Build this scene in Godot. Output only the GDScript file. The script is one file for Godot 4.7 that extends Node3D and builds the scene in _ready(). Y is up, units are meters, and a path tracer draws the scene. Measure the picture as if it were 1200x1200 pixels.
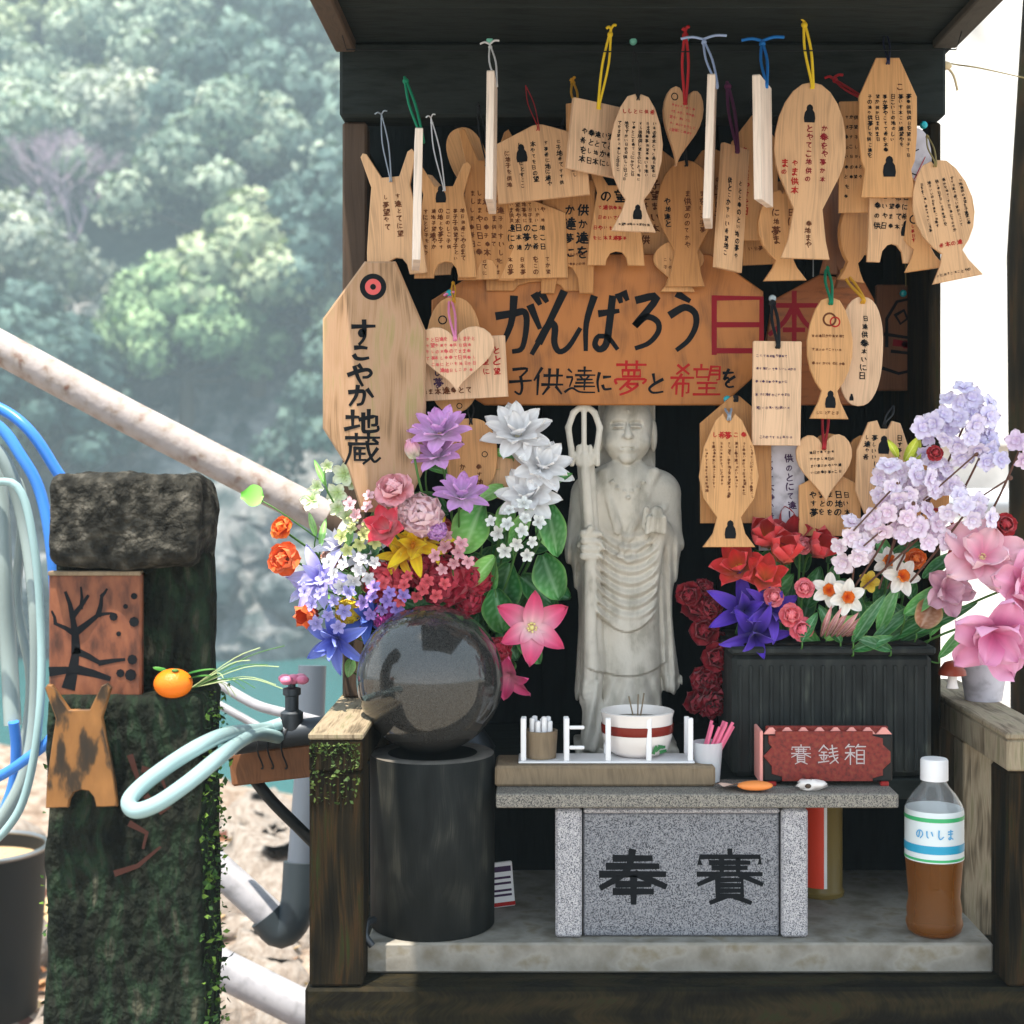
extends Node3D
# A roadside stone-figure shrine hung with wooden prayer tags, above a river gorge. Metres, y up, the camera looks along -z.

const FOCAL := 1800.0          # pixels of the 1200-pixel photograph per unit of tangent
const EYE := 1.25
var used := {}
var mats := {}
var tex := {}
var cache := {}
var rng := RandomNumberGenerator.new()


# where a thing seen at a pixel stands when it is d metres in front of the camera
func at(px: float, py: float, d: float) -> Vector3:
	return Vector3((px - 635.0) / FOCAL * d, EYE - (py - 540.0) / FOCAL * d, -d)


func lin(c: Color) -> Color:
	return c.srgb_to_linear()


func rgb(r: int, g: int, b: int) -> Color:
	return Color(r / 255.0, g / 255.0, b / 255.0)


# ------------------------------------------------------------------ mesh builder
class MB:
	var v := PackedVector3Array()
	var n := PackedVector3Array()
	var c := PackedColorArray()
	var idx := PackedInt32Array()
	var tint := Color.WHITE
	var layer := 0

	func tri(a: Vector3, b: Vector3, d: Vector3, na: Vector3, nb: Vector3, nd: Vector3) -> void:
		var k := v.size()
		v.append(a); v.append(b); v.append(d)
		n.append(na); n.append(nb); n.append(nd)
		c.append(tint); c.append(tint); c.append(tint)
		if (b - a).cross(d - a).dot(na + nb + nd) > 0.0:
			idx.append(k); idx.append(k + 2); idx.append(k + 1)
		else:
			idx.append(k); idx.append(k + 1); idx.append(k + 2)

	func quad(a: Vector3, b: Vector3, d: Vector3, e: Vector3, nn: Vector3) -> void:
		tri(a, b, d, nn, nn, nn)
		tri(a, d, e, nn, nn, nn)

	func quad4(a: Vector3, b: Vector3, d: Vector3, e: Vector3, na: Vector3, nb: Vector3, nd: Vector3, ne: Vector3) -> void:
		tri(a, b, d, na, nb, nd)
		tri(a, d, e, na, nd, ne)

	# rows of points, rows of colours (or []); normals from neighbours; flip turns them round
	func sheet(rows: Array, cols: Array, flip := false, closed := false) -> void:
		var base := v.size()
		var nr := rows.size()
		var nc: int = rows[0].size()
		for i in nr:
			for j in nc:
				var p: Vector3 = rows[i][j]
				var du: Vector3 = rows[mini(i + 1, nr - 1)][j] - rows[maxi(i - 1, 0)][j]
				var j1 := (j + 1) % nc if closed else mini(j + 1, nc - 1)
				var j0 := (j - 1 + nc) % nc if closed else maxi(j - 1, 0)
				var dv: Vector3 = rows[i][j1] - rows[i][j0]
				var nn := du.cross(dv)
				if nn.length_squared() < 1e-18:
					nn = Vector3.UP
				nn = nn.normalized()
				if flip:
					nn = -nn
				v.append(p)
				n.append(nn)
				c.append(cols[i][j] if cols.size() else tint)
		var last := nc if closed else nc - 1
		for i in nr - 1:
			for j in last:
				var j1 := (j + 1) % nc
				var a := base + i * nc + j
				var b := base + i * nc + j1
				var d := base + (i + 1) * nc + j1
				var e := base + (i + 1) * nc + j
				face(a, b, d)
				face(a, d, e)

	func face(a: int, b: int, d: int) -> void:
		if (v[b] - v[a]).cross(v[d] - v[a]).dot(n[a] + n[b] + n[d]) > 0.0:
			idx.append(a); idx.append(d); idx.append(b)
		else:
			idx.append(a); idx.append(b); idx.append(d)

	func box(lo: Vector3, hi: Vector3, bev := 0.0) -> void:
		var m := (lo + hi) * 0.5
		var h := (hi - lo) * 0.5
		var b := minf(bev, minf(h.x, minf(h.y, h.z)) * 0.9)
		for ax in 3:
			for s in [-1.0, 1.0]:
				var nn := Vector3.ZERO
				nn[ax] = s
				var u := (ax + 1) % 3
				var w := (ax + 2) % 3
				var q := []
				for k in [[-1, -1], [1, -1], [1, 1], [-1, 1]]:
					var p := m
					p[ax] += s * h[ax]
					p[u] += k[0] * (h[u] - b)
					p[w] += k[1] * (h[w] - b)
					q.append(p)
				quad(q[0], q[1], q[2], q[3], nn)
		if b <= 0.0:
			return
		for ax in 3:
			var u := (ax + 1) % 3
			var w := (ax + 2) % 3
			for su in [-1.0, 1.0]:
				for sw in [-1.0, 1.0]:
					var nn := Vector3.ZERO
					nn[u] = su
					nn[w] = sw
					nn = nn.normalized()
					var q := []
					for k in [[-1, 0], [1, 0], [1, 1], [-1, 1]]:
						var p := m
						p[ax] += k[0] * (h[ax] - b)
						p[u] += su * (h[u] - (b if k[1] == 0 else 0.0))
						p[w] += sw * (h[w] - (0.0 if k[1] == 0 else b))
						q.append(p)
					quad(q[0], q[1], q[2], q[3], nn)
		for sx in [-1.0, 1.0]:
			for sy in [-1.0, 1.0]:
				for sz in [-1.0, 1.0]:
					var s := Vector3(sx, sy, sz)
					var o := m + s * (h - Vector3(b, b, b))
					var nn := s.normalized()
					tri(o + Vector3(sx * b, 0, 0), o + Vector3(0, sy * b, 0), o + Vector3(0, 0, sz * b), nn, nn, nn)

	# turned about y: profile points are (radius, height)
	func lathe(prof: Array, seg := 32, o := Vector3.ZERO, sharp := 0.7) -> void:
		var sn := []
		for i in prof.size() - 1:
			var e: Vector2 = prof[i + 1] - prof[i]
			sn.append(Vector2(e.y, -e.x).normalized())
		for i in prof.size() - 1:
			var na: Vector2 = sn[i]
			var nb: Vector2 = sn[i]
			if i > 0 and sn[i - 1].dot(sn[i]) > sharp:
				na = (sn[i - 1] + sn[i]).normalized()
			if i < prof.size() - 2 and sn[i + 1].dot(sn[i]) > sharp:
				nb = (sn[i + 1] + sn[i]).normalized()
			var a: Vector2 = prof[i]
			var b: Vector2 = prof[i + 1]
			for k in seg:
				var t0 := TAU * k / seg
				var t1 := TAU * (k + 1) / seg
				var c0 := cos(t0)
				var s0 := sin(t0)
				var c1 := cos(t1)
				var s1 := sin(t1)
				var na0 := Vector3(na.x * c0, na.y, na.x * s0)
				var na1 := Vector3(na.x * c1, na.y, na.x * s1)
				var nb0 := Vector3(nb.x * c0, nb.y, nb.x * s0)
				var nb1 := Vector3(nb.x * c1, nb.y, nb.x * s1)
				quad4(o + Vector3(a.x * c0, a.y, a.x * s0), o + Vector3(a.x * c1, a.y, a.x * s1), o + Vector3(b.x * c1, b.y, b.x * s1), o + Vector3(b.x * c0, b.y, b.x * s0), na0, na1, nb1, nb0)

	func tube(pts: Array, rad, sides := 8, caps := true) -> void:
		var m := pts.size()
		var t0: Vector3 = (pts[1] - pts[0]).normalized()
		var side := t0.cross(Vector3.UP if absf(t0.y) < 0.9 else Vector3.RIGHT).normalized()
		var rings := []
		var norms := []
		for i in m:
			var t: Vector3 = (pts[mini(i + 1, m - 1)] - pts[maxi(i - 1, 0)]).normalized()
			side = (side - t * side.dot(t)).normalized()
			var up := t.cross(side)
			var r: float = rad[i] if rad is Array else rad
			var ring := []
			var nr := []
			for k in sides:
				var a := TAU * k / sides
				var nn := side * cos(a) + up * sin(a)
				nr.append(nn)
				ring.append(pts[i] + nn * r)
			rings.append(ring)
			norms.append(nr)
		for i in m - 1:
			for k in sides:
				var k1 := (k + 1) % sides
				quad4(rings[i][k], rings[i][k1], rings[i + 1][k1], rings[i + 1][k], norms[i][k], norms[i][k1], norms[i + 1][k1], norms[i + 1][k])
		if caps:
			for e in [0, m - 1]:
				var t: Vector3 = ((pts[1] - pts[0]) * -1.0).normalized() if e == 0 else (pts[m - 1] - pts[m - 2]).normalized()
				for k in sides:
					tri(pts[e], rings[e][k], rings[e][(k + 1) % sides], t, t, t)

	# a board cut to an outline in x and y, its thickness along z, with a small chamfer round the front and back
	func plate(outline: PackedVector2Array, thick: float, bev := 0.0, zc := 0.0) -> void:
		var m := outline.size()
		var area := 0.0
		for i in m:
			area += outline[i].cross(outline[(i + 1) % m])
		var sgn := 1.0 if area > 0.0 else -1.0
		var en := []
		for i in m:
			var e := outline[(i + 1) % m] - outline[i]
			en.append(Vector2(e.y, -e.x).normalized() * sgn)
		var inner := PackedVector2Array()
		for i in m:
			var a: Vector2 = en[(i - 1 + m) % m]
			var b: Vector2 = en[i]
			var h := a + b
			var k := bev / maxf(0.4, 0.5 * h.length_squared())
			inner.append(outline[i] - h * k * 1.0 if bev > 0.0 else outline[i])
		var tris := Geometry2D.triangulate_polygon(inner)
		for s in [-1.0, 1.0]:
			var z: float = zc + s * thick * 0.5
			var nn := Vector3(0, 0, s)
			for k in range(0, tris.size(), 3):
				var a := inner[tris[k]]
				var b := inner[tris[k + 1]]
				var d := inner[tris[k + 2]]
				tri(Vector3(a.x, a.y, z), Vector3(b.x, b.y, z), Vector3(d.x, d.y, z), nn, nn, nn)
		for i in m:
			var j := (i + 1) % m
			var e0: Vector2 = en[i]
			var pa: Vector2 = en[(i - 1 + m) % m]
			var pb: Vector2 = en[j]
			var na := (e0 + pa).normalized() if e0.dot(pa) > 0.8 else e0
			var nb := (e0 + pb).normalized() if e0.dot(pb) > 0.8 else e0
			var n0 := Vector3(na.x, na.y, 0)
			var n1 := Vector3(nb.x, nb.y, 0)
			var zt := thick * 0.5 - bev
			var a := outline[i]
			var b := outline[j]
			quad4(Vector3(a.x, a.y, zc - zt), Vector3(b.x, b.y, zc - zt), Vector3(b.x, b.y, zc + zt), Vector3(a.x, a.y, zc + zt), n0, n1, n1, n0)
			if bev > 0.0:
				for s in [-1.0, 1.0]:
					var f0 := (n0 + Vector3(0, 0, s)).normalized()
					var f1 := (n1 + Vector3(0, 0, s)).normalized()
					var z1: float = zc + s * thick * 0.5
					quad4(Vector3(a.x, a.y, zc + s * zt), Vector3(b.x, b.y, zc + s * zt), Vector3(inner[j].x, inner[j].y, z1), Vector3(inner[i].x, inner[i].y, z1), f0, f1, f1, f0)

	func ball(o: Vector3, r: Vector3, seg := 14, rings := 8) -> void:
		var rows := []
		for i in rings + 1:
			var a := PI * i / rings
			var row := []
			for k in seg:
				var b := TAU * k / seg
				row.append(o + Vector3(r.x * sin(a) * cos(b), r.y * cos(a), r.z * sin(a) * sin(b)))
			rows.append(row)
		for i in rings:
			for k in seg:
				var k1 := (k + 1) % seg
				var q := [rows[i][k], rows[i][k1], rows[i + 1][k1], rows[i + 1][k]]
				var nn := []
				for p in q:
					nn.append(((p - o) / (r * r)).normalized())
				quad4(q[0], q[1], q[2], q[3], nn[0], nn[1], nn[2], nn[3])

	func done() -> ArrayMesh:
		var arr := []
		arr.resize(Mesh.ARRAY_MAX)
		arr[Mesh.ARRAY_VERTEX] = v
		arr[Mesh.ARRAY_NORMAL] = n
		arr[Mesh.ARRAY_COLOR] = c
		arr[Mesh.ARRAY_INDEX] = idx
		var m := ArrayMesh.new()
		m.add_surface_from_arrays(Mesh.PRIMITIVE_TRIANGLES, arr)
		return m


# ------------------------------------------------------------------ naming
func numbered(n: String) -> String:
	used[n] = used.get(n, -1) + 1
	return n if used[n] == 0 else "%s_%03d" % [n, used[n]]


func tag(o: Node, label: String, category: String, group := "") -> void:
	o.set_meta("label", label)
	o.set_meta("category", category)
	if group:
		o.set_meta("group", group)


func thing(called: String, label: String, category: String, where := Vector3.ZERO, group := "") -> Node3D:
	var o := Node3D.new()
	o.name = numbered(called)
	o.position = where
	add_child(o)
	tag(o, label, category, group)
	return o


func part(parent: Node3D, called: String, m: Mesh, mat: Material, where := Vector3.ZERO) -> MeshInstance3D:
	var o := MeshInstance3D.new()
	o.name = called
	o.mesh = m
	o.material_override = mat
	o.position = where
	parent.add_child(o, true)
	return o


func solo(called: String, label: String, category: String, m: Mesh, mat: Material, where := Vector3.ZERO, group := "") -> MeshInstance3D:
	var o := part(self, numbered(called), m, mat, where)
	tag(o, label, category, group)
	return o


func struct(called: String, m: Mesh, mat: Material, where := Vector3.ZERO) -> MeshInstance3D:
	var o := part(self, numbered(called), m, mat, where)
	o.set_meta("kind", "structure")
	return o


func boxed(lo: Vector3, hi: Vector3, bev := 0.002) -> ArrayMesh:
	var b := MB.new()
	b.box(lo, hi, bev)
	return b.done()


# ------------------------------------------------------------------ materials
func noise_tex(key: String, freq: float, stops: Array, kind := FastNoiseLite.TYPE_SIMPLEX_SMOOTH, octaves := 5, size := 512, warp := 0.0) -> NoiseTexture2D:
	if tex.has(key):
		return tex[key]
	var f := FastNoiseLite.new()
	f.seed = key.hash() % 9999
	f.noise_type = kind
	f.frequency = freq
	f.fractal_octaves = octaves
	if warp > 0.0:
		f.domain_warp_enabled = true
		f.domain_warp_amplitude = warp
	var g := Gradient.new()
	var offs := PackedFloat32Array()
	var cols := PackedColorArray()
	for s in stops:
		offs.append(s[0])
		cols.append(s[1] if s[1] is Color else Color(s[1], s[1], s[1]))
	g.offsets = offs
	g.colors = cols
	var t := NoiseTexture2D.new()
	t.width = size
	t.height = size
	t.seamless = true
	t.noise = f
	t.color_ramp = g
	tex[key] = t
	return t


# long grain along v with broad stains across it, made to repeat without a seam
func grain_tex(key: String, stops: Array, stain := 0.4, fine := 0.35, across := 0.05, along := 0.0022, size := 512) -> ImageTexture:
	if tex.has(key):
		return tex[key]
	var f := FastNoiseLite.new()
	f.seed = key.hash() % 9999
	f.frequency = 1.0
	f.fractal_octaves = 3
	var h := FastNoiseLite.new()
	h.seed = 7 + key.hash() % 9999
	h.frequency = 1.0
	h.fractal_octaves = 1
	var g := Gradient.new()
	var offs := PackedFloat32Array()
	var cols := PackedColorArray()
	for q in stops:
		offs.append(q[0])
		cols.append(q[1] if q[1] is Color else Color(q[1], q[1], q[1]))
	g.offsets = offs
	g.colors = cols
	var im := Image.create(size, size, false, Image.FORMAT_RGB8)
	var edge := 72
	for y in size:
		var wy := clampf((y - (size - edge)) / float(edge), 0.0, 1.0)
		for x in size:
			var wx := clampf((x - (size - edge)) / float(edge), 0.0, 1.0)
			var v := 0.0
			for k in (4 if wx > 0.0 and wy > 0.0 else 1 + int(wx > 0.0 or wy > 0.0)):
				var sx := x
				var sy := y
				var w := 1.0
				if wx > 0.0 and wy > 0.0:
					sx -= size * (k & 1)
					sy -= size * (k >> 1)
					w = (wx if k & 1 else 1.0 - wx) * (wy if k >> 1 else 1.0 - wy)
				elif wx > 0.0:
					sx -= size * k
					w = wx if k else 1.0 - wx
				elif wy > 0.0:
					sy -= size * k
					w = wy if k else 1.0 - wy
				var bend := 5.0 * h.get_noise_2d(sx * 0.006, sy * 0.006)
				var streak := f.get_noise_2d((sx + bend * 3.0) * across, sy * along)
				var hair := h.get_noise_2d(sx * 0.42 + bend, sy * 0.012)
				var blot := f.get_noise_2d(sx * 0.009 + 70.0, sy * 0.006)
				v += w * ((1.0 - stain - fine) * streak * 1.3 + fine * hair + stain * blot * 1.5)
			im.set_pixel(x, y, g.sample(clampf(v * 0.8 + 0.5, 0.0, 1.0)))
	tex[key] = ImageTexture.create_from_image(im)
	return tex[key]


func speckle(key: String, size: int, shades: Array, grain := 1) -> ImageTexture:
	if tex.has(key):
		return tex[key]
	var im := Image.create(size, size, false, Image.FORMAT_RGB8)
	var r := RandomNumberGenerator.new()
	r.seed = 77
	for y in range(0, size, grain):
		for x in range(0, size, grain):
			var c: Color = shades[r.randi() % shades.size()]
			im.fill_rect(Rect2i(x, y, grain + r.randi() % 2, grain + r.randi() % 2), c)
	tex[key] = ImageTexture.create_from_image(im)
	return tex[key]


func mat(key: String, color := Color.WHITE, rough := 0.7, t: Texture2D = null, scale := Vector3.ONE, relief: Texture2D = null, relief_cm := 0.0, world := false) -> StandardMaterial3D:
	if mats.has(key):
		return mats[key]
	var m := StandardMaterial3D.new()
	m.resource_name = key
	m.albedo_color = color
	m.roughness = rough
	m.metallic_specular = 0.4
	if t or relief:
		m.uv1_triplanar = true
		m.uv1_world_triplanar = world
		m.uv1_scale = scale
	if t:
		m.albedo_texture = t
	if relief:
		m.heightmap_enabled = true
		m.heightmap_texture = relief
		m.heightmap_scale = relief_cm
	mats[key] = m
	return m


func make_materials() -> void:
	var grain := grain_tex("grain", [[0.0, 0.8], [0.4, 0.93], [0.65, 1.0], [1.0, 0.95]], 0.3, 0.3)
	var blotch := noise_tex("blotch", 0.008, [[0.0, 0.7], [0.5, 0.95], [1.0, 1.0]])
	var bumps := noise_tex("bumps", 0.02, [[0.0, 0.0], [1.0, 1.0]])
	# new cedar of the tags, from fresh to darkened; object axes, so that the grain runs up each tag
	var gs := Vector3(9, 3.0, 9)
	mat("wood_pale", rgb(222, 184, 150), 0.62, grain, gs)
	mat("wood_tan", rgb(214, 170, 128), 0.62, grain, gs)
	mat("wood_gold", rgb(206, 154, 102), 0.6, grain, gs)
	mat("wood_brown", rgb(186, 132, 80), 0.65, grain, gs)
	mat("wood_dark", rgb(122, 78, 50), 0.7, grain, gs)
	mat("wood_white", rgb(246, 228, 214), 0.55, grain, gs)
	mat("wood_sign", rgb(176, 110, 52), 0.5, grain_tex("grain_sign", [[0.0, 0.76], [0.45, 0.96], [1.0, 1.0]], 0.5, 0.2, 0.03), Vector3(4, 4, 4))
	mat("wood_plaque", Color.WHITE, 0.6, grain_tex("plaque", [[0.0, rgb(120, 92, 66)], [0.3, rgb(162, 128, 96)], [0.6, rgb(176, 140, 112)], [1.0, rgb(150, 134, 88)]], 0.45, 0.25), Vector3(5, 2.4, 5))
	mat("white_paper", rgb(200, 196, 206), 0.8, blotch, Vector3(9, 9, 9))
	# the shrine's old timber
	var old := grain_tex("old_wood", [[0.0, rgb(16, 15, 13)], [0.35, rgb(34, 32, 26)], [0.55, rgb(50, 45, 34)], [0.7, rgb(74, 56, 38)], [0.85, rgb(50, 54, 36)], [1.0, rgb(58, 72, 40)]], 0.5, 0.22)
	mat("timber", Color(0.72, 0.69, 0.64), 0.85, old, Vector3(5, 1.7, 5), old, 0.25, true)
	var flat_m := mat("timber_flat", Color(0.8, 0.77, 0.72), 0.75, grain_tex("old_wood_flat", [[0.0, rgb(16, 15, 13)], [0.35, rgb(30, 29, 24)], [0.6, rgb(44, 42, 30)], [0.85, rgb(58, 50, 36)], [1.0, rgb(50, 54, 36)]], 0.5, 0.22), Vector3(5, 1.7, 5), old, 0.25, true)
	flat_m.uv1_scale = Vector3(1.2, 9, 9)
	var pale := grain_tex("pale_wood", [[0.0, rgb(84, 74, 60)], [0.35, rgb(140, 126, 106)], [0.6, rgb(168, 154, 134)], [1.0, rgb(120, 116, 88)]], 0.45, 0.25)
	mat("timber_pale", Color(0.9, 0.89, 0.87), 0.8, pale, Vector3(8, 3, 3), pale, 0.15, true)
	mat("timber_black", rgb(40, 45, 44), 0.8, blotch, Vector3(3, 14, 14), bumps, 0.05, true)
	mat("timber_back", rgb(27, 32, 33), 0.92, blotch, Vector3(14, 2, 14), bumps, 0.05, true)
	mat("timber_brown", rgb(78, 62, 50), 0.75, grain, Vector3(6, 2, 6), grain, 0.1, true)
	mat("timber_end", rgb(64, 60, 54), 0.8, grain, Vector3(2, 6, 6), grain, 0.1, true)
	mat("timber_step", rgb(132, 114, 92), 0.75, grain, Vector3(6, 6, 6), grain, 0.1)
	mat("timber_block", rgb(134, 88, 58), 0.7, grain, Vector3(6, 6, 6), grain, 0.1)
	# stone
	var granite := speckle("granite", 512, [rgb(196, 196, 200), rgb(176, 176, 182), rgb(150, 150, 158), rgb(210, 208, 210), rgb(120, 120, 128), rgb(80, 82, 90), rgb(168, 168, 174), rgb(188, 186, 190)], 3)
	mat("granite", rgb(232, 230, 230), 0.6, granite, Vector3(6, 6, 6))
	mat("granite_face", rgb(172, 174, 178), 0.5, granite, Vector3(5, 5, 5))
	mat("granite_slab", rgb(182, 176, 162), 0.7, granite, Vector3(6, 6, 6), bumps, 0.05)
	var black := speckle("black_granite", 512, [rgb(44, 44, 45), rgb(56, 56, 56), rgb(68, 67, 66), rgb(96, 93, 90), rgb(50, 50, 50)], 2)
	var ball := mat("ball_stone", Color(0.78, 0.78, 0.78), 0.1, black, Vector3(7, 7, 7))
	ball.metallic_specular = 0.6
	mat("drum_stone", Color.WHITE, 0.6, grain_tex("drum", [[0.0, rgb(20, 22, 22)], [0.55, rgb(32, 34, 34)], [0.8, rgb(44, 45, 43)], [1.0, rgb(70, 70, 64)]], 0.6, 0.2, 0.03, 0.004), Vector3(4, 2.5, 4))
	mat("statue_stone", Color(1.0, 0.985, 0.955), 0.85, grain_tex("statue", [[0.0, rgb(160, 157, 149)], [0.28, rgb(196, 193, 187)], [0.5, rgb(212, 209, 204)], [1.0, rgb(220, 217, 212)]], 0.7, 0.12, 0.035, 0.03), Vector3(5, 4, 5), noise_tex("pits", 0.08, [[0.0, 0.0], [1.0, 1.0]]), 0.05)
	var conc := noise_tex("concrete", 0.012, [[0.0, rgb(112, 106, 94)], [0.45, rgb(140, 138, 134)], [0.7, rgb(154, 153, 150)], [1.0, rgb(128, 120, 104)]], FastNoiseLite.TYPE_SIMPLEX_SMOOTH, 6)
	mat("concrete", Color(0.9, 0.88, 0.85), 0.65, conc, Vector3(3, 3, 3), bumps, 0.08, true)
	var mossy := grain_tex("mossy", [[0.0, rgb(12, 14, 13)], [0.3, rgb(22, 26, 22)], [0.48, rgb(36, 38, 32)], [0.6, rgb(30, 43, 33)], [0.75, rgb(42, 57, 42)], [0.88, rgb(56, 58, 50)], [1.0, rgb(84, 84, 70)]], 0.4, 0.12, 0.03, 0.012)
	noise_tex("crag", 0.03, [[0.0, 0.0], [1.0, 1.0]])
	mat("mossy_stone", Color(0.9, 0.9, 0.9), 0.9, mossy, Vector3(3.4, 2.6, 3.4), tex["crag"], 0.9, true)
	var capst := noise_tex("cap_stone", 0.016, [[0.0, rgb(20, 20, 19)], [0.45, rgb(42, 41, 38)], [0.62, rgb(62, 60, 55)], [1.0, rgb(104, 100, 93)]], FastNoiseLite.TYPE_SIMPLEX_SMOOTH, 6)
	mat("cap_stone", Color.WHITE, 0.9, capst, Vector3(5, 5, 5), tex["crag"], 0.7, true)
	# ground and far things
	mat("ground", Color.WHITE, 0.95, noise_tex("dirt", 0.02, [[0.0, rgb(110, 102, 92)], [0.5, rgb(142, 134, 124)], [1.0, rgb(164, 156, 146)]], FastNoiseLite.TYPE_SIMPLEX_SMOOTH, 6), Vector3(0.7, 0.7, 0.7), bumps, 2.0, true)
	mat("bank", Color.WHITE, 0.95, noise_tex("bank", 0.02, [[0.0, rgb(92, 74, 62)], [0.4, rgb(126, 108, 94)], [0.6, rgb(148, 134, 122)], [1.0, rgb(164, 156, 148)]], FastNoiseLite.TYPE_SIMPLEX_SMOOTH, 6), Vector3(0.9, 0.9, 0.9), bumps, 4.0, true)
	mat("pebble", Color.WHITE, 0.85, noise_tex("pebble", 0.02, [[0.0, rgb(96, 82, 72)], [0.5, rgb(132, 122, 114)], [1.0, rgb(154, 148, 143)]]), Vector3(2.5, 2.5, 2.5), bumps, 1.0, true)
	mat("cliff", Color.WHITE, 0.9, noise_tex("cliff", 0.012, [[0.0, rgb(18, 32, 34)], [0.42, rgb(44, 58, 60)], [0.6, rgb(112, 114, 116)], [1.0, rgb(176, 172, 172)]], FastNoiseLite.TYPE_SIMPLEX_SMOOTH, 6), Vector3(0.12, 0.12, 0.12), bumps, 40.0, true)
	mat("hillside", Color.WHITE, 0.95, noise_tex("hill", 0.02, [[0.0, rgb(34, 52, 50)], [0.5, rgb(56, 78, 72)], [1.0, rgb(90, 104, 92)]]), Vector3(0.08, 0.08, 0.08), null, 0.0, true)
	var w := mat("water", rgb(38, 92, 92), 0.12)
	w.uv1_triplanar = true
	w.uv1_world_triplanar = true
	w.uv1_scale = Vector3(0.35, 0.35, 0.35)
	w.heightmap_enabled = true
	w.heightmap_texture = noise_tex("ripples", 0.03, [[0.0, 0.0], [1.0, 1.0]])
	w.heightmap_scale = 5.0
	mat("white_wall", rgb(246, 242, 238), 0.85, blotch, Vector3(0.6, 0.6, 0.6), null, 0.0, true)
	var lf := mat("leaves", Color.WHITE, 0.7)
	lf.vertex_color_use_as_albedo = true
	lf.backlight_enabled = true
	lf.backlight = Color(0.5, 0.55, 0.3)
	mat("bark", rgb(84, 74, 64), 0.9, grain, Vector3(1, 0.2, 1))
	mat("bare_twig", rgb(182, 160, 178), 0.9)
	# flowers
	var pt := mat("petal", Color.WHITE, 0.65)
	pt.vertex_color_use_as_albedo = true
	pt.backlight_enabled = true
	pt.backlight = Color(0.55, 0.55, 0.55)
	pt.rim_enabled = true
	pt.rim = 0.3
	var gl := mat("green_leaf", Color.WHITE, 0.45)
	gl.vertex_color_use_as_albedo = true
	gl.backlight_enabled = true
	gl.backlight = Color(0.4, 0.4, 0.4)
	mat("stem", rgb(70, 112, 52), 0.6)
	mat("twig", rgb(96, 66, 56), 0.8)
	# odds and ends
	mat("ink_black", rgb(20, 22, 26), 0.7)
	mat("ink_red", rgb(166, 38, 36), 0.7)
	mat("ink_crimson", rgb(132, 30, 40), 0.7)
	mat("ink_pink", rgb(206, 92, 92), 0.7)
	mat("ink_violet", rgb(72, 52, 82), 0.7)
	mat("ink_brown", rgb(98, 58, 36), 0.7)
	mat("ink_blue", rgb(92, 160, 206), 0.6)
	mat("ink_white", rgb(178, 166, 168), 0.7)
	for k in ["ink_black", "ink_red", "ink_crimson", "ink_pink", "ink_violet", "ink_brown", "timber_black", "timber_back", "timber", "timber_flat", "drum_stone", "mossy_stone", "cap_stone"]:
		mats[k].metallic_specular = 0.22
	mat("paint_red", rgb(56, 27, 21), 0.9)
	var cords := {"green": rgb(8, 116, 84), "white": rgb(206, 208, 214), "yellow": rgb(222, 190, 40), "gold": rgb(196, 146, 40), "red": rgb(166, 32, 40), "sky": rgb(164, 184, 226), "blue": rgb(24, 110, 190), "purple": rgb(92, 40, 78), "navy": rgb(28, 32, 66), "pink": rgb(222, 134, 176), "black": rgb(22, 24, 28), "grey": rgb(150, 160, 174), "olive": rgb(136, 122, 78)}
	for k in cords:
		mat("cord_" + k, cords[k], 0.8)
	mat("pin_teal", rgb(36, 176, 190), 0.2)
	mat("pin_mint", rgb(120, 200, 184), 0.2)
	mat("pin_grey", rgb(170, 186, 194), 0.25)
	mat("pin_red", rgb(196, 30, 44), 0.2)
	var st := mat("steel", rgb(150, 150, 150), 0.35)
	st.metallic = 1.0
	var iron := mat("iron", rgb(70, 74, 80), 0.5)
	iron.metallic = 0.8
	mat("white_plastic", rgb(232, 230, 232), 0.4)
	mat("ceramic", rgb(228, 220, 216), 0.2)
	mat("grey_plastic", rgb(92, 100, 112), 0.4)
	mat("pvc", rgb(158, 157, 164), 0.4, blotch, Vector3(6, 6, 6))
	mat("painted_pipe", Color(0.9, 0.88, 0.87), 0.6, noise_tex("old_paint", 0.009, [[0.0, rgb(112, 60, 50)], [0.16, rgb(140, 116, 104)], [0.28, rgb(166, 156, 150)], [0.5, rgb(184, 177, 177)], [1.0, rgb(194, 188, 190)]], FastNoiseLite.TYPE_SIMPLEX_SMOOTH, 6), Vector3(5, 5, 5), bumps, 0.08)
	mat("hose_blue", rgb(58, 122, 206), 0.3)
	mat("hose_clear", rgb(136, 150, 150), 0.2)
	mat("hose_pale", rgb(140, 168, 172), 0.25)
	mat("black_plastic", rgb(16, 18, 19), 0.5)
	mat("planter", Color(0.95, 1.0, 1.0), 0.7, tex.drum, Vector3(6, 4, 6))
	mat("soil", rgb(46, 36, 28), 0.95, bumps, Vector3(8, 8, 8))
	mat("sand", rgb(186, 160, 122), 0.95, blotch, Vector3(20, 20, 20))
	mat("tangerine", rgb(232, 116, 20), 0.4, null, Vector3(40, 40, 40), bumps, 0.05)
	mat("pink_plastic", rgb(214, 120, 150), 0.4)


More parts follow.
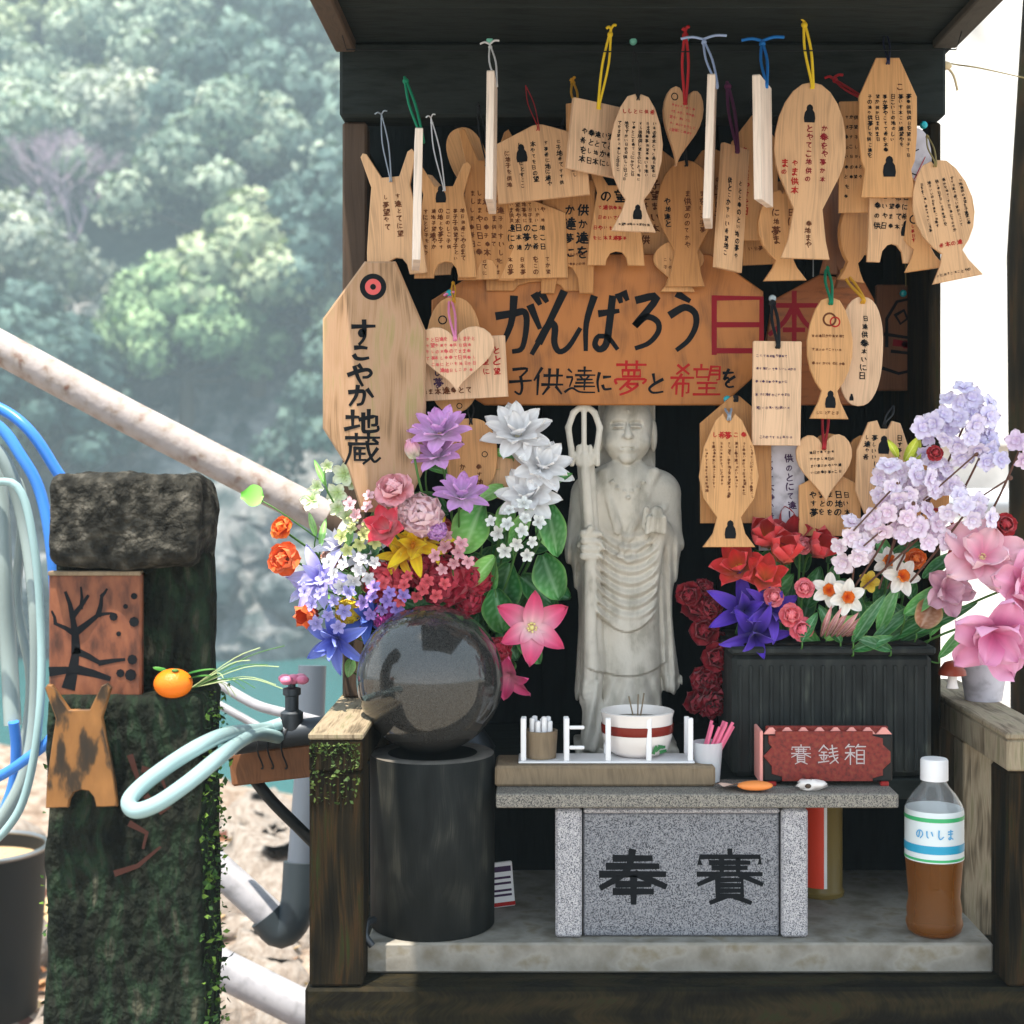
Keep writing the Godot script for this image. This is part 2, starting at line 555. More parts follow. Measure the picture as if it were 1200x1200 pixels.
# ------------------------------------------------------------------ brush writing
const GLYPHS := {
	"su": "8,28 92,26;52,6 53,45 50,58 40,62 35,52 42,43 52,48 55,62 48,80 34,96",
	"ko": "25,20 50,18 74,22;20,66 30,82 55,86 82,80",
	"ya": "8,48 45,32 78,26 90,42 78,58 62,60;46,6 56,22;30,14 42,60 58,96",
	"ka": "8,34 40,30 58,30 62,50 54,84 38,90;38,8 32,50 10,92;74,24 92,54",
	"ga": "6,36 36,32 56,30 60,50 52,86 36,92;36,8 30,50 6,94;68,22 84,54;76,4 84,16;88,0 97,12",
	"n": "56,4 30,56 6,96;18,78 34,52 46,56 48,80 60,94 78,86 96,60",
	"ba": "18,8 8,50 14,94;38,34 78,30;62,8 62,78 48,94 34,86 40,72 60,72 86,92;76,4 82,14;88,0 96,10",
	"ro": "24,12 72,8 24,58 50,42 80,50 86,68 66,88 36,97",
	"u": "36,4 62,14;18,38 52,26 78,36 80,58 62,82 34,98",
	"sun": "20,8 20,94;20,9 80,9 80,94;20,50 80,50;20,90 80,90",
	"book": "8,28 92,28;50,4 50,97;48,30 30,60 4,82;52,30 70,60 96,82;32,74 68,74",
	"ko2": "18,12 76,10 50,36;50,36 58,70 50,92 30,84;6,52 94,48",
	"tomo": "28,4 6,46;18,30 18,97;38,30 96,30;54,8 54,60;80,8 80,60;32,62 98,62;54,70 36,96;78,70 96,94",
	"tachi": "10,10 20,20;6,38 24,38 16,72;2,92 24,78 50,92 98,94;62,2 62,34;42,15 84,15;34,31 96,31;50,36 56,43;76,36 70,43;40,47 88,47;36,59 92,59;64,45 64,84;32,72 97,72",
	"ni": "18,10 10,50 20,92;46,28 84,26;42,66 54,82 90,80",
	"yume": "6,12 94,12;34,2 34,22;66,2 66,22;24,28 78,28 78,46;24,28 24,46 78,46;42,28 42,46;60,28 60,46;6,66 8,54 92,54 88,66;46,58 18,84;36,68 74,68 50,88 20,99;40,74 56,84",
	"to": "36,6 44,42;82,30 42,52 20,74 40,92 86,87",
	"ki": "30,4 76,30;74,2 26,30;4,42 96,42;46,32 8,74;28,62 28,92;28,60 78,60 78,88 70,88;54,48 54,99",
	"bou": "28,2 28,14;4,16 52,16;14,16 14,40 50,40;62,8 54,50;62,8 92,8 92,48 84,48;62,20 92,20;60,32 92,32;18,58 84,58;24,74 78,74;6,93 96,93;50,58 50,92",
	"wo": "14,20 80,18;48,2 20,54 46,44 54,70;90,40 50,62 34,80 54,95 86,92",
	"chi": "6,32 40,32;23,6 23,74;2,82 42,68;44,42 93,30 93,62 80,66;70,4 70,74;54,18 54,84 64,93 95,88 97,72",
	"zou": "4,14 96,14;32,2 32,25;66,2 66,25;12,34 92,34;16,34 14,64 2,98;28,48 56,48;28,48 28,86 58,86;42,48 42,86;28,66 56,66;62,28 68,64 82,92 98,80;90,50 72,78 52,98;80,20 92,30",
	"hou": "24,15 76,15;14,30 86,30;4,45 96,45;49,2 40,40 4,70;56,45 97,68;28,64 74,64;24,78 78,78;51,52 51,99",
	"sai": "50,0 50,10;6,24 6,12 94,12 94,24;22,23 78,23;26,33 74,33;4,45 96,45;38,18 38,45;62,18 62,45;34,47 4,64;66,47 97,64;32,56 32,86;32,56 68,56 68,86;32,66 68,66;32,76 68,76;32,86 68,86;42,88 22,99;58,88 80,99",
	"sen": "28,2 4,34;28,6 50,26;16,38 42,38;6,54 50,54;28,38 28,86;14,64 20,76;42,62 36,74;2,91 52,84;58,22 92,16;54,42 96,34;54,62 97,52;68,2 76,60 98,94;95,66 58,97",
	"hako": "20,2 4,20;14,12 44,12;62,2 50,18;56,12 94,12;4,42 46,42;26,24 26,98;26,44 2,74;28,46 46,62;54,30 54,95;54,30 88,30 88,95;54,52 88,52;54,72 88,72;54,92 88,92",
	"no": "52,22 40,76 18,72 14,44 40,18 76,22 88,54 60,88",
	"shi": "34,8 32,66 50,88 84,66",
	"te": "12,18 84,14 48,40 46,74 74,92",
	"i": "18,22 20,66 34,80;70,26 84,58",
	"ma": "22,20 80,18;24,42 78,40;52,6 52,80 34,90 28,78 50,74 82,90"}
const SMALL := ["no", "shi", "te", "i", "ma", "su", "to", "ni", "ka", "ko", "sun", "ko2", "ki", "book", "ya", "wo", "tomo", "bou", "yume", "chi", "hou", "tachi"]
var strokes := {}


func glyph(key: String) -> Array:
	if strokes.has(key):
		return strokes[key]
	var out := []
	for s in GLYPHS[key].split(";"):
		var pts := PackedVector2Array()
		for w in s.split(" "):
			var xy: PackedStringArray = w.split(",")
			pts.append(Vector2(float(xy[0]) / 100.0 - 0.5, 0.5 - float(xy[1]) / 100.0))
		var fine := PackedVector2Array()
		if pts.size() <= 2:
			fine = PackedVector2Array([pts[0], (pts[0] + pts[1]) * 0.5, pts[1]])
		else:
			for i in pts.size() - 1:
				var a := pts[maxi(i - 1, 0)]
				var d := pts[mini(i + 2, pts.size() - 1)]
				# corners of boxy characters stay corners
				var e := pts[i + 1] - pts[i]
				var boxy := absf(e.x) < 0.005 or absf(e.y) < 0.005
				for k in (1 if boxy else 4):
					var t := k / 4.0
					fine.append(pts[i] if k == 0 else pts[i].cubic_interpolate(pts[i + 1], a, d, t))
			fine.append(pts[pts.size() - 1])
		out.append(fine)
	strokes[key] = out
	return out


# ink lies on a face at height z; bend > 0 wraps it round an upright cylinder of that radius
func brush(b: MB, key: String, cx: float, cy: float, w: float, h: float, pen: float, z: float, slant := 0.0, bend := 0.0, brushy := 0.35) -> void:
	for f in glyph(key):
		var pts := PackedVector2Array()
		for p in f:
			pts.append(Vector2(cx + p.x * w + p.y * h * slant, cy + p.y * h))
		stroke(b, pts, pen, z, bend, brushy)


func stroke(b: MB, pts: PackedVector2Array, pen: float, z: float, bend := 0.0, brushy := 0.35) -> void:
	var m := pts.size()
	var l := PackedVector2Array()
	var r := PackedVector2Array()
	b.layer += 1
	z += 0.0001 * (b.layer % 5)
	for i in m:
		var t := (pts[mini(i + 1, m - 1)] - pts[maxi(i - 1, 0)]).normalized()
		var q := float(i) / (m - 1)
		var half := pen * 0.5 * (1.0 + brushy * (0.5 - q))
		var p := pts[i]
		if i == 0:
			p -= t * pen * 0.4
		if i == m - 1:
			p += t * pen * 0.3
		var s := Vector2(-t.y, t.x) * half
		l.append(p + s)
		r.append(p - s)
	for i in m - 1:
		var q := [l[i], r[i], r[i + 1], l[i + 1]]
		var w := []
		var nn := []
		for p in q:
			if bend > 0.0:
				var a: float = p.x / bend
				w.append(Vector3(sin(a) * (bend + z), p.y, cos(a) * (bend + z)))
				nn.append(Vector3(sin(a), 0, cos(a)))
			else:
				w.append(Vector3(p.x, p.y, z))
				nn.append(Vector3(0, 0, 1))
		b.quad4(w[0], w[1], w[2], w[3], nn[0], nn[1], nn[2], nn[3])


func disc(b: MB, cx: float, cy: float, r0: float, r1: float, z: float, seg := 24) -> void:
	for k in seg:
		var a := Vector2.from_angle(TAU * k / seg)
		var e := Vector2.from_angle(TAU * (k + 1) / seg)
		b.quad(Vector3(cx + a.x * r0, cy + a.y * r0, z), Vector3(cx + a.x * r1, cy + a.y * r1, z), Vector3(cx + e.x * r1, cy + e.y * r1, z), Vector3(cx + e.x * r0, cy + e.y * r0, z), Vector3(0, 0, 1))


func smooth_path(ctrl: Array, step := 6) -> Array:
	var out := []
	for i in ctrl.size() - 1:
		var a: Vector3 = ctrl[maxi(i - 1, 0)]
		var d: Vector3 = ctrl[mini(i + 2, ctrl.size() - 1)]
		for k in step:
			out.append((ctrl[i] as Vector3).cubic_interpolate(ctrl[i + 1], a, d, float(k) / step))
	out.append(ctrl[ctrl.size() - 1])
	return out


# a block of rough stone: a box whose faces are gridded, rounded and pushed about by noise
func rough_block(size: Vector3, cell: float, amp: float, round_r: float, seed_: int, taper := 0.0) -> ArrayMesh:
	var f := FastNoiseLite.new()
	f.seed = seed_
	f.frequency = 1.0
	f.fractal_octaves = 4
	var st := SurfaceTool.new()
	st.begin(Mesh.PRIMITIVE_TRIANGLES)
	st.set_smooth_group(0)
	var h := size * 0.5
	for ax in 3:
		var u := (ax + 1) % 3
		var w := (ax + 2) % 3
		var nu := maxi(2, int(size[u] / cell))
		var nw := maxi(2, int(size[w] / cell))
		for s in [-1.0, 1.0]:
			var grid := []
			for i in nu + 1:
				var row := []
				for j in nw + 1:
					var p := Vector3.ZERO
					p[ax] = s * h[ax]
					p[u] = lerpf(-h[u], h[u], float(i) / nu)
					p[w] = lerpf(-h[w], h[w], float(j) / nw)
					var core := p.clamp(-h + Vector3.ONE * round_r, h - Vector3.ONE * round_r)
					var e := p - core
					if e.length() > 1e-6:
						p = core + e.normalized() * round_r
					var q := p * 9.0
					p += Vector3(f.get_noise_3dv(q), f.get_noise_3dv(q + Vector3(31, 7, 3)), f.get_noise_3dv(q + Vector3(5, 47, 13))) * amp
					var k := 1.0 - taper * (p.y / size.y + 0.5)
					row.append(Vector3(p.x * k, p.y, p.z * k))
				grid.append(row)
			for i in nu:
				for j in nw:
					var a: Vector3 = grid[i][j]
					var b: Vector3 = grid[i + 1][j]
					var c: Vector3 = grid[i + 1][j + 1]
					var d: Vector3 = grid[i][j + 1]
					for t in ([[a, c, b], [a, d, c]] if s > 0.0 else [[a, b, c], [a, c, d]]):
						for p in t:
							st.add_vertex(p)
	st.generate_normals()
	return st.commit()


func stone(r: Vector3, amp: float, seed_: int, seg := 16) -> ArrayMesh:
	var f := FastNoiseLite.new()
	f.seed = seed_
	f.frequency = 0.9
	f.fractal_octaves = 3
	var rows := []
	for i in seg / 2 + 1:
		var a := PI * i / (seg / 2)
		var row := []
		for k in seg:
			var q := Vector3(sin(a) * cos(TAU * k / seg), cos(a), sin(a) * sin(TAU * k / seg))
			row.append(q * r * (1.0 + amp * f.get_noise_3dv(q * 1.7)))
		rows.append(row)
	var b := MB.new()
	b.sheet(rows, [], true, true)
	return b.done()


# ------------------------------------------------------------------ the gorge behind
func near_height(x: float, d: float) -> float:
	var k := smoothstep(2.5, 3.4, d)
	var slope := -0.1 * maxf(d - 2.9, 0.0) * smoothstep(0.9, -0.3, x)
	var fall := -5.5 * smoothstep(8.5, 15.0, d + 0.25 * x)
	return k * slope + fall


func hill_height(f: FastNoiseLite, x: float, d: float) -> float:
	var k := d - 49.0 - 1.5 * f.get_noise_2d(x * 4.0, 3.0)
	var cliff := 5.0 * smoothstep(0.0, 2.2, k)
	return -6.4 + cliff + maxf(k - 1.5, 0.0) * 0.84 + f.get_noise_2d(x * 1.5, d * 1.5) * 3.0 * smoothstep(2.0, 12.0, k)


func terrain() -> void:
	var f := FastNoiseLite.new()
	f.seed = 5
	f.frequency = 0.03
	f.fractal_octaves = 4
	var g := MB.new()
	g.box(Vector3(-60, -0.6, -2.55), Vector3(60, -0.004, 60), 0.0)
	struct("ground", g.done(), mats.ground)
	var rows := []
	for i in 110:
		var d := 2.5 + 0.02 * pow(i, 1.42)
		var row := []
		for j in 121:
			var x := -30.0 + j * 0.5 if j < 40 else (-10.0 + (j - 40) * 0.2 if j < 100 else 2.0 + (j - 100) * 1.5)
			var y := near_height(x, d) + (0.09 * f.get_noise_2d(x * 40.0, d * 40.0) + 0.35 * f.get_noise_2d(x * 9.0, d * 9.0)) * smoothstep(2.5, 5.0, d)
			row.append(Vector3(x, y, -d))
		rows.append(row)
	var b := MB.new()
	b.sheet(rows, [], true)
	struct("river_bank", b.done(), mats.bank)
	var w := MB.new()
	w.quad(Vector3(-160, -4.9, -11), Vector3(160, -4.9, -11), Vector3(160, -4.9, -54), Vector3(-160, -4.9, -54), Vector3.UP)
	struct("river_water", w.done(), mats.water)
	# the far slope, its foot of bare rock
	rows = []
	for i in 90:
		var d := 48.5 + 0.12 * i if i < 30 else 52.1 + (i - 30) * 2.2
		var row := []
		for j in 150:
			var x := -110.0 + j * 1.4
			var rough := 1.1 * f.get_noise_2d(x * 12.0, d * 30.0) + 0.6 * f.get_noise_2d(x * 40.0, d * 60.0) if i < 34 else 0.0
			row.append(Vector3(x, hill_height(f, x, d) + rough * smoothstep(48.5, 49.5, d), -d - rough * 0.8))
		rows.append(row)
	var lower := MB.new()
	lower.sheet(rows.slice(0, 36), [], true)
	var upper := MB.new()
	upper.sheet(rows.slice(35), [], true)
	struct("river_cliff", lower.done(), mats.cliff)
	struct("far_hillside", upper.done(), mats.hillside)
	# boulders along the water's edge
	var bm := [stone(Vector3(1.9, 1.5, 1.4), 0.6, 3), stone(Vector3(1.4, 2.2, 1.3), 0.7, 9), stone(Vector3(2.8, 1.2, 1.6), 0.6, 21)]
	for i in 30:
		var x := -34.0 + i * 1.5 + rng.randf_range(-0.6, 0.6)
		var o := solo("boulder", "pale grey boulder at the water's edge across the river", "boulder", bm[i % 3], mats.cliff, Vector3(x, -4.3 + rng.randf_range(-0.3, 2.4), -49.0 - rng.randf_range(-0.6, 1.6)), "boulders along the far water's edge")
		o.rotation.y = rng.randf() * TAU
	forest(f)
	# loose stones and litter on the near bank
	var sm := [stone(Vector3(0.11, 0.06, 0.09), 0.6, 2, 12), stone(Vector3(0.08, 0.05, 0.08), 0.7, 8, 12), stone(Vector3(0.2, 0.1, 0.15), 0.6, 4, 14)]
	for i in 70:
		var d := rng.randf_range(3.0, 8.0)
		var x := rng.randf_range(-0.62, -0.05) * d if i % 3 else rng.randf_range(-0.24, -0.12) * d
		var o := solo("stone", "pale stone lying loose on the sunlit river bank", "stone", sm[i % 3], mats.pebble, Vector3(x, near_height(x, d) + 0.35 * f.get_noise_2d(x * 9.0, d * 9.0) * smoothstep(2.5, 5.0, d) + 0.02, -d), "loose stones on the near bank")
		o.rotation = Vector3(rng.randf_range(-0.3, 0.3), rng.randf() * TAU, 0)
		o.scale = Vector3.ONE * rng.randf_range(0.5, 1.5)
	var leaf := MB.new()
	for i in 2600:
		var d := rng.randf_range(2.7, 7.0)
		var x := rng.randf_range(-0.6, -0.02) * d
		var p := Vector3(x, near_height(x, d) + (0.09 * f.get_noise_2d(x * 40.0, d * 40.0) + 0.35 * f.get_noise_2d(x * 9.0, d * 9.0)) * smoothstep(2.5, 5.0, d) + 0.012, -d)
		var q := Basis.from_euler(Vector3(rng.randf_range(-0.7, 0.7), rng.randf() * TAU, rng.randf_range(-0.7, 0.7))) * rng.randf_range(0.02, 0.05)
		leaf.tint = lin([rgb(120, 78, 52), rgb(168, 124, 88), rgb(96, 58, 44), rgb(190, 160, 120)][i % 4])
		leaf.quad(p + q * Vector3(-0.9, 0, 0), p + q * Vector3(0, 0.2, 0.5), p + q * Vector3(1, 0, 0), p + q * Vector3(0, 0.1, -0.5), q.y.normalized())
	var litter := part(self, "fallen_leaves", leaf.done(), mats.leaves)
	tag(litter, "brown fallen leaves scattered over the river bank", "leaves")
	litter.set_meta("kind", "stuff")


func crown_mesh(seed_: int, wide: float, high: float, dark: Color, light: Color, leaves := 320, clumps := 54) -> Array:
	var r := RandomNumberGenerator.new()
	r.seed = seed_
	var b := MB.new()
	var heads := []
	for k in clumps:
		var a := TAU * (k * 0.381966 + r.randf() * 0.08)
		var u := pow(float(k) / clumps, 0.62)
		var y := high * (0.2 + 0.68 * sqrt(1.0 - u * u * 0.98)) * r.randf_range(0.86, 1.08)
		var rad := wide * u * r.randf_range(0.72, 0.98)
		var o := Vector3(cos(a) * rad, y, sin(a) * rad)
		var cr := wide * r.randf_range(0.15, 0.27)
		heads.append(o)
		var tone := 0.25 + 0.6 * r.randf()
		for i in leaves:
			var q := Vector3(r.randfn(), r.randfn() + 0.35, r.randfn()).normalized()
			var p := o + q * cr * Vector3(1, 0.85, 1) * r.randf_range(0.5, 1.2)
			var bs := Basis.looking_at((q + Vector3(r.randfn(), r.randfn(), r.randfn()) * 0.45).normalized(), Vector3(0.1, 0.9, 0.3)).rotated(q, r.randf() * TAU)
			var s := r.randf_range(0.07, 0.155)
			b.tint = lin(dark.lerp(light, clampf(tone * 0.75 + (r.randf() - 0.3) * 0.5, 0.0, 1.0)))
			var nn := (q + bs.z * -0.4).normalized()
			b.tri(p - bs.x * s, p + bs.y * s * 1.5, p + bs.x * s, nn, nn, nn)
			b.tri(p - bs.x * s, p - bs.y * s * 1.2, p + bs.x * s, nn, nn, nn)
	return [b.done(), heads]


func trunk_mesh(seed_: int, high: float, heads: Array) -> ArrayMesh:
	var r := RandomNumberGenerator.new()
	r.seed = seed_
	var b := MB.new()
	var top := Vector3(r.randf_range(-0.4, 0.4), high * 0.62, r.randf_range(-0.4, 0.4))
	b.tube(smooth_path([Vector3(0, -1.2, 0), Vector3(0.1, high * 0.2, 0), top * Vector3(0.6, 0.7, 0.6), top], 3), [0.34, 0.32, 0.3, 0.27, 0.25, 0.22, 0.2, 0.18, 0.16, 0.12], 8)
	for i in range(0, heads.size(), 2):
		var h: Vector3 = heads[i]
		var from := Vector3(0, high * 0.2, 0).lerp(top, clampf(h.y / high - 0.25, 0.1, 0.95))
		b.tube([from, from.lerp(h, 0.5) + Vector3(0, -0.25, 0), h], [0.13, 0.08, 0.03], 5)
	return b.done()


func forest(f: FastNoiseLite) -> void:
	var kinds := []
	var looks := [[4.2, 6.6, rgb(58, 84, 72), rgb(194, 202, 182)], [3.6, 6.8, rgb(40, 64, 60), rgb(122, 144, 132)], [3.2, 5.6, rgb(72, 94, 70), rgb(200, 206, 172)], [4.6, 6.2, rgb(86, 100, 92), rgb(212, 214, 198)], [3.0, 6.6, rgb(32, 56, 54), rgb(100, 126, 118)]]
	for k in looks.size():
		var l: Array = looks[k]
		var c := crown_mesh(40 + k, l[0], l[1], l[2], l[3])
		kinds.append([c[0], trunk_mesh(60 + k, l[1], c[1])])
	var names := ["rounded grey green evergreen tree on the far hillside", "tall dark evergreen tree on the far hillside", "small olive green tree on the far hillside", "spreading pale evergreen tree on the far hillside", "narrow blue green tree on the far hillside"]
	var i := 0
	var row := 0
	var d := 51.6
	while d < 98.0:
		var x := -0.62 * d + (row % 2) * 2.6
		while x < 0.1 * d:
			var xx := x + rng.randf_range(-1.3, 1.3)
			var dd := d + rng.randf_range(-1.5, 1.5)
			var k := (i * 7 + row * 3 + int(rng.randf() * 2.0)) % 5
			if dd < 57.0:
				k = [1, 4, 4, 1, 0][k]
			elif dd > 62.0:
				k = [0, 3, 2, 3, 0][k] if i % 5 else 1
			i += 1
			x += 5.2
			if (absf(xx + 19.1 * dd / 62.0) < 4.4 and dd > 56.0 and dd < 62.0) or (absf(xx + 19.1 * dd / 62.0) < 2.0 and dd < 65.0 and dd >= 62.0) or (absf(xx + 12.9 * dd / 55.5) < 3.4 and dd < 57.0):
				continue
			var sx := 635.0 + xx / dd * FOCAL
			var sy := 540.0 - (hill_height(f, xx, dd) + 4.0 - EYE) / dd * FOCAL
			var up: String = "low by the cliff" if sy > 470 else ("low on the slope" if sy > 360 else ("half-way up the slope" if sy > 240 else ("high on the slope" if sy > 110 else "at the very top")))
			var beside: String = "above the blue hoses" if sx < 80 else ("over the stone post's near edge" if sx < 150 else ("straight over the stone post" if sx < 220 else ("over the tangerine" if sx < 300 else ("beside the tall plaque" if sx < 390 else "hidden behind the shrine"))))
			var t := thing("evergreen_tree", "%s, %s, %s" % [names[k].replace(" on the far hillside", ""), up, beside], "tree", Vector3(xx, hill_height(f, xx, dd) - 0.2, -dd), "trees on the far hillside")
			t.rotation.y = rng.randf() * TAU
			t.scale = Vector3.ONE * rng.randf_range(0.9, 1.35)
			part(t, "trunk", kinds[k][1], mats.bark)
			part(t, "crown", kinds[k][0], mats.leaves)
		d += 4.8
		row += 1
	# the one bright young crown low on the slope, and the bare one with lilac grey twigs
	var fresh := crown_mesh(91, 3.6, 5.6, rgb(78, 108, 76), rgb(164, 188, 142))
	var t := thing("broadleaf_tree", "light fresh green tree low on the slope, just above the slanting pipe", "tree", Vector3(-12.9, hill_height(f, -12.9, 55.5), -55.5))
	part(t, "trunk", trunk_mesh(92, 5.6, fresh[1]), mats.bark)
	part(t, "crown", fresh[0], mats.leaves)
	t = thing("bare_tree", "leafless tree with lilac grey twigs among the evergreens", "tree", Vector3(-19.1, hill_height(f, -19.1, 62.0), -62.0))
	var b := MB.new()
	b.tube([Vector3(0, -1, 0), Vector3(0.1, 2.2, 0)], [0.22, 0.16], 6)
	part(t, "trunk", b.done(), mats.bare_twig)
	var tw := MB.new()
	twigs(tw, Vector3(0.1, 2.2, 0), Vector3(0, 1, 0), 1.7, 0.09, 6)
	part(t, "crown", tw.done(), mats.bare_twig)


func twigs(b: MB, p: Vector3, dir: Vector3, l: float, r: float, depth: int) -> void:
	for k in (6 if depth == 6 else 3):
		var q := (dir + Vector3(rng.randfn(), rng.randfn() * 0.6 + 0.25, rng.randfn()) * 0.55).normalized()
		var e := p + q * l * rng.randf_range(0.7, 1.2)
		b.tube([p, p.lerp(e, 0.5) + Vector3(rng.randfn(), rng.randfn(), rng.randfn()) * l * 0.05, e], [r, r * 0.8, r * 0.6], 4, false)
		if depth > 1:
			twigs(b, e, q, l * 0.72, r * 0.6, depth - 1)


# ------------------------------------------------------------------ things beside the shrine
func left_side() -> void:
	# rough stone post with a niche
	var p := thing("stone_post", "rough mossy stone post with a square niche and faded red carving", "stone post", Vector3(-0.4632, at(0, 815, 1.69).y, -1.745))
	part(p, "shaft", rough_block(Vector3(0.173, 1.02, 0.11), 0.0085, 0.006, 0.011, 11), mats.mossy_stone, Vector3(0.001, -0.51, 0))
	part(p, "niche_back", rough_block(Vector3(0.171, 0.16, 0.06), 0.009, 0.006, 0.01, 12), mats.mossy_stone, Vector3(-0.002, 0.076, -0.026))
	part(p, "cap", rough_block(Vector3(0.166, 0.1, 0.11), 0.006, 0.013, 0.016, 17), mats.cap_stone, Vector3(-0.001, 0.19, 0))
	for q in [[[0.012, -0.066], [0.02, -0.09], [0.012, -0.13]], [[0.026, -0.08], [0.044, -0.084], [0.05, -0.1]], [[0.03, -0.11], [0.046, -0.128], [0.054, -0.122]], [[-0.004, -0.194], [0.02, -0.186], [0.044, -0.166]], [[0.012, -0.14], [0.03, -0.15], [0.026, -0.166]]]:
		var ink := MB.new()
		var pts := PackedVector2Array()
		for w in q:
			pts.append(Vector2(w[0], w[1]))
		stroke(ink, pts, 0.005, 0.0605, 0.0, 0.9)
		part(p, "red_mark", ink.done(), mats.paint_red)
	# moss and small ferns down its edge
	var ms := MB.new()
	for i in 2200:
		var u := rng.randf()
		var y := -1.0 + 1.0 * u
		var wide := 0.5 + 0.5 * (1.0 - u)
		var q := Vector3(0.087 + rng.randfn() * 0.005 + rng.randf() * 0.007 * wide, y, rng.randf_range(-0.055, 0.05)) if i % 9 else Vector3(-0.086 + rng.randfn() * 0.003, y, rng.randf_range(-0.05, 0.05))
		var bs := Basis.from_euler(Vector3(rng.randfn() * 0.8, rng.randf() * TAU, rng.randfn() * 0.8)) * rng.randf_range(0.0018, 0.006)
		ms.tint = lin([rgb(70, 104, 44), rgb(48, 78, 36), rgb(104, 136, 58), rgb(36, 58, 34)][rng.randi() % 4])
		ms.quad(q - bs.x, q + bs.y * 0.5 + bs.z * 0.4, q + bs.x, q - bs.y * 0.6, bs.z.normalized())
	var moss := part(p, "moss", ms.done(), mats.leaves)
	moss.set_meta("kind", "stuff")
	# the painted board standing in the niche
	var bd := thing("painted_board", "brown wooden board with a black painted tree, in the post's niche", "wooden board", at(113, 742, 1.712))
	var k := 1.712 / FOCAL
	var m := MB.new()
	m.box(Vector3(-54 * k, -73 * k, -0.006), Vector3(54 * k, 73 * k, 0.006), 0.002)
	part(bd, "panel", m.done(), mat("board_brown", Color(0.88, 0.88, 0.88), 0.6, noise_tex("board", 0.014, [[0.0, rgb(70, 40, 30)], [0.5, rgb(124, 72, 50)], [1.0, rgb(150, 92, 62)]]), Vector3(7, 3, 7)))
	m = MB.new()
	m.box(Vector3(-54 * k, 0, -0.006), Vector3(54 * k, 0.005, 0.008), 0.001)
	part(bd, "top_batten", m.done(), mats.timber_step, Vector3(0, 68 * k, 0.0015))
	m = MB.new()
	var br := [[-30, -60, -22, -20, 7], [-22, -20, -26, 20, 5], [-26, 20, -34, 48, 3], [-24, 0, 4, 22, 4], [4, 22, 8, 44, 3], [4, 22, 20, 24, 2], [-22, -20, 6, -34, 4], [6, -34, 34, -30, 3], [-26, 20, -8, 44, 3], [-24, 0, -46, 12, 3], [-46, 12, -50, 26, 2], [8, 44, 14, 52, 2], [-16, 30, -16, 54, 2], [-50, -44, -20, -42, 5], [-20, -42, 16, -52, 5]]
	for s in br:
		stroke(m, PackedVector2Array([Vector2(s[0], s[1]) * k, (Vector2(s[0], s[1]) + Vector2(s[2], s[3])) * 0.5 * k + Vector2(0.001, 0.0005), Vector2(s[2], s[3]) * k]), s[4] * k * 1.7, 0.0062, 0.0, 0.7)
	for s in [[22, 20, 5], [46, 44, 4], [46, 14, 6], [44, -30, 6], [42, -48, 7], [28, 0, 3], [-8, 12, 3], [30, -46, 5], [36, 32, 3]]:
		disc(m, s[0] * k, s[1] * k, 0.0, s[2] * k, 0.0068, 8)
	part(bd, "painted_tree", m.done(), mats.ink_black)
	# the cat board below
	var cb := thing("cat_shaped_board", "scorched cat-shaped wooden board with two ears, hung below the painted board", "wooden board", at(95, 873, 1.672))
	k = 1.655 / FOCAL
	m = MB.new()
	m.plate(cat_outline(88 * k, 146 * k), 0.008, 0.0012)
	part(cb, "panel", m.done(), mat("board_scorched", Color(0.9, 0.9, 0.9), 0.65, noise_tex("scorch", 0.008, [[0.0, rgb(26, 23, 20)], [0.42, rgb(54, 40, 26)], [0.58, rgb(136, 92, 48)], [1.0, rgb(156, 108, 60)]]), Vector3(6, 2.5, 6)))
	cb.rotation.z = 0.02
	# tangerine on the ledge
	var tg := thing("tangerine", "small orange tangerine with green leaf on the post's ledge", "tangerine", at(203, 801, 1.70))
	m = MB.new()
	m.ball(Vector3.ZERO, Vector3(0.0215, 0.0165, 0.02), 20, 12)
	part(tg, "fruit", m.done(), mats.tangerine)
	m = MB.new()
	m.ball(Vector3(0.004, 0.0155, 0.008), Vector3(0.0045, 0.002, 0.0045), 8, 4)
	part(tg, "stalk_end", m.done(), mats.stem)
	for a in [[0.3, 0.034, Vector3(0.012, 0.008, -0.004)], [-0.2, 0.03, Vector3(0.014, 0.004, 0.0)], [2.4, 0.022, Vector3(-0.01, 0.012, 0)]]:
		var lf := part(tg, "leaf", petal_mesh(a[1], 0.013, 70.0, 20.0, 0.2, 1.0, 0.0, rgb(36, 92, 40), rgb(70, 130, 52)), mats.green_leaf, a[2])
		lf.rotation.y = a[0]
	# dry grass sprig beside it
	var gr := thing("grass_sprig", "pale thin grass sprig sticking out beside the tangerine", "plant", at(245, 800, 1.72))
	for i in 12:
		m = MB.new()
		var e := Vector3(rng.randf_range(0.02, 0.085), rng.randf_range(-0.03, 0.04), rng.randf_range(-0.02, 0.03))
		m.tube(smooth_path([Vector3(-0.02, -0.006, 0), e * 0.5 + Vector3(0, 0.008, 0), e], 4), 0.0005, 4)
		part(gr, "blade", m.done(), mat("grass_pale", rgb(176, 190, 140), 0.7) if i % 3 else mats.stem)
	# slanting painted pipe behind
	m = MB.new()
	m.tube([at(-760, 12, 2.6), at(-260, 272, 2.6), at(-60, 375, 2.6), at(150, 488, 2.6), at(392, 612, 2.6)], 0.029, 24)
	var sp := thing("slanting_pipe", "weathered white pipe slanting down to the shrine with rust spots", "pipe")
	part(sp, "pipe_length", m.done(), mats.painted_pipe)
	m = MB.new()
	m.tube([at(384, 609, 2.6), at(412, 623, 2.6)], 0.033, 24)
	part(sp, "end_collar", m.done(), mats.timber_brown)
	m = MB.new()
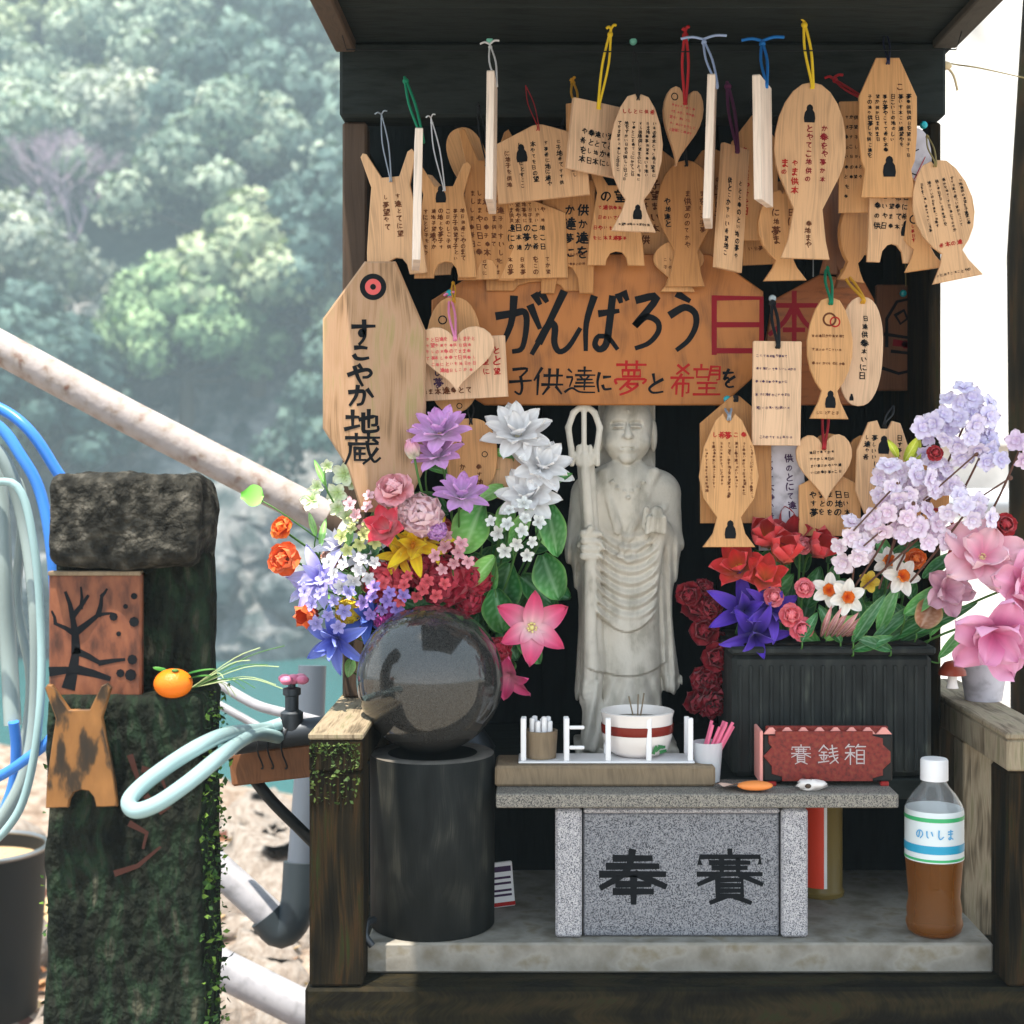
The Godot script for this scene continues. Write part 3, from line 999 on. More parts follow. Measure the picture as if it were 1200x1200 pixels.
	m.tube([at(-730, 28, 2.66), Vector3(at(-730, 0, 2.66).x, -0.1, -2.66)], 0.03, 16)
	part(sp, "support", m.done(), mats.painted_pipe)
	# hoses
	# a pole with a peg that the bunch of hoses hangs from
	var hp_ := at(-86, 452, 2.3)
	var pole := thing("hose_pole", "wooden pole with a peg carrying the bunch of hoses", "pole", Vector3(hp_.x, 0, -2.34))
	var pm := MB.new()
	pm.tube([Vector3(0, -0.05, 0), Vector3(0.004, 0.7, 0), Vector3(0, 1.5, 0)], [0.03, 0.028, 0.026], 14)
	part(pole, "shaft", pm.done(), mats.timber_brown)
	pm = MB.new()
	pm.tube([Vector3(0, hp_.y - 0.03, 0.02), Vector3(0.01, hp_.y - 0.025, 0.07), Vector3(0.012, hp_.y - 0.005, 0.1)], 0.009, 10)
	part(pole, "peg", pm.done(), mats.timber_brown)
	var hs := [
		["blue_hose", "blue hose arching highest, ending above the stone post's cap", "hose_blue", 0.0085, [[-130, 620], [-112, 500], [-80, 452], [-10, 474], [30, 500], [62, 545], [88, 600], [98, 740], [104, 1000], [112, 1500]], 2.3],
		["blue_hose", "blue hose arching just under the highest one", "hose_blue", 0.0085, [[-120, 640], [-108, 520], [-80, 468], [-8, 495], [25, 535], [48, 580], [62, 660], [70, 800], [78, 1000], [84, 1520]], 2.25],
		["blue_hose", "blue hose looping low beside the cat-shaped board, above the bucket", "hose_blue", 0.0075, [[-190, 1500], [-150, 1060], [-60, 935], [-5, 912], [30, 890], [62, 862], [96, 800], [110, 860], [124, 1100], [130, 1500]], 2.2],
		["blue_hose", "blue hose hanging nearly straight down below a thick clear one", "hose_blue", 0.008, [[16, 846], [19, 880], [14, 925], [-10, 985], [-50, 1060], [-90, 1200], [-100, 1500]], 2.29],
		["clear_hose", "thick clear hose hanging at the picture's edge, outermost of its bunch", "hose_clear", 0.013, [[-110, 640], [-100, 520], [-78, 470], [-40, 500], [-4, 560], [4, 660], [10, 760], [15, 850]], 2.3],
		["clear_hose", "clear hose bending down between the blue hoses and the post", "hose_clear", 0.0105, [[-104, 660], [-98, 540], [-76, 474], [-30, 505], [8, 545], [30, 620], [42, 720], [42, 830], [30, 905], [2, 960], [-36, 1010], [-80, 1140], [-96, 1480]], 2.26],
		["clear_hose", "thin clear hose hanging behind the thicker clear ones", "hose_clear", 0.0075, [[-100, 700], [-92, 540], [-76, 478], [-20, 540], [25, 575], [20, 700], [36, 800], [22, 900], [2, 950], [-34, 1010], [-70, 1140], [-84, 1440]], 2.36],
		["clear_hose", "pale clear hose curving close to the stone post's edge", "hose_pale", 0.006, [[-96, 720], [-90, 560], [-74, 490], [-30, 560], [20, 570], [40, 640], [48, 740], [46, 840], [30, 930], [4, 976], [-40, 1016], [-86, 1140], [-110, 1520]], 2.2]]
	for h in hs:
		var pts := []
		for q in h[4]:
			pts.append(at(q[0], q[1], h[5] + rng.randf_range(-0.012, 0.012)))
		m = MB.new()
		m.tube(smooth_path(pts), h[3], 14)
		solo(h[0], h[1], "hose", m.done(), mats[h[2]])
	# bucket
	var bk := thing("bucket", "black bucket with a metal rim, full of sand", "bucket", at(-24, 1186, 3.48))
	m = MB.new()
	m.lathe([Vector2(0, 0), Vector2(0.125, 0), Vector2(0.15, 0.37), Vector2(0.142, 0.37), Vector2(0.138, 0.3)], 40)
	part(bk, "body", m.done(), mats.black_plastic)
	m = MB.new()
	var ring := []
	for i in 41:
		ring.append(Vector3(cos(TAU * i / 40) * 0.147, 0.372, sin(TAU * i / 40) * 0.147))
	m.tube(ring, 0.006, 8, false)
	part(bk, "rim", m.done(), mats.steel)
	m = MB.new()
	m.lathe([Vector2(0, 0.352), Vector2(0.08, 0.349), Vector2(0.14, 0.34)], 32)
	part(bk, "sand_fill", m.done(), mats.sand)
	# tap with its hose, on a wooden arm
	var arm := MB.new()
	arm.box(Vector3(-0.06, -0.022, -0.02), Vector3(0.09, 0.022, 0.02), 0.003)
	var wa := solo("wooden_block", "short brown wooden block carrying the water tap beside the shrine", "wooden block", arm.done(), mats.timber_block, at(325, 893, 2.05))
	wa.rotation.z = 0.12
	var tp := thing("water_tap", "grey water tap with a pink cross handle, wired to a wooden block", "tap", at(330, 858, 2.03))
	k = 2.03 / FOCAL
	m = MB.new()
	m.tube([Vector3(-52, -10, 20) * k, Vector3(-20, -6, 4) * k, Vector3(30, 0, -4) * k, Vector3(70, 4, -10) * k], [0.015, 0.016, 0.018, 0.018], 16)
	part(tp, "body", m.done(), mats.iron)
	m = MB.new()
	m.lathe([Vector2(0.015, 0), Vector2(0.015, 0.022), Vector2(0.009, 0.026), Vector2(0.009, 0.044), Vector2(0.012, 0.046), Vector2(0.012, 0.054), Vector2(0.005, 0.056), Vector2(0.005, 0.066)], 18)
	part(tp, "stem", m.done(), mats.iron, Vector3(12 * k, 0.004, 0))
	m = MB.new()
	for i in 4:
		var a := TAU * i / 4 + 0.5
		m.ball(Vector3(cos(a) * 0.0145, 0, sin(a) * 0.0145), Vector3(0.009, 0.006, 0.009), 10, 6)
	m.ball(Vector3.ZERO, Vector3(0.01, 0.007, 0.01), 10, 6)
	part(tp, "handle", m.done(), mats.pink_plastic, Vector3(14 * k, 0.07, 0))
	for s in [-22.0, -10.0, 6.0]:
		m = MB.new()
		var loop := []
		for i in 21:
			loop.append(Vector3(s * k + 0.003 * sin(i), cos(TAU * i / 20) * 0.03 - 0.018, sin(TAU * i / 20) * 0.025))
		m.tube(loop, 0.0012, 5, false)
		part(tp, "wire", m.done(), mats.cord_black)
	m = MB.new()
	var hp := [[330, 848, 2.01], [306, 855, 1.98], [268, 860, 1.74], [236, 873, 1.63], [196, 898, 1.61], [164, 923, 1.6], [151, 940, 1.59], [160, 950, 1.585], [186, 941, 1.585], [222, 916, 1.6], [256, 888, 1.64], [282, 868, 1.78], [302, 860, 1.93], [326, 864, 2.01]]
	var pts := []
	for q in hp:
		pts.append(at(q[0], q[1], q[2]))
	m.tube(smooth_path(pts), 0.0085, 14)
	solo("pale_hose", "pale blue hose bent into a long loop from the tap past the stone post", "hose", m.done(), mats.hose_pale)
	m = MB.new()
	m.tube(smooth_path([at(292, 905, 2.06), at(318, 938, 2.05), at(352, 972, 2.05), at(380, 1000, 2.06)]), 0.008, 10)
	solo("black_hose", "black rubber hose slanting down from the wooden block", "hose", m.done(), mats.black_plastic)
	m = MB.new()
	m.tube(smooth_path([at(255, 800, 2.5), at(300, 826, 2.45), at(345, 838, 2.4), at(400, 852, 2.35)]), 0.008, 12)
	solo("thin_pipe", "thin pale pipe running behind the tap towards the shrine", "pipe", m.done(), mats.pvc)
	m = MB.new()
	m.tube(smooth_path([at(250, 822, 2.62), at(300, 850, 2.6), at(360, 885, 2.58)]), 0.007, 12)
	solo("thin_pipe", "thin pale pipe sloping just below the one behind the tap", "pipe", m.done(), mats.pvc)
	var gp := thing("drain_pipe", "grey drain pipe standing behind the shrine's post, with a white branch", "pipe")
	m = MB.new()
	m.tube([at(366, 780, 2.62), at(362, 900, 2.6), at(352, 1030, 2.58)], 0.024, 20)
	part(gp, "upright_length", m.done(), mats.grey_plastic)
	m = MB.new()
	m.tube(smooth_path([at(353, 1010, 2.58), at(348, 1066, 2.57), at(330, 1090, 2.57), at(312, 1072, 2.57)], 5), 0.03, 20)
	part(gp, "elbow", m.done(), mat("dark_plastic", rgb(46, 54, 60), 0.45))
	m = MB.new()
	m.tube([at(322, 1078, 2.57), at(258, 1020, 2.6), at(200, 968, 2.64)], 0.026, 20)
	part(gp, "white_branch", m.done(), mats.pvc)
	m = MB.new()
	m.tube([at(150, 1080, 3.0), at(262, 1136, 2.95), at(400, 1205, 2.9), at(520, 1265, 2.86)], 0.036, 20)
	solo("white_pipe", "thick white pipe lying on the bank at the foot of the shrine", "pipe", m.done(), mats.pvc)


func cat_outline(w: float, h: float) -> PackedVector2Array:
	var o := PackedVector2Array()
	for q in [[-0.46, 0.47], [-0.42, 0.5], [-0.36, 0.49], [-0.14, 0.29], [0.14, 0.29], [0.3, 0.48], [0.37, 0.5], [0.43, 0.46], [0.3, 0.22], [0.33, 0.12], [0.4, -0.1], [0.45, -0.3], [0.48, -0.5], [0.2, -0.5], [0.17, -0.42], [0.1, -0.37], [0.0, -0.36], [-0.1, -0.38], [-0.16, -0.44], [-0.18, -0.5], [-0.48, -0.5], [-0.46, -0.3], [-0.41, -0.1], [-0.35, 0.12], [-0.32, 0.22]]:
		o.append(Vector2(q[0] * w, q[1] * h))
	return o


func right_side() -> void:
	var m := MB.new()
	m.box(Vector3(1.02, -0.3, -5.6), Vector3(7.5, 4.6, -5.35), 0.01)
	var wall := thing("white_wall", "bright white rendered wall standing behind the shrine's open side", "wall")
	part(wall, "panel", m.done(), mats.white_wall)
	m = MB.new()
	m.box(Vector3(1.02, 1.3, -5.35), Vector3(7.5, 1.335, -5.29), 0.004)
	part(wall, "ledge", m.done(), mats.white_wall)
	m = MB.new()
	m.tube([at(1060, 588, 3.4), at(1500, 590, 3.4)], 0.03, 18)
	var rl := thing("handrail", "pale grey tubular handrail crossing in front of the white wall", "handrail")
	part(rl, "tube", m.done(), mat("rail_grey", rgb(186, 190, 198), 0.4))
	for px in [1290, 1480]:
		m = MB.new()
		m.tube([at(px, 590, 3.4), Vector3(at(px, 590, 3.4).x, -0.05, -3.4)], 0.022, 14)
		part(rl, "post", m.done(), mats.rail_grey)
	m = MB.new()
	m.tube([at(1232, -120, 2.6), at(1207, 300, 2.6), at(1212, 700, 2.6), at(1222, 1600, 2.6)], [0.036, 0.038, 0.04, 0.044], 14)
	solo("leaning_pole", "dark weathered wooden pole leaning at the picture's edge beside the white wall", "pole", m.done(), mats.timber)
	# a string tied to the end of the shrine's beam
	m = MB.new()
	m.tube(smooth_path([at(1102, 72, 2.05), at(1122, 76, 2.08), at(1150, 80, 2.12), at(1204, 92, 2.55)]), 0.0011, 5)
	var s := thing("tied_string", "thin tan string tied from the beam's end to the leaning pole", "string")
	part(s, "strand", m.done(), mats.cord_olive)
	m = MB.new()
	m.ball(at(1108, 77, 2.05), Vector3(0.009, 0.006, 0.005), 8, 5)
	m.tube(smooth_path([at(1108, 77, 2.05), at(1117, 88, 2.05), at(1122, 106, 2.05)]), 0.0018, 5)
	part(s, "knot", m.done(), mat("straw", rgb(206, 186, 150), 0.8))


# ------------------------------------------------------------------ the shrine itself
const XL := -0.268
const XR := 0.536
const DECK := 0.848      # top of the inner deck and of the granite slab


func shrine() -> void:
	var s := thing("wooden_shrine", "dark old wooden shrine box with flat roof, open front and side rails", "shrine", Vector3(0.135, 0, -2.1))
	var o := -s.position
	# foot: a dark sill beam on a low stone base
	part(s, "base", boxed(Vector3(-0.28, 0, -2.36), Vector3(0.62, 0.5, -1.83), 0.01), mats.timber, o)
	part(s, "sill_beam", boxed(Vector3(-0.278, 0.5, -2.36), Vector3(0.66, 0.632, -1.8), 0.004), mats.timber_flat, o)
	# side frames: posts and rails
	for q in [[-0.273, -0.21], [0.545, 0.606]]:
		part(s, "front_post", boxed(Vector3(q[0], 0.633, -1.866), Vector3(q[1], 0.885, -1.802), 0.003), mats.timber, o)
		part(s, "rear_post", boxed(Vector3(q[0] + 0.008, 0.633, -2.24), Vector3(q[1] - 0.008, 0.885, -2.2), 0.002), mats.timber, o)
		part(s, "side_rail", boxed(Vector3(q[0], 0.886, -2.25), Vector3(q[1], 0.9225, -1.8), 0.002), mats.timber if q[0] < 0.0 else mats.timber_pale, o)
		part(s, "rail_cap", boxed(Vector3(q[0] - 0.001, 0.923, -2.251), Vector3(q[1] + 0.001, 0.931, -1.799), 0.002), mats.timber_pale, o)
	part(s, "middle_post", boxed(Vector3(0.547, 0.633, -2.04), Vector3(0.59, 0.885, -1.995), 0.002), mats.timber_pale, o)
	part(s, "back_panel", boxed(Vector3(-0.268, 0.634, -2.2), Vector3(0.54, 0.82, -2.18), 0.001), mats.timber_back, o)
	part(s, "deck", boxed(Vector3(-0.209, 0.821, -2.36), Vector3(0.5, 0.847, -1.945), 0.002), mats.timber_black, o)
	# cabinet
	for i in 6:
		var x0 := lerpf(XL, XR, i / 6.0)
		var x1 := lerpf(XL, XR, (i + 1) / 6.0)
		part(s, "back_board", boxed(Vector3(x0 + 0.0007, 0.848, -2.372 + 0.002 * (i % 2)), Vector3(x1 - 0.0007, 1.808, -2.352 + 0.002 * (i % 2)), 0.0015), mats.timber_back, o)
	part(s, "backing_sheet", boxed(Vector3(XL, 0.62, -2.386), Vector3(XR, 1.806, -2.376), 0.0), mats.timber_back, o)
	part(s, "corner_post", boxed(Vector3(XL, 0.932, -2.1), Vector3(XL + 0.033, 1.705, -2.062), 0.003), mats.timber_brown, o)
	part(s, "corner_post", boxed(Vector3(XR - 0.016, 0.672, -2.1), Vector3(XR, 1.705, -2.062), 0.003), mats.timber, o)
	for x in [XL, XR - 0.014]:
		for i in 3:
			part(s, "side_board", boxed(Vector3(x, 0.932 if x < 0.0 else 0.672, -2.35 + i * 0.0833 + 0.0006), Vector3(x + 0.014, 1.705, -2.35 + (i + 1) * 0.0833 - 0.0006), 0.001), mats.timber, o)
	part(s, "cross_beam", boxed(Vector3(XL - 0.001, 1.707, -2.1), Vector3(XR + 0.001, 1.806, -2.04), 0.004), mats.timber_black, o)
	for i in 7:
		var z0 := -2.4 + i * 0.17
		part(s, "roof_board", boxed(Vector3(XL - 0.006, 1.808, z0 + 0.0008), Vector3(XR + 0.02, 1.83, z0 + 0.1692), 0.002), mats.timber_black, o)
	for x in [XL - 0.004, XR - 0.012]:
		part(s, "roof_batten", boxed(Vector3(x, 1.831, -2.4), Vector3(x + 0.03, 1.87, -1.22), 0.002), mats.timber_brown, o)
	part(s, "roof_cover", boxed(Vector3(XL - 0.03, 1.872, -2.42), Vector3(XR + 0.05, 1.885, -1.2), 0.003), mats.timber_black, o)
	part(s, "eave_block", boxed(Vector3(XL - 0.005, 1.79, -2.03), Vector3(XL + 0.022, 1.807, -1.72), 0.002), mats.timber_brown, o)
	part(s, "eave_block", boxed(Vector3(XR - 0.02, 1.795, -2.03), Vector3(XR + 0.012, 1.807, -1.72), 0.002), mats.timber_end, o)
	# thin dark wire the front tags are tied to
	var m := MB.new()
	m.tube([Vector3(XL + 0.01, 1.805, -1.95), Vector3(XL + 0.02, 1.772, -1.95), Vector3(0.135, 1.769, -1.95), Vector3(XR - 0.01, 1.772, -1.95), Vector3(XR, 1.805, -1.95)], 0.0009, 5)
	part(s, "hanging_wire", m.done(), mats.cord_black, o)
	m = MB.new()
	m.tube(smooth_path([at(438, 1078, 1.87), at(430, 1082, 1.85), at(428, 1096, 1.84), at(436, 1108, 1.84)], 5), 0.0045, 8)
	part(s, "metal_hook", m.done(), mats.iron, o)
	# concrete floor slab, then the granite shelf
	solo("floor_slab", "grey concrete slab flooring the shrine, edge stained brown", "slab", boxed(Vector3(-0.378, -0.018, -0.1875), Vector3(0.378, 0.018, 0.1875), 0.0025), mats.concrete, Vector3(0.166, 0.651, -2.037))
	var sl := thing("granite_shelf", "long thin pale granite shelf crossing the shrine's front, holding the offerings", "stone shelf", Vector3(0.188, 0.83, -1.9))
	part(sl, "slab", boxed(Vector3(-0.2435, 0, -0.0425), Vector3(0.2435, 0.0172, 0.0425), 0.0015), mats.granite_slab)
	# carved granite block under it
	var gb := thing("carved_granite_block", "speckled grey granite block carved with two large black characters", "stone block", at(799, 1100, 1.868) + Vector3(0, 0, -0.022))
	var k := 1.868 / FOCAL
	part(gb, "face_panel", boxed(Vector3(-115 * k, 0.001, -0.02), Vector3(115 * k, 146 * k, 0.016), 0.002), mats.granite_face)
	part(gb, "top_edge", boxed(Vector3(-115 * k, 146.2 * k, -0.02), Vector3(115 * k, 152 * k, 0.02), 0.002), mats.granite)
	for x in [-148, 117]:
		part(gb, "side_pillar", boxed(Vector3(x * k, 0.001, -0.022), Vector3((x + 31) * k, 152 * k, 0.022), 0.003), mats.granite)
	for q in [["hou", -57, 0.008], ["sai", 57, 0.0058]]:
		m = MB.new()
		brush(m, q[0], q[1] * k, 71 * k, 80 * k, 62 * k, q[2], 0.0162, 0.0, 0.0, 0.25)
		part(gb, "carved_character", m.done(), mats.ink_black)
	# stone drum and ball
	var c := at(507, 0, 1.93)
	var dr := thing("stone_drum", "black stone drum with a pale worn rim under the ball", "stone drum", Vector3(c.x, 0.669, -1.93))
	m = MB.new()
	m.lathe([Vector2(0, 0), Vector2(0.0755, 0), Vector2(0.0775, 0.002), Vector2(0.0785, 0.21), Vector2(0.0765, 0.2145), Vector2(0.073, 0.2155), Vector2(0.056, 0.2145), Vector2(0.052, 0.209), Vector2(0.03, 0.2), Vector2(0, 0.198)], 72)
	part(dr, "drum", m.done(), mats.drum_stone)
	m = MB.new()
	m.lathe([Vector2(0.0772, 0.2143), Vector2(0.0735, 0.2162), Vector2(0.0585, 0.2156), Vector2(0.056, 0.2148)], 72)
	part(dr, "worn_rim", m.done(), mat("worn_stone", rgb(104, 100, 95), 0.6, tex.blotch, Vector3(12, 12, 12)))
	m = MB.new()
	for i in 260:
		var q := Vector3(rng.randf_range(-0.272, -0.214), 0.918 - pow(rng.randf(), 2.2) * 0.07, -1.8)
		var bs := Basis.from_euler(Vector3(rng.randfn() * 0.8, rng.randf() * TAU, rng.randfn() * 0.8)) * rng.randf_range(0.0015, 0.004)
		m.tint = lin([rgb(70, 92, 44), rgb(54, 76, 38), rgb(88, 104, 52)][i % 3])
		m.quad(q - bs.x, q + bs.y * 0.6 + bs.z * 0.4, q + bs.x, q - bs.y * 0.6, bs.z.normalized())
	var moss := part(s, "moss", m.done(), mats.leaves, o)
	moss.set_meta("kind", "stuff")
	var bl := MB.new()
	bl.ball(Vector3.ZERO, Vector3.ONE * 0.0922, 72, 40)
	solo("stone_ball", "polished dark grey granite ball resting on the black stone drum", "stone ball", bl.done(), mats.ball_stone, Vector3(at(504, 0, 1.93).x, EYE - 0.2735, -1.93))


# ------------------------------------------------------------------ offerings
func offerings() -> void:
	var k := 1.9 / FOCAL
	# timber step on the shelf
	var top := 0.848 + 0.0265
	solo("wooden_step", "low plain wooden board lying on the granite shelf under the white rack", "wooden board", boxed(Vector3(-129 * k, 0, -0.075), Vector3(129 * k, 0.0255, 0.0), 0.003), mats.timber_step, at(709, 0, 1.9) * Vector3(1, 0, 0) + Vector3(0, 0.8478, -1.895))
	# white rack
	var rk := thing("white_rack", "low white plastic rack with upright bars round the incense bowl", "rack", Vector3(at(711, 0, 1.905).x, top - 0.0008, -1.914))
	part(rk, "tray", boxed(Vector3(-104 * k, 0, -0.05), Vector3(104 * k, 0.0025, 0.006), 0.001), mats.white_plastic)
	for x in [-98, -47, 2, 50, 99]:
		part(rk, "bar", boxed(Vector3((x - 3.2) * k, 0.0026, -0.0025), Vector3((x + 3.2) * k, 0.056, 0.0035), 0.001), mats.white_plastic)
		part(rk, "rear_bar", boxed(Vector3((x - 3.2) * k, 0.0026, -0.05), Vector3((x + 3.2) * k, 0.05, -0.045), 0.001), mats.white_plastic)
	for y in [0.017, 0.042]:
		part(rk, "side_rail", boxed(Vector3(-50 * k, y, -0.044), Vector3(-44 * k, y + 0.004, -0.0026), 0.001), mats.white_plastic)
		part(rk, "spur", boxed(Vector3(-43.8 * k, y, 0.0), Vector3(-26 * k, y + 0.0045, 0.003), 0.001), mats.white_plastic)
	var cc := thing("candle_cup", "small wooden cup packed with short white candles", "candle cup", Vector3(at(634, 0, 1.93).x, top + 0.0025, -1.935))
	var m := MB.new()
	m.lathe([Vector2(0, 0), Vector2(0.019, 0), Vector2(0.021, 0.034), Vector2(0.018, 0.034), Vector2(0.017, 0.028), Vector2(0, 0.028)], 24)
	part(cc, "cup", m.done(), mats.timber_step)
	for q in [[-0.011, 0.004, 0.05], [-0.004, 0.008, 0.047], [0.004, 0.006, 0.052], [0.011, 0.002, 0.046], [-0.008, -0.006, 0.051], [0.002, -0.005, 0.048], [0.009, -0.008, 0.05]]:
		m = MB.new()
		m.lathe([Vector2(0, 0.02), Vector2(0.0036, 0.02), Vector2(0.0034, q[2] - 0.001), Vector2(0.0018, q[2]), Vector2(0, q[2])], 10)
		part(cc, "candle", m.done(), mats.white_plastic, Vector3(q[0], 0, q[1]))
	var pot := thing("incense_bowl", "white ceramic incense bowl with a dark red band, behind the rack's bars", "bowl", Vector3(at(747, 0, 1.95).x, top + 0.0025, -1.955))
	m = MB.new()
	m.lathe([Vector2(0, 0), Vector2(0.028, 0), Vector2(0.04, 0.008), Vector2(0.0445, 0.024), Vector2(0.045, 0.047), Vector2(0.047, 0.055), Vector2(0.045, 0.056), Vector2(0.042, 0.047), Vector2(0.041, 0.04), Vector2(0, 0.04)], 40)
	part(pot, "bowl", m.done(), mats.ceramic)
	m = MB.new()
	m.lathe([Vector2(0.0451, 0.0285), Vector2(0.0456, 0.029), Vector2(0.0459, 0.0395), Vector2(0.0454, 0.04)], 40)
	part(pot, "red_band", m.done(), mat("glaze_red", rgb(122, 36, 26), 0.25))
	m = MB.new()
	disc(m, 0, 0, 0, 0.0405, 0, 24)
	var ash := part(pot, "ash", m.done(), mat("ash", rgb(150, 144, 136), 0.95, tex.blotch, Vector3(20, 20, 20)), Vector3(0, 0.0445, 0))
	ash.rotation.x = -PI / 2
	m = MB.new()
	for q in [[0.022, 0.012, 0.5], [0.026, 0.016, -0.2], [0.018, 0.009, 1.2], [0.028, 0.009, 0.1]]:
		var pts := PackedVector2Array([Vector2(q[0], q[1]), Vector2(q[0] + 0.006 * cos(q[2]), q[1] + 0.006 * sin(q[2])), Vector2(q[0] + 0.01 * cos(q[2]), q[1] + 0.008 * sin(q[2]))])
		stroke(m, pts, 0.004, 0.0006, 0.0443)
	part(pot, "painted_leaf", m.done(), mat("glaze_green", rgb(48, 110, 64), 0.25))
	for a in [0.05, -0.35, 0.3]:
		m = MB.new()
		m.tube([Vector3(0.012 * a, 0.044, 0), Vector3(0.03 * a, 0.075 + 0.006 * a, -0.004)], 0.001, 5)
		part(pot, "incense_stick", m.done(), mats.timber_step)
	# pink incense sticks in a glass
	var gs := thing("incense_glass", "small clear cup with a bundle of bright pink incense sticks", "cup", Vector3(at(830, 0, 1.92).x, 0.8482, -1.925))
	m = MB.new()
	m.lathe([Vector2(0, 0.001), Vector2(0.015, 0.001), Vector2(0.019, 0.05), Vector2(0.0178, 0.05), Vector2(0.014, 0.003), Vector2(0, 0.003)], 24)
	var gm := StandardMaterial3D.new()
	gm.resource_name = "frosted_cup"
	gm.albedo_color = Color(0.86, 0.88, 0.9, 0.55)
	gm.transparency = BaseMaterial3D.TRANSPARENCY_ALPHA
	gm.roughness = 0.4
	part(gs, "cup", m.done(), gm)
	for i in 16:
		m = MB.new()
		var a := i * 2.4
		var r0 := 0.004 + 0.006 * ((i * 7) % 5) / 5.0
		var lean := Vector3(0.012 + 0.022 * ((i * 3) % 7) / 7.0, 0, 0)
		m.tube([Vector3(cos(a) * r0 - 0.008, 0.005, sin(a) * r0), Vector3(cos(a) * r0 * 1.5, 0.066 + 0.012 * ((i * 5) % 4) / 4.0, sin(a) * r0) + lean], 0.0022, 6)
		part(gs, "incense_stick", m.done(), mats.incense_pink if mats.has("incense_pink") else mat("incense_pink", rgb(222, 110, 142), 0.7))
	# red collection box
	var cb := thing("collection_box", "small dark box with a notched red front plate and white characters", "collection box", at(971, 0, 1.895) * Vector3(1, 0, 0) + Vector3(0, 0.8472, -1.9))
	part(cb, "body", boxed(Vector3(-76 * k, 0.006, -0.058), Vector3(76 * k, 0.064, 0.0), 0.002), mats.black_plastic)
	for x in [-70, 62]:
		part(cb, "foot", boxed(Vector3(x * k, 0, -0.012), Vector3((x + 10) * k, 0.0058, -0.001), 0.001), mat("lacquer_red", rgb(150, 34, 32), 0.35))
	m = MB.new()
	var pl := PackedVector2Array()
	for q in [[-70, 30], [-62, 30], [-62, 36], [52, 36], [52, 30], [64, 26], [64, 18], [73, 8], [73, -6], [64, -16], [64, -24], [52, -28], [52, -32], [-54, -32], [-54, -26], [-66, -22], [-66, -12], [-76, 2], [-66, 14], [-70, 20]]:
		pl.append(Vector2(q[0], q[1]) * k * Vector2(1, 0.86))
	m.plate(pl, 0.003, 0.0006)
	part(cb, "front_plate", m.done(), mat("plate_red", Color.WHITE, 0.45, noise_tex("plate", 0.02, [[0.0, rgb(76, 30, 24)], [0.5, rgb(124, 38, 33)], [1.0, rgb(128, 66, 46)]]), Vector3(12, 12, 12)), Vector3(0, 0.036, 0.0018))
	for q in [["sai", -32, 24, 0.0013], ["sen", 0, 24, 0.0015], ["hako", 32, 26, 0.0016]]:
		m = MB.new()
		brush(m, q[0], q[1] * k, 4 * k, q[2] * k, q[2] * 0.94 * k, q[3], 0.0036)
		part(cb, "character", m.done(), mats.ink_white, Vector3(0, 0.036, 0))
	part(cb, "side_strip", boxed(Vector3(-80 * k, 0.004, -0.05), Vector3(-76.2 * k, 0.069, 0.002), 0.001), mat("trim_pink", rgb(222, 150, 142), 0.6))
	for i in 8:
		m = MB.new()
		m.plate(PackedVector2Array([Vector2(-9.4 * k, 0), Vector2(9.4 * k, 0), Vector2(2 * k, 8 * k), Vector2(-2 * k, 8 * k)]), 0.004, 0.0005)
		part(cb, "zigzag_tooth", m.done(), mats.trim_pink, Vector3((-66 + i * 18.9) * k, 0.0642, -0.003))
	part(cb, "top_strip", boxed(Vector3(-72 * k, 0.0642, -0.012), Vector3(72 * k, 0.0735, -0.006), 0.001), mats.plate_red)
	# litter on the shelf
	m = MB.new()
	var rows := []
	for i in 7:
		var row := []
		for j in 6:
			row.append(Vector3((i - 3) * 0.0085, 0.003 + 0.0018 * sin(i * 1.4 + j) + 0.001 * j, (j - 2.5) * 0.006))
		rows.append(row)
	m.sheet(rows, [], true)
	var pa := solo("paper_scrap", "crumpled white and peach paper scrap on the shelf before the red box", "paper", m.done(), mat("peach_paper", rgb(232, 196, 176), 0.8), Vector3(at(866, 0, 1.88).x, 0.8484, -1.885))
	pa.rotation.y = 0.3
	m = MB.new()
	m.ball(Vector3(0, 0.006, 0), Vector3(0.022, 0.006, 0.01), 16, 8)
	solo("dried_persimmon", "bright orange dried fruit slice lying on the white paper scrap", "fruit", m.done(), mat("orange_skin", rgb(226, 136, 70), 0.5), Vector3(at(884, 0, 1.875).x, 0.849, -1.868))
	var sh := thing("sea_shell", "small white sea shell below the red box", "shell", Vector3(at(951, 0, 1.88).x, 0.848, -1.878))
	part(sh, "shell_body", stone(Vector3(0.017, 0.007, 0.01), 0.5, 6, 14), mats.ceramic, Vector3(0, 0.006, 0))
	m = MB.new()
	m.ball(Vector3(-0.006, 0.006, 0.0085), Vector3(0.004, 0.003, 0.002), 8, 5)
	part(sh, "shell_mouth", m.done(), mats.timber_brown)
	m = MB.new()
	m.lathe([Vector2(0, 0), Vector2(0.011, 0), Vector2(0.012, 0.003), Vector2(0.008, 0.006), Vector2(0, 0.006)], 20)
	solo("small_dish", "tiny grey dish beside the red box at the shelf's end", "dish", m.done(), mats.ceramic, Vector3(at(1042, 0, 1.92).x, 0.849, -1.962))
	# printed packet and red tin on the floor
	var pk := thing("printed_packet", "small white printed packet leaning behind the black drum", "packet", Vector3(at(590, 0, 2.0).x, 0.6695, -2.0))
	pk.rotation = Vector3(-0.15, 0.25, 0.05)
	part(pk, "card", boxed(Vector3(-0.0155, 0, -0.003), Vector3(0.0155, 0.057, 0.003), 0.001), mats.white_plastic)
	part(pk, "red_stripe", boxed(Vector3(-0.0155, 0.0012, 0.0031), Vector3(0.0155, 0.006, 0.0036), 0.0), mats.ink_red)
	m = MB.new()
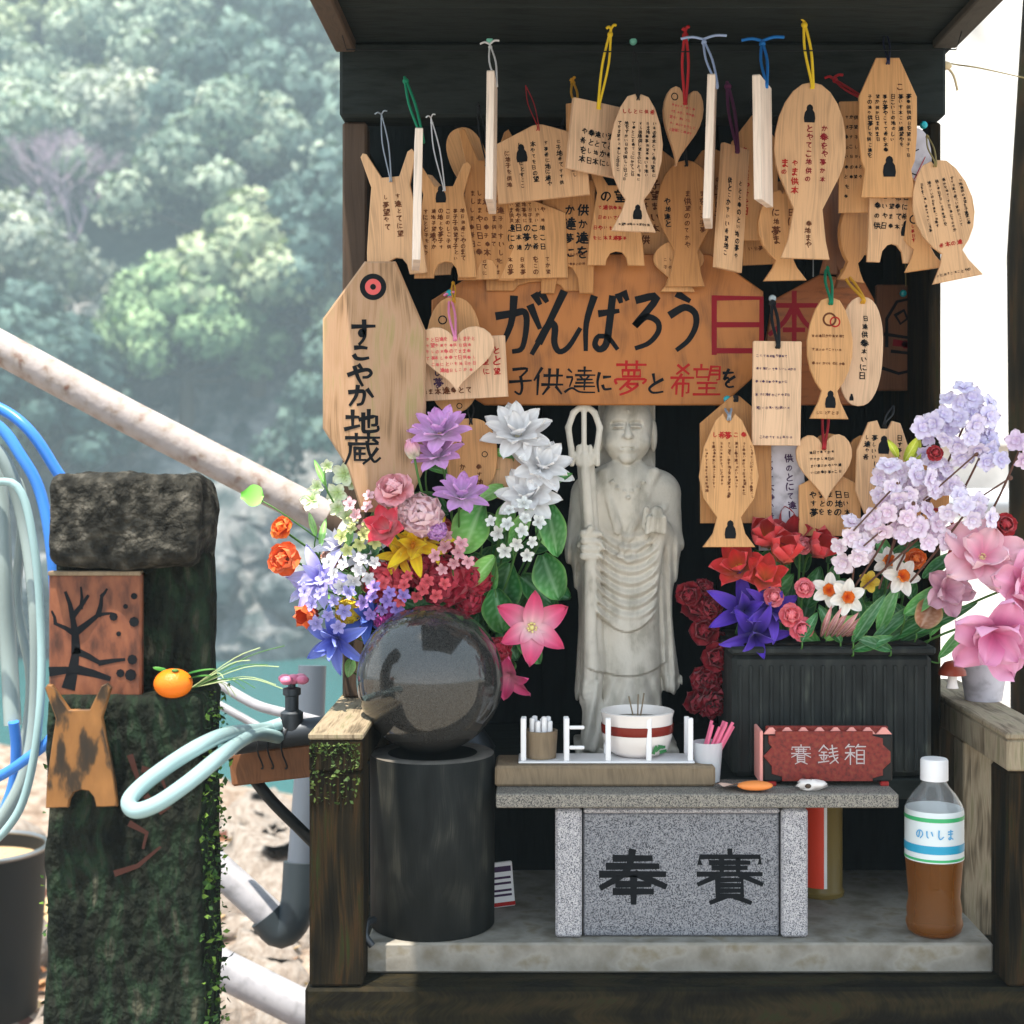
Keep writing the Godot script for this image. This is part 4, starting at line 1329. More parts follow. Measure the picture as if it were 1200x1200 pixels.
	for q in [[0.048, 0.007], [0.037, 0.003], [0.03, 0.003], [0.021, 0.003], [0.015, 0.003]]:
		stroke(m, PackedVector2Array([Vector2(-0.011, q[0]), Vector2(0.011, q[0])]), q[1], 0.0033, 0.0, 0.0)
	part(pk, "printed_line", m.done(), mats.ink_violet)
	var tn := thing("red_tin", "olive candle tin with a white-edged red label, behind the granite block", "tin", Vector3(at(962, 0, 2.06).x, 0.6695, -2.06))
	m = MB.new()
	m.lathe([Vector2(0, 0), Vector2(0.03, 0), Vector2(0.031, 0.006), Vector2(0.0285, 0.009), Vector2(0.0285, 0.135), Vector2(0.031, 0.138), Vector2(0.031, 0.143), Vector2(0, 0.143)], 32)
	part(tn, "can", m.done(), mat("tin_olive", rgb(110, 92, 44), 0.4))
	m = MB.new()
	var lab := MB.new()
	for i in 10:
		var a0 := lerpf(-1.3, 0.1, i / 10.0)
		var a1 := lerpf(-1.3, 0.1, (i + 1) / 10.0)
		var mb := lab if i > 8 else m
		var n0 := Vector3(sin(a0), 0, cos(a0))
		var n1 := Vector3(sin(a1), 0, cos(a1))
		mb.quad4(n0 * 0.029 + Vector3(0, 0.014, 0), n1 * 0.029 + Vector3(0, 0.014, 0), n1 * 0.029 + Vector3(0, 0.13, 0), n0 * 0.029 + Vector3(0, 0.13, 0), n0, n1, n1, n0)
	part(tn, "red_label", m.done(), mat("label_red", rgb(226, 66, 38), 0.5))
	part(tn, "label_edge", lab.done(), mats.white_plastic)
	# bottle of tea
	var bt := thing("tea_bottle", "clear plastic bottle half full of brown tea, white cap and label", "bottle", Vector3(at(1096, 0, 1.885).x, 0.6698, -1.89))
	bt.rotation.y = -0.22
	var prof := []
	for q in [[0.0352, 0.0935], [0.0352, 0.15], [0.034, 0.158], [0.027, 0.17], [0.0175, 0.181], [0.0145, 0.186], [0.0145, 0.19]]:
		prof.append(Vector2(q[0], q[1]))
	m = MB.new()
	m.lathe(prof, 40, Vector3.ZERO, 0.5)
	var pet := StandardMaterial3D.new()
	pet.resource_name = "clear_plastic"
	pet.albedo_color = Color(0.94, 0.95, 0.96, 0.1)
	pet.transparency = BaseMaterial3D.TRANSPARENCY_ALPHA
	pet.roughness = 0.08
	part(bt, "bottle_wall", m.done(), pet)
	m = MB.new()
	var tea := []
	for q in [[0, 0.001], [0.026, 0], [0.032, 0.004], [0.0345, 0.012], [0.0342, 0.016], [0.0328, 0.02], [0.0335, 0.03], [0.031, 0.045], [0.0325, 0.062], [0.034, 0.08], [0.0352, 0.0925], [0, 0.0926]]:
		tea.append(Vector2(q[0], q[1]))
	m.lathe(tea, 40, Vector3.ZERO, 0.5)
	var tm := StandardMaterial3D.new()
	tm.resource_name = "tea"
	tm.albedo_color = Color(rgb(106, 64, 24), 0.68)
	tm.transparency = BaseMaterial3D.TRANSPARENCY_ALPHA
	tm.roughness = 0.3
	tm.metallic_specular = 0.35
	tm.backlight_enabled = true
	tm.backlight = Color(0.6, 0.38, 0.14)
	part(bt, "tea", m.done(), tm)
	m = MB.new()
	m.lathe([Vector2(0, 0.214), Vector2(0.0155, 0.214), Vector2(0.0168, 0.212), Vector2(0.017, 0.188), Vector2(0.0155, 0.188)], 36)
	part(bt, "cap", m.done(), mats.white_plastic)
	m = MB.new()
	m.lathe([Vector2(0.0358, 0.093), Vector2(0.0358, 0.15), Vector2(0.0352, 0.154)], 40)
	part(bt, "label", m.done(), mat("label_white", rgb(214, 222, 226), 0.35))
	for q in [[0.104, 0.114, "label_cyan", rgb(44, 152, 190)], [0.1425, 0.1475, "label_green", rgb(64, 170, 110)], [0.0945, 0.0975, "label_green", rgb(64, 170, 110)]]:
		m = MB.new()
		m.lathe([Vector2(0.03605, q[0]), Vector2(0.0361, q[1])], 40)
		part(bt, "label_stripe", m.done(), mat(q[2], q[3], 0.35))
	m = MB.new()
	for i in 4:
		brush(m, ["no", "i", "shi", "ma"][i], (i - 1.5) * 0.0125, 0.128, 0.0105, 0.013, 0.0016, 0.0006, 0.0, 0.0358)
	part(bt, "lettering", m.done(), mats.ink_blue)
	# ribbed planter box
	var pb := thing("planter_box", "dark ribbed plastic planter box holding the bright flowers", "planter", Vector3(at(977, 0, 1.94).x, 0.8485, -2.03))
	var hw := 0.127
	part(pb, "tub", boxed(Vector3(-hw, 0, -0.08), Vector3(hw, 0.155, 0.08), 0.006), mats.planter)
	for i in 19:
		part(pb, "rib", boxed(Vector3(-hw + 0.008 + i * 0.0131, 0.008, 0.0802), Vector3(-hw + 0.0125 + i * 0.0131, 0.142, 0.0832), 0.001), mats.planter)
	part(pb, "rim", boxed(Vector3(-hw - 0.004, 0.1555, -0.085), Vector3(hw + 0.004, 0.166, 0.086), 0.003), mats.planter)
	part(pb, "soil_fill", boxed(Vector3(-hw + 0.006, 0.1662, -0.078), Vector3(hw - 0.006, 0.17, 0.078), 0.001), mats.soil)
	# dark vase behind the ball
	var vs := thing("flower_vase", "dark metal flower vase half hidden behind the stone ball", "vase", Vector3(at(548, 0, 2.12).x, DECK + 0.0005, -2.13))
	m = MB.new()
	m.lathe([Vector2(0, 0), Vector2(0.035, 0), Vector2(0.038, 0.006), Vector2(0.022, 0.03), Vector2(0.03, 0.09), Vector2(0.042, 0.14), Vector2(0.05, 0.152), Vector2(0.046, 0.152), Vector2(0.036, 0.13), Vector2(0, 0.12)], 32)
	part(vs, "vessel", m.done(), mats.iron)


# ------------------------------------------------------------------ the stone figure: one smooth field, meshed
class Prim:
	var kind := 0
	var a := Vector3.ZERO
	var b := Vector3.ZERO
	var ra := 0.0
	var rb := 0.0
	var r3 := Vector3.ONE
	var k := 0.006
	var flat := 1.0

	func dist(p: Vector3) -> float:
		if kind == 0:
			var q := Vector3(p.x, p.y, p.z * flat)
			var ba := b - a
			var h := clampf((q - a).dot(ba) / maxf(ba.length_squared(), 1e-9), 0.0, 1.0)
			return (q - a - ba * h).length() - lerpf(ra, rb, h)
		if kind == 1:
			var q := p - a
			var k0 := (q / r3).length()
			var k1 := (q / (r3 * r3)).length()
			return k0 * (k0 - 1.0) / maxf(k1, 1e-9) if k0 > 1e-4 else -minf(r3.x, minf(r3.y, r3.z))
		var e := (p - a).abs() - r3
		return e.max(Vector3.ZERO).length() + minf(maxf(e.x, maxf(e.y, e.z)), 0.0) - ra


const SS := 2.13 / 1800.0


func sp(px: float, py: float, z: float) -> Vector3:
	return Vector3((px - 733.0) * SS, (885.0 - py) * SS, z)


func bone(a: Vector3, b: Vector3, ra: float, rb: float, k := 0.006, flat := 1.0) -> Prim:
	var p := Prim.new()
	p.a = a
	p.b = b
	p.ra = ra
	p.rb = rb
	p.k = k
	p.flat = flat
	return p


func lump(a: Vector3, r: Vector3, k := 0.004) -> Prim:
	var p := Prim.new()
	p.kind = 1
	p.a = a
	p.r3 = r
	p.k = k
	return p


func slab(a: Vector3, half: Vector3, r: float, k := 0.003) -> Prim:
	var p := Prim.new()
	p.kind = 2
	p.a = a
	p.r3 = half
	p.ra = r
	p.k = k
	return p


func carve(p: Vector3) -> float:
	var d := 0.0
	if p.z < 0.0:
		return 0.0
	var ax := absf(p.x)
	# thick hem of the outer robe, a U hanging over the belly, and the lower hem
	var mid := 1.0 - smoothstep(0.034, 0.046, ax)
	var u := p.y - (sp(0, 742, 0).y + 16.0 * p.x * p.x)
	d += 0.0055 * smoothstep(-0.001, 0.0012, u) * (1.0 - smoothstep(0.0, 0.05, u)) * mid
	d += 0.0042 * smoothstep(-0.001, 0.001, p.y - (sp(0, 793, 0).y + 5.0 * p.x * p.x)) * (1.0 - smoothstep(0.05, 0.06, ax)) * (1.0 - smoothstep(0.0, 0.06, p.y - sp(0, 793, 0).y))
	# hanging folds across the front
	var band := smoothstep(sp(0, 738, 0).y, sp(0, 715, 0).y, p.y) * (1.0 - smoothstep(sp(0, 650, 0).y, sp(0, 615, 0).y, p.y))
	d += 0.0031 * sin(TAU * (p.y + 0.012 * sin(p.x * 20.0) - 13.0 * p.x * p.x - 0.12 * p.x) / 0.0155) * band * mid
	# upright folds of sleeves and skirt
	var side := smoothstep(0.042, 0.052, ax) * (1.0 - smoothstep(0.03, 0.042, p.z))
	d += 0.0019 * sin(TAU * (ax + 0.05 * p.y) / 0.0115) * side * smoothstep(0.04, 0.07, p.y) * (1.0 - smoothstep(0.27, 0.31, p.y))
	var low := 1.0 - smoothstep(sp(0, 800, 0).y, sp(0, 793, 0).y, p.y)
	d += 0.0022 * sin(TAU * (ax + 0.25 * p.y) / 0.02) * low
	# closed eyes, brows, mouth
	var e := Vector2(absf(p.x) - 0.0118, p.y - sp(0, 508, 0).y)
	if p.y > sp(0, 550, 0).y:
		d -= 0.0034 * exp(-pow((e.y - 6.0 * e.x * e.x + 0.0008) / 0.0011, 2.0)) * (1.0 - smoothstep(0.006, 0.009, absf(e.x)))
		d -= 0.0042 * exp(-pow((e.y - 0.0075 + 22.0 * e.x * e.x) / 0.0026, 2.0)) * (1.0 - smoothstep(0.007, 0.012, absf(e.x)))
		var my := p.y - sp(0, 532, 0).y
		d -= 0.0038 * exp(-pow((my - 22.0 * p.x * p.x) / 0.0009, 2.0)) * (1.0 - smoothstep(0.008, 0.012, ax))
	return d


func statue() -> void:
	var P: Array[Prim] = []
	P.append(bone(sp(733, 585, 0), sp(733, 655, 0), 0.05, 0.05, 0.012, 1.18))
	P.append(bone(sp(704, 582, -0.002), sp(768, 582, -0.002), 0.031, 0.031, 0.014))
	P.append(bone(sp(733, 655, 0), sp(735, 862, -0.002), 0.05, 0.0475, 0.012, 1.05))
	P.append(bone(sp(735, 862, 0), sp(735, 876, 0), 0.056, 0.058, 0.004, 1.15))
	# arms and hanging sleeves
	P.append(bone(sp(692, 585, 0), sp(684, 650, 0.012), 0.0275, 0.026, 0.01))
	P.append(bone(sp(683, 652, 0.014), sp(688, 645, 0.05), 0.023, 0.015, 0.008))
	P.append(bone(sp(686, 665, 0.008), sp(690, 730, 0.004), 0.019, 0.012, 0.008))
	P.append(bone(sp(690, 725, 0.004), sp(685, 815, 0.0), 0.012, 0.014, 0.008))
	P.append(bone(sp(774, 585, 0), sp(779, 640, 0.008), 0.0275, 0.024, 0.01))
	P.append(bone(sp(780, 642, 0.012), sp(768, 618, 0.048), 0.021, 0.0125, 0.008))
	P.append(bone(sp(780, 655, 0.006), sp(775, 720, 0.002), 0.02, 0.012, 0.008))
	P.append(bone(sp(775, 715, 0.002), sp(786, 806, 0.0), 0.012, 0.0135, 0.008))
	P.append(bone(sp(770, 630, 0.045), sp(760, 690, 0.03), 0.008, 0.012, 0.008))
	# hand with the jewel
	P.append(lump(sp(765, 618, 0.056), Vector3(0.0135, 0.013, 0.011), 0.004))
	P.append(lump(sp(766, 606, 0.064), Vector3(0.0095, 0.011, 0.0095), 0.0015))
	for i in 4:
		P.append(bone(sp(755 + i * 6.4, 624 + absf(i - 1.5) * 1.5, 0.0655), sp(757 + i * 5.6, 611 - absf(i - 1.5), 0.0715), 0.0042, 0.0034, 0.003))
	P.append(bone(sp(752, 622, 0.06), sp(754, 600, 0.066), 0.0045, 0.0036, 0.002))
	# hand on the staff
	P.append(lump(sp(690, 642, 0.052), Vector3(0.018, 0.0185, 0.014), 0.004))
	for i in 4:
		P.append(bone(sp(683 - absf(i - 1.5), 628 + i * 8.6, 0.0715), sp(703 + absf(i - 1.5) * -1.5, 629 + i * 8.6, 0.0645), 0.0052, 0.0044, 0.0012))
	P.append(bone(sp(679, 642, 0.064), sp(690, 622, 0.073), 0.0056, 0.0042, 0.002))
	# staff and its finial
	P.append(bone(sp(683, 540, 0.0625), sp(690, 640, 0.0635), 0.0065, 0.0078, 0.002))
	P.append(bone(sp(690, 640, 0.0635), sp(690, 872, 0.055), 0.0085, 0.0095, 0.003))
	var fin := [[683, 550], [669, 538], [665, 508], [671, 491], [683, 481], [695, 491], [701, 508], [697, 538], [683, 550]]
	for i in fin.size() - 1:
		P.append(bone(sp(fin[i][0], fin[i][1], 0.0625), sp(fin[i + 1][0], fin[i + 1][1], 0.0625), 0.0043, 0.0043, 0.002))
	P.append(bone(sp(683, 474, 0.0625), sp(683, 550, 0.0625), 0.0036, 0.0036, 0.002))
	for x in [669, 677, 690, 698]:
		P.append(bone(sp(x, 530, 0.0625), sp(x, 549, 0.0625), 0.0036, 0.0042, 0.0015))
	# a web of stone left behind the staff
	P.append(bone(sp(685, 545, 0.045), sp(692, 640, 0.04), 0.012, 0.012, 0.008))
	P.append(bone(sp(692, 640, 0.04), sp(693, 865, 0.038), 0.014, 0.016, 0.008))
	# neck, head, face
	P.append(bone(sp(735, 560, 0.002), sp(735, 580, 0), 0.022, 0.03, 0.01))
	P.append(lump(sp(735, 504, 0.004), Vector3(0.0345, 0.048, 0.037), 0.004))
	P.append(lump(sp(734, 524, 0.0105), Vector3(0.0315, 0.0285, 0.0295), 0.008))
	for s in [-1, 1]:
		P.append(lump(sp(734 + s * 17, 524, 0.0275), Vector3(0.0095, 0.0095, 0.0085), 0.008))
		P.append(lump(sp(734 + s * 10, 507, 0.0365), Vector3(0.0078, 0.0046, 0.0045), 0.002))
		P.append(lump(sp(735 + s * 31, 516, -0.006), Vector3(0.0055, 0.0235, 0.0095), 0.003))
	P.append(bone(sp(734, 503, 0.0405), sp(734, 517, 0.0465), 0.003, 0.0056, 0.002))
	for s in [-1, 1]:
		P.append(lump(sp(734 + s * 4, 518, 0.0415), Vector3(0.0036, 0.003, 0.0036), 0.002))
	P.append(bone(sp(727, 531, 0.0365), sp(741, 531, 0.0365), 0.0042, 0.0042, 0.005))
	P.append(lump(sp(734, 543, 0.031), Vector3(0.0105, 0.007, 0.0075), 0.008))
	P.append(lump(sp(734, 488, 0.0405), Vector3(0.0024, 0.0024, 0.002), 0.001))
	# collar, lapels, necklace
	P.append(bone(sp(706, 560, 0.022), sp(722, 625, 0.047), 0.007, 0.006, 0.003))
	P.append(bone(sp(766, 560, 0.022), sp(726, 652, 0.049), 0.008, 0.006, 0.003))
	P.append(bone(sp(776, 600, 0.026), sp(734, 662, 0.05), 0.006, 0.005, 0.003))
	for q in [[716, 570], [722, 577], [730, 581], [738, 581], [746, 577], [752, 570], [734, 588]]:
		P.append(lump(sp(q[0], q[1], 0.037 + 0.0004 * (q[1] - 570)), Vector3.ONE * 0.0032, 0.001))
	# slab behind the head, feet, foot block
	P.append(slab(sp(736, 512, -0.034), Vector3(0.037, 0.072, 0.004), 0.003, 0.004))
	for s in [-1, 1]:
		P.append(lump(sp(735 + s * 17, 872, 0.042), Vector3(0.015, 0.011, 0.022), 0.004))
	P.append(slab(Vector3(0, 0.006, 0), Vector3(0.068, 0.004, 0.052), 0.003, 0.002))
	var lo := Vector3(-0.1, -0.0036, -0.058)
	var m := net(P, lo, Vector3(0.1, 0.528, 0.088), 0.0022)
	var t := thing("stone_figure", "pale grey stone figure of a robed monk holding a ringed staff", "statue", Vector3(at(733, 0, 2.13).x, DECK + 0.0005, -2.13))
	part(t, "carved_body", m, mats.statue_stone)


func net(P: Array[Prim], lo: Vector3, hi: Vector3, cell: float) -> ArrayMesh:
	var nb := 5
	var bx := int(ceil((hi.x - lo.x) / (cell * nb)))
	var by := int(ceil((hi.y - lo.y) / (cell * nb)))
	var bz := int(ceil((hi.z - lo.z) / (cell * nb)))
	var nx := bx * nb + 1
	var ny := by * nb + 1
	var nz := bz * nb + 1
	var g := PackedFloat32Array()
	g.resize(nx * ny * nz)
	g.fill(1.0)
	var near := []
	var half := cell * nb * 0.5
	var reach := half * 1.75 + 0.012
	for k in bz:
		for j in by:
			for i in bx:
				var c := lo + Vector3(i, j, k) * cell * nb + Vector3.ONE * half
				var best := 1.0
				var ds := PackedFloat32Array()
				for p in P:
					var d := p.dist(c)
					ds.append(d)
					best = minf(best, d)
				if absf(best) > reach and best > 0.0:
					continue
				if best < -reach:
					for z in nb + 1:
						for y in nb + 1:
							for x in nb + 1:
								var at_ := (k * nb + z) * nx * ny + (j * nb + y) * nx + i * nb + x
								if g[at_] == 1.0:
									g[at_] = -1.0
					continue
				var use: Array[Prim] = []
				for q in P.size():
					if ds[q] < best + half * 3.6 + P[q].k:
						use.append(P[q])
				near.append(Vector3i(i, j, k))
				for z in nb + 1:
					for y in nb + 1:
						for x in nb + 1:
							var at_ := (k * nb + z) * nx * ny + (j * nb + y) * nx + i * nb + x
							var p := lo + Vector3(i * nb + x, j * nb + y, k * nb + z) * cell
							var d := 1.0
							for q in use:
								var e := q.dist(p)
								var h := maxf(q.k - absf(d - e), 0.0) / q.k
								d = minf(d, e) - h * h * q.k * 0.25
							g[at_] = d - carve(p) if absf(d) < 0.01 else d
	var vid := {}
	var vs := PackedVector3Array()
	var ns := PackedVector3Array()
	var cells := []
	var sx := 1
	var sy := nx
	var sz := nx * ny
	for b in near:
		for z in nb:
			for y in nb:
				for x in nb:
					var i: int = b.x * nb + x
					var j: int = b.y * nb + y
					var k: int = b.z * nb + z
					var o := k * sz + j * sy + i
					var v0 := g[o]
					var v1 := g[o + 1]
					var v2 := g[o + sy]
					var v3 := g[o + sy + 1]
					var v4 := g[o + sz]
					var v5 := g[o + sz + 1]
					var v6 := g[o + sz + sy]
					var v7 := g[o + sz + sy + 1]
					var neg := int(v0 < 0) + int(v1 < 0) + int(v2 < 0) + int(v3 < 0) + int(v4 < 0) + int(v5 < 0) + int(v6 < 0) + int(v7 < 0)
					if neg == 0 or neg == 8:
						continue
					var vv := [v0, v1, v2, v3, v4, v5, v6, v7]
					var sum := Vector3.ZERO
					var cnt := 0
					for e in [[0, 1], [2, 3], [4, 5], [6, 7], [0, 2], [1, 3], [4, 6], [5, 7], [0, 4], [1, 5], [2, 6], [3, 7]]:
						var a: float = vv[e[0]]
						var c: float = vv[e[1]]
						if (a < 0.0) != (c < 0.0):
							var t := a / (a - c)
							var pa := Vector3(e[0] & 1, (e[0] >> 1) & 1, e[0] >> 2)
							var pb := Vector3(e[1] & 1, (e[1] >> 1) & 1, e[1] >> 2)
							sum += pa.lerp(pb, t)
							cnt += 1
					vid[o] = vs.size()
					vs.append(lo + (Vector3(i, j, k) + sum / cnt) * cell)
					ns.append(Vector3(v1 + v3 + v5 + v7 - v0 - v2 - v4 - v6, v2 + v3 + v6 + v7 - v0 - v1 - v4 - v5, v4 + v5 + v6 + v7 - v0 - v1 - v2 - v3).normalized())
					cells.append(o)
	var out := MB.new()
	out.v = vs
	out.n = ns
	for i in vs.size():
		out.c.append(Color.WHITE)
	for o in cells:
		var ins := g[o] < 0.0
		for ax in 3:
			var step: int = [sx, sy, sz][ax]
			var u: int = [sy, sz, sx][ax]
			var w: int = [sz, sx, sy][ax]
			if (g[o + step] < 0.0) == ins:
				continue
			if vid.has(o) and vid.has(o - u) and vid.has(o - w) and vid.has(o - u - w):
				out.face(vid[o], vid[o - u], vid[o - u - w])
				out.face(vid[o], vid[o - u - w], vid[o - w])
	return out.done()


# ------------------------------------------------------------------ wooden prayer tags
func outline(shape: String, w: float, h: float) -> PackedVector2Array:
	var o := PackedVector2Array()
	var raw := []
	match shape:
		"fish":
			raw = [[-0.05, 0.5], [0.0, 0.46], [0.05, 0.5], [0.2, 0.48], [0.33, 0.4], [0.44, 0.28], [0.5, 0.14], [0.49, 0.02], [0.42, -0.1], [0.3, -0.2], [0.17, -0.27], [0.24, -0.36], [0.42, -0.5], [-0.42, -0.5], [-0.24, -0.36], [-0.17, -0.27], [-0.3, -0.2], [-0.42, -0.1], [-0.49, 0.02], [-0.5, 0.14], [-0.44, 0.28], [-0.33, 0.4], [-0.2, 0.48]]
		"bigfish":
			for i in 17:
				var a := lerpf(-0.62, PI + 0.62, i / 16.0)
				raw.append([0.5 * cos(a), 0.13 + 0.37 * sin(a) * (1.0 if sin(a) > 0 else 0.8)])
			raw.append_array([[-0.2, -0.22], [-0.27, -0.4], [-0.36, -0.5], [0.32, -0.5], [0.26, -0.4], [0.2, -0.22]])
		"angelfish":
			raw = [[-0.1, 0.49], [0.0, 0.42], [0.1, 0.49], [0.22, 0.44], [0.42, 0.24], [0.5, 0.02], [0.42, -0.14], [0.2, -0.28], [0.27, -0.4], [0.44, -0.5], [-0.44, -0.5], [-0.27, -0.4], [-0.2, -0.28], [-0.42, -0.14], [-0.5, 0.02], [-0.42, 0.24], [-0.22, 0.44]]
		"heart":
			for i in 36:
				var t := TAU * (i + 0.5) / 36.0
				raw.append([0.5 * pow(sin(t), 3.0) * 1.0, 0.06 + (13.0 * cos(t) - 5.0 * cos(2.0 * t) - 2.0 * cos(3.0 * t) - cos(4.0 * t)) / 33.0])
		"ema":
			raw = [[-0.5, -0.5], [0.5, -0.5], [0.5, 0.28], [0.06, 0.49], [0.0, 0.5], [-0.06, 0.49], [-0.5, 0.28]]
		"rect":
			raw = [[-0.5, -0.5], [0.5, -0.5], [0.5, 0.49], [0.48, 0.5], [-0.48, 0.5], [-0.5, 0.49]]
		"bookmark":
			raw = [[-0.2, 0.5], [0.2, 0.5], [0.5, 0.22], [0.5, -0.05], [0.46, -0.24], [0.4, -0.3], [0.47, -0.5], [-0.47, -0.5], [-0.4, -0.3], [-0.46, -0.24], [-0.5, -0.05], [-0.5, 0.22]]
		"oval":
			for i in 32:
				var a := TAU * i / 32.0
				raw.append([0.5 * sign(cos(a)) * pow(absf(cos(a)), 0.85), 0.5 * sign(sin(a)) * pow(absf(sin(a)), 0.85)])
		"cat":
			return cat_outline(w, h)
		"notched":
			raw = [[-0.3, 0.48], [-0.14, 0.5], [-0.07, 0.42], [0.07, 0.42], [0.14, 0.5], [0.3, 0.48], [0.5, 0.2], [0.5, -0.2], [0.32, -0.42], [0.14, -0.5], [-0.14, -0.5], [-0.32, -0.42], [-0.5, -0.2], [-0.5, 0.2]]
		"arched":
			raw = [[-0.5, 0.5], [0.5, 0.5], [0.5, -0.5], [0.24, -0.5], [0.2, -0.36], [0.1, -0.28], [0.0, -0.26], [-0.1, -0.28], [-0.2, -0.36], [-0.24, -0.5], [-0.5, -0.5]]
	for q in raw:
		o.append(Vector2(q[0] * w, q[1] * h))
	return o


const INKS := {"k": "ink_black", "r": "ink_red", "p": "ink_pink", "v": "ink_violet", "b": "ink_brown", "c": "ink_crimson"}


# style: "v,columns,rows,ink,x0,x1,y0,y1;h,lines,letters,ink,x0,x1,y0,y1;bell,x,y,size;ring,x,y,r,ink"
func write_on(root: Node3D, o: PackedVector2Array, w: float, h: float, z: float, style: String, seed_: int) -> void:
	var r := RandomNumberGenerator.new()
	r.seed = seed_
	for s in style.split(";", false):
		var a := s.split(",")
		var b := MB.new()
		if a[0] == "v" or a[0] == "h":
			var box := [float(a[4]), float(a[5]), float(a[6]), float(a[7])]
			var cols := int(a[1])
			var rows := int(int(a[2]) * (1.6 if a[0] == "v" else 1.9))
			if cols > 2 and a[0] == "v":
				cols = int(ceil(cols * 1.4))
			for i in cols:
				var n := rows - r.randi() % maxi(1, rows / 3)
				for j in n:
					var fx := (i + 0.5) / cols
					var fy := (j + 0.5) / rows
					if a[0] == "h":
						var sw := fx
						fx = fy
						fy = 1.0 - sw
						fy = 1.0 - fy
					else:
						fx = 1.0 - fx
					var x: float = lerpf(box[0], box[1], fx) * w + r.randf_range(-0.0007, 0.0007) + (r.randf() - 0.5) * 0.002 * fy
					var y: float = lerpf(box[3], box[2], fy) * h + r.randf_range(-0.0005, 0.0005)
					var gw: float = (box[1] - box[0]) * w / (cols if a[0] == "v" else rows)
					var gh: float = (box[3] - box[2]) * h / (rows if a[0] == "v" else cols)
					var g := minf(gw, gh) * r.randf_range(0.62, 1.0)
					if Geometry2D.is_point_in_polygon(Vector2(x - g * 0.6, y - g * 0.4), o) and Geometry2D.is_point_in_polygon(Vector2(x + g * 0.6, y + g * 0.4), o) and Geometry2D.is_point_in_polygon(Vector2(x - g * 0.6, y + g * 0.6), o) and Geometry2D.is_point_in_polygon(Vector2(x + g * 0.6, y - g * 0.6), o):
						brush(b, SMALL[r.randi() % SMALL.size()], x, y, g, g, g * 0.14, z, r.randf_range(-0.15, 0.15))
			if b.v.size():
				part(root, "lettering", b.done(), mats[INKS[a[3]]])
		elif a[0] == "bell":
			var k := float(a[3]) * 0.5
			var cx := float(a[1]) * w
			var cy := float(a[2]) * h
			var pts := []
			for q in [[0, 1.0], [0.3, 0.85], [0.4, 0.6], [0.36, 0.4], [0.6, 0.1], [0.7, -0.5], [0.62, -0.95], [-0.62, -0.95], [-0.7, -0.5], [-0.6, 0.1], [-0.36, 0.4], [-0.4, 0.6], [-0.3, 0.85]]:
				pts.append(Vector3(cx + q[0] * k, cy + q[1] * k * 1.15, z))
			for i in pts.size():
				b.tri(Vector3(cx, cy, z), pts[i], pts[(i + 1) % pts.size()], Vector3(0, 0, 1), Vector3(0, 0, 1), Vector3(0, 0, 1))
			part(root, "printed_mark", b.done(), mats.ink_black)
		elif a[0] == "ring":
			var k := float(a[3])
			disc(b, float(a[1]) * w, float(a[2]) * h, k * 0.72, k, z, 20)
			part(root, "drawn_circle", b.done(), mats[INKS[a[4]]])
		elif a[0] == "line":
			stroke(b, PackedVector2Array([Vector2(float(a[1]) * w, float(a[2]) * h), Vector2((float(a[1]) + float(a[3])) * 0.5 * w, (float(a[2]) + float(a[4])) * 0.5 * h), Vector2(float(a[3]) * w, float(a[4]) * h)]), float(a[5]), z, 0.0, 0.2)
			part(root, "drawn_line", b.done(), mats[INKS[a[6]]])


# a cord from the tag's top to what it hangs on: two strands, a knot, two loose ends
func cord(root: Node3D, from: Vector3, to: Vector3, col: String, thick: float, bow: float) -> void:
	var inv := root.transform.affine_inverse()
	var m := MB.new()
	var side := Vector3(1, 0, 0)
	var len_ := from.distance_to(to)
	for s in [-1.0, 1.0]:
		var mid: Vector3 = from.lerp(to, 0.55) + side * s * minf(0.004, len_ * 0.08) + Vector3(0, 0, 0.002)
		m.tube(smooth_path([inv * (from + Vector3(s * 0.0015, -0.003, 0.0)), inv * (from + Vector3(s * 0.001, 0.003, 0.003)), inv * mid, inv * to], 4), thick, 6)
	m.ball(inv * from.lerp(to, 0.93), Vector3.ONE * thick * 2.3, 8, 5)
	if bow > 0.0:
		for s in [-1.0, 1.0]:
			var e := to + Vector3(s * bow, 0.002 * s + 0.001, 0.006)
			m.tube(smooth_path([inv * to, inv * (to.lerp(e, 0.5) + Vector3(0, 0.0015, 0.004)), inv * e], 3), thick * 1.1, 6)
	part(root, "cord", m.done(), mats["cord_" + col])


func wooden_tag(row: Array) -> void:
	var shape: String = row[0]
	var d: float = row[7]
	var k := d / FOCAL
	var w: float = row[3] * k
	var h: float = row[4] * k
	var t := thing(row[9], row[13], "prayer tag" if row[8] != "white_paper" else "paper", at(row[1], row[2], d), "wooden prayer tags hung in the shrine")
	t.rotation = Vector3(rng.randf_range(-0.04, 0.04), deg_to_rad(row[6]), deg_to_rad(row[5]))
	var thick := 0.0065 if absf(row[6]) < 60 else 0.0095
	if row[8] == "white_paper":
		thick = 0.0012
	var o := outline(shape, w, h)
	var m := MB.new()
	m.plate(o, thick, minf(0.0007, thick * 0.3))
	part(t, "board", m.done(), mats[row[8]])
	write_on(t, o, w, h, thick * 0.5 + 0.0003, row[10], t.name.hash() % 100000)
	if row[11] != "":
		var top := 0.0
		for q in o:
			top = maxf(top, q.y)
		var from: Vector3 = t.transform * Vector3(0, top - 0.005, thick * 0.5)
		if shape == "cat" or shape == "heart":
			from = t.transform * Vector3(0, h * 0.27, thick * 0.5)
		var a: Array = row[12]
		cord(t, from, at(a[0], a[1], a[2]), row[11], a[3] if a.size() > 3 else 0.0011, a[4] if a.size() > 4 else 0.0)


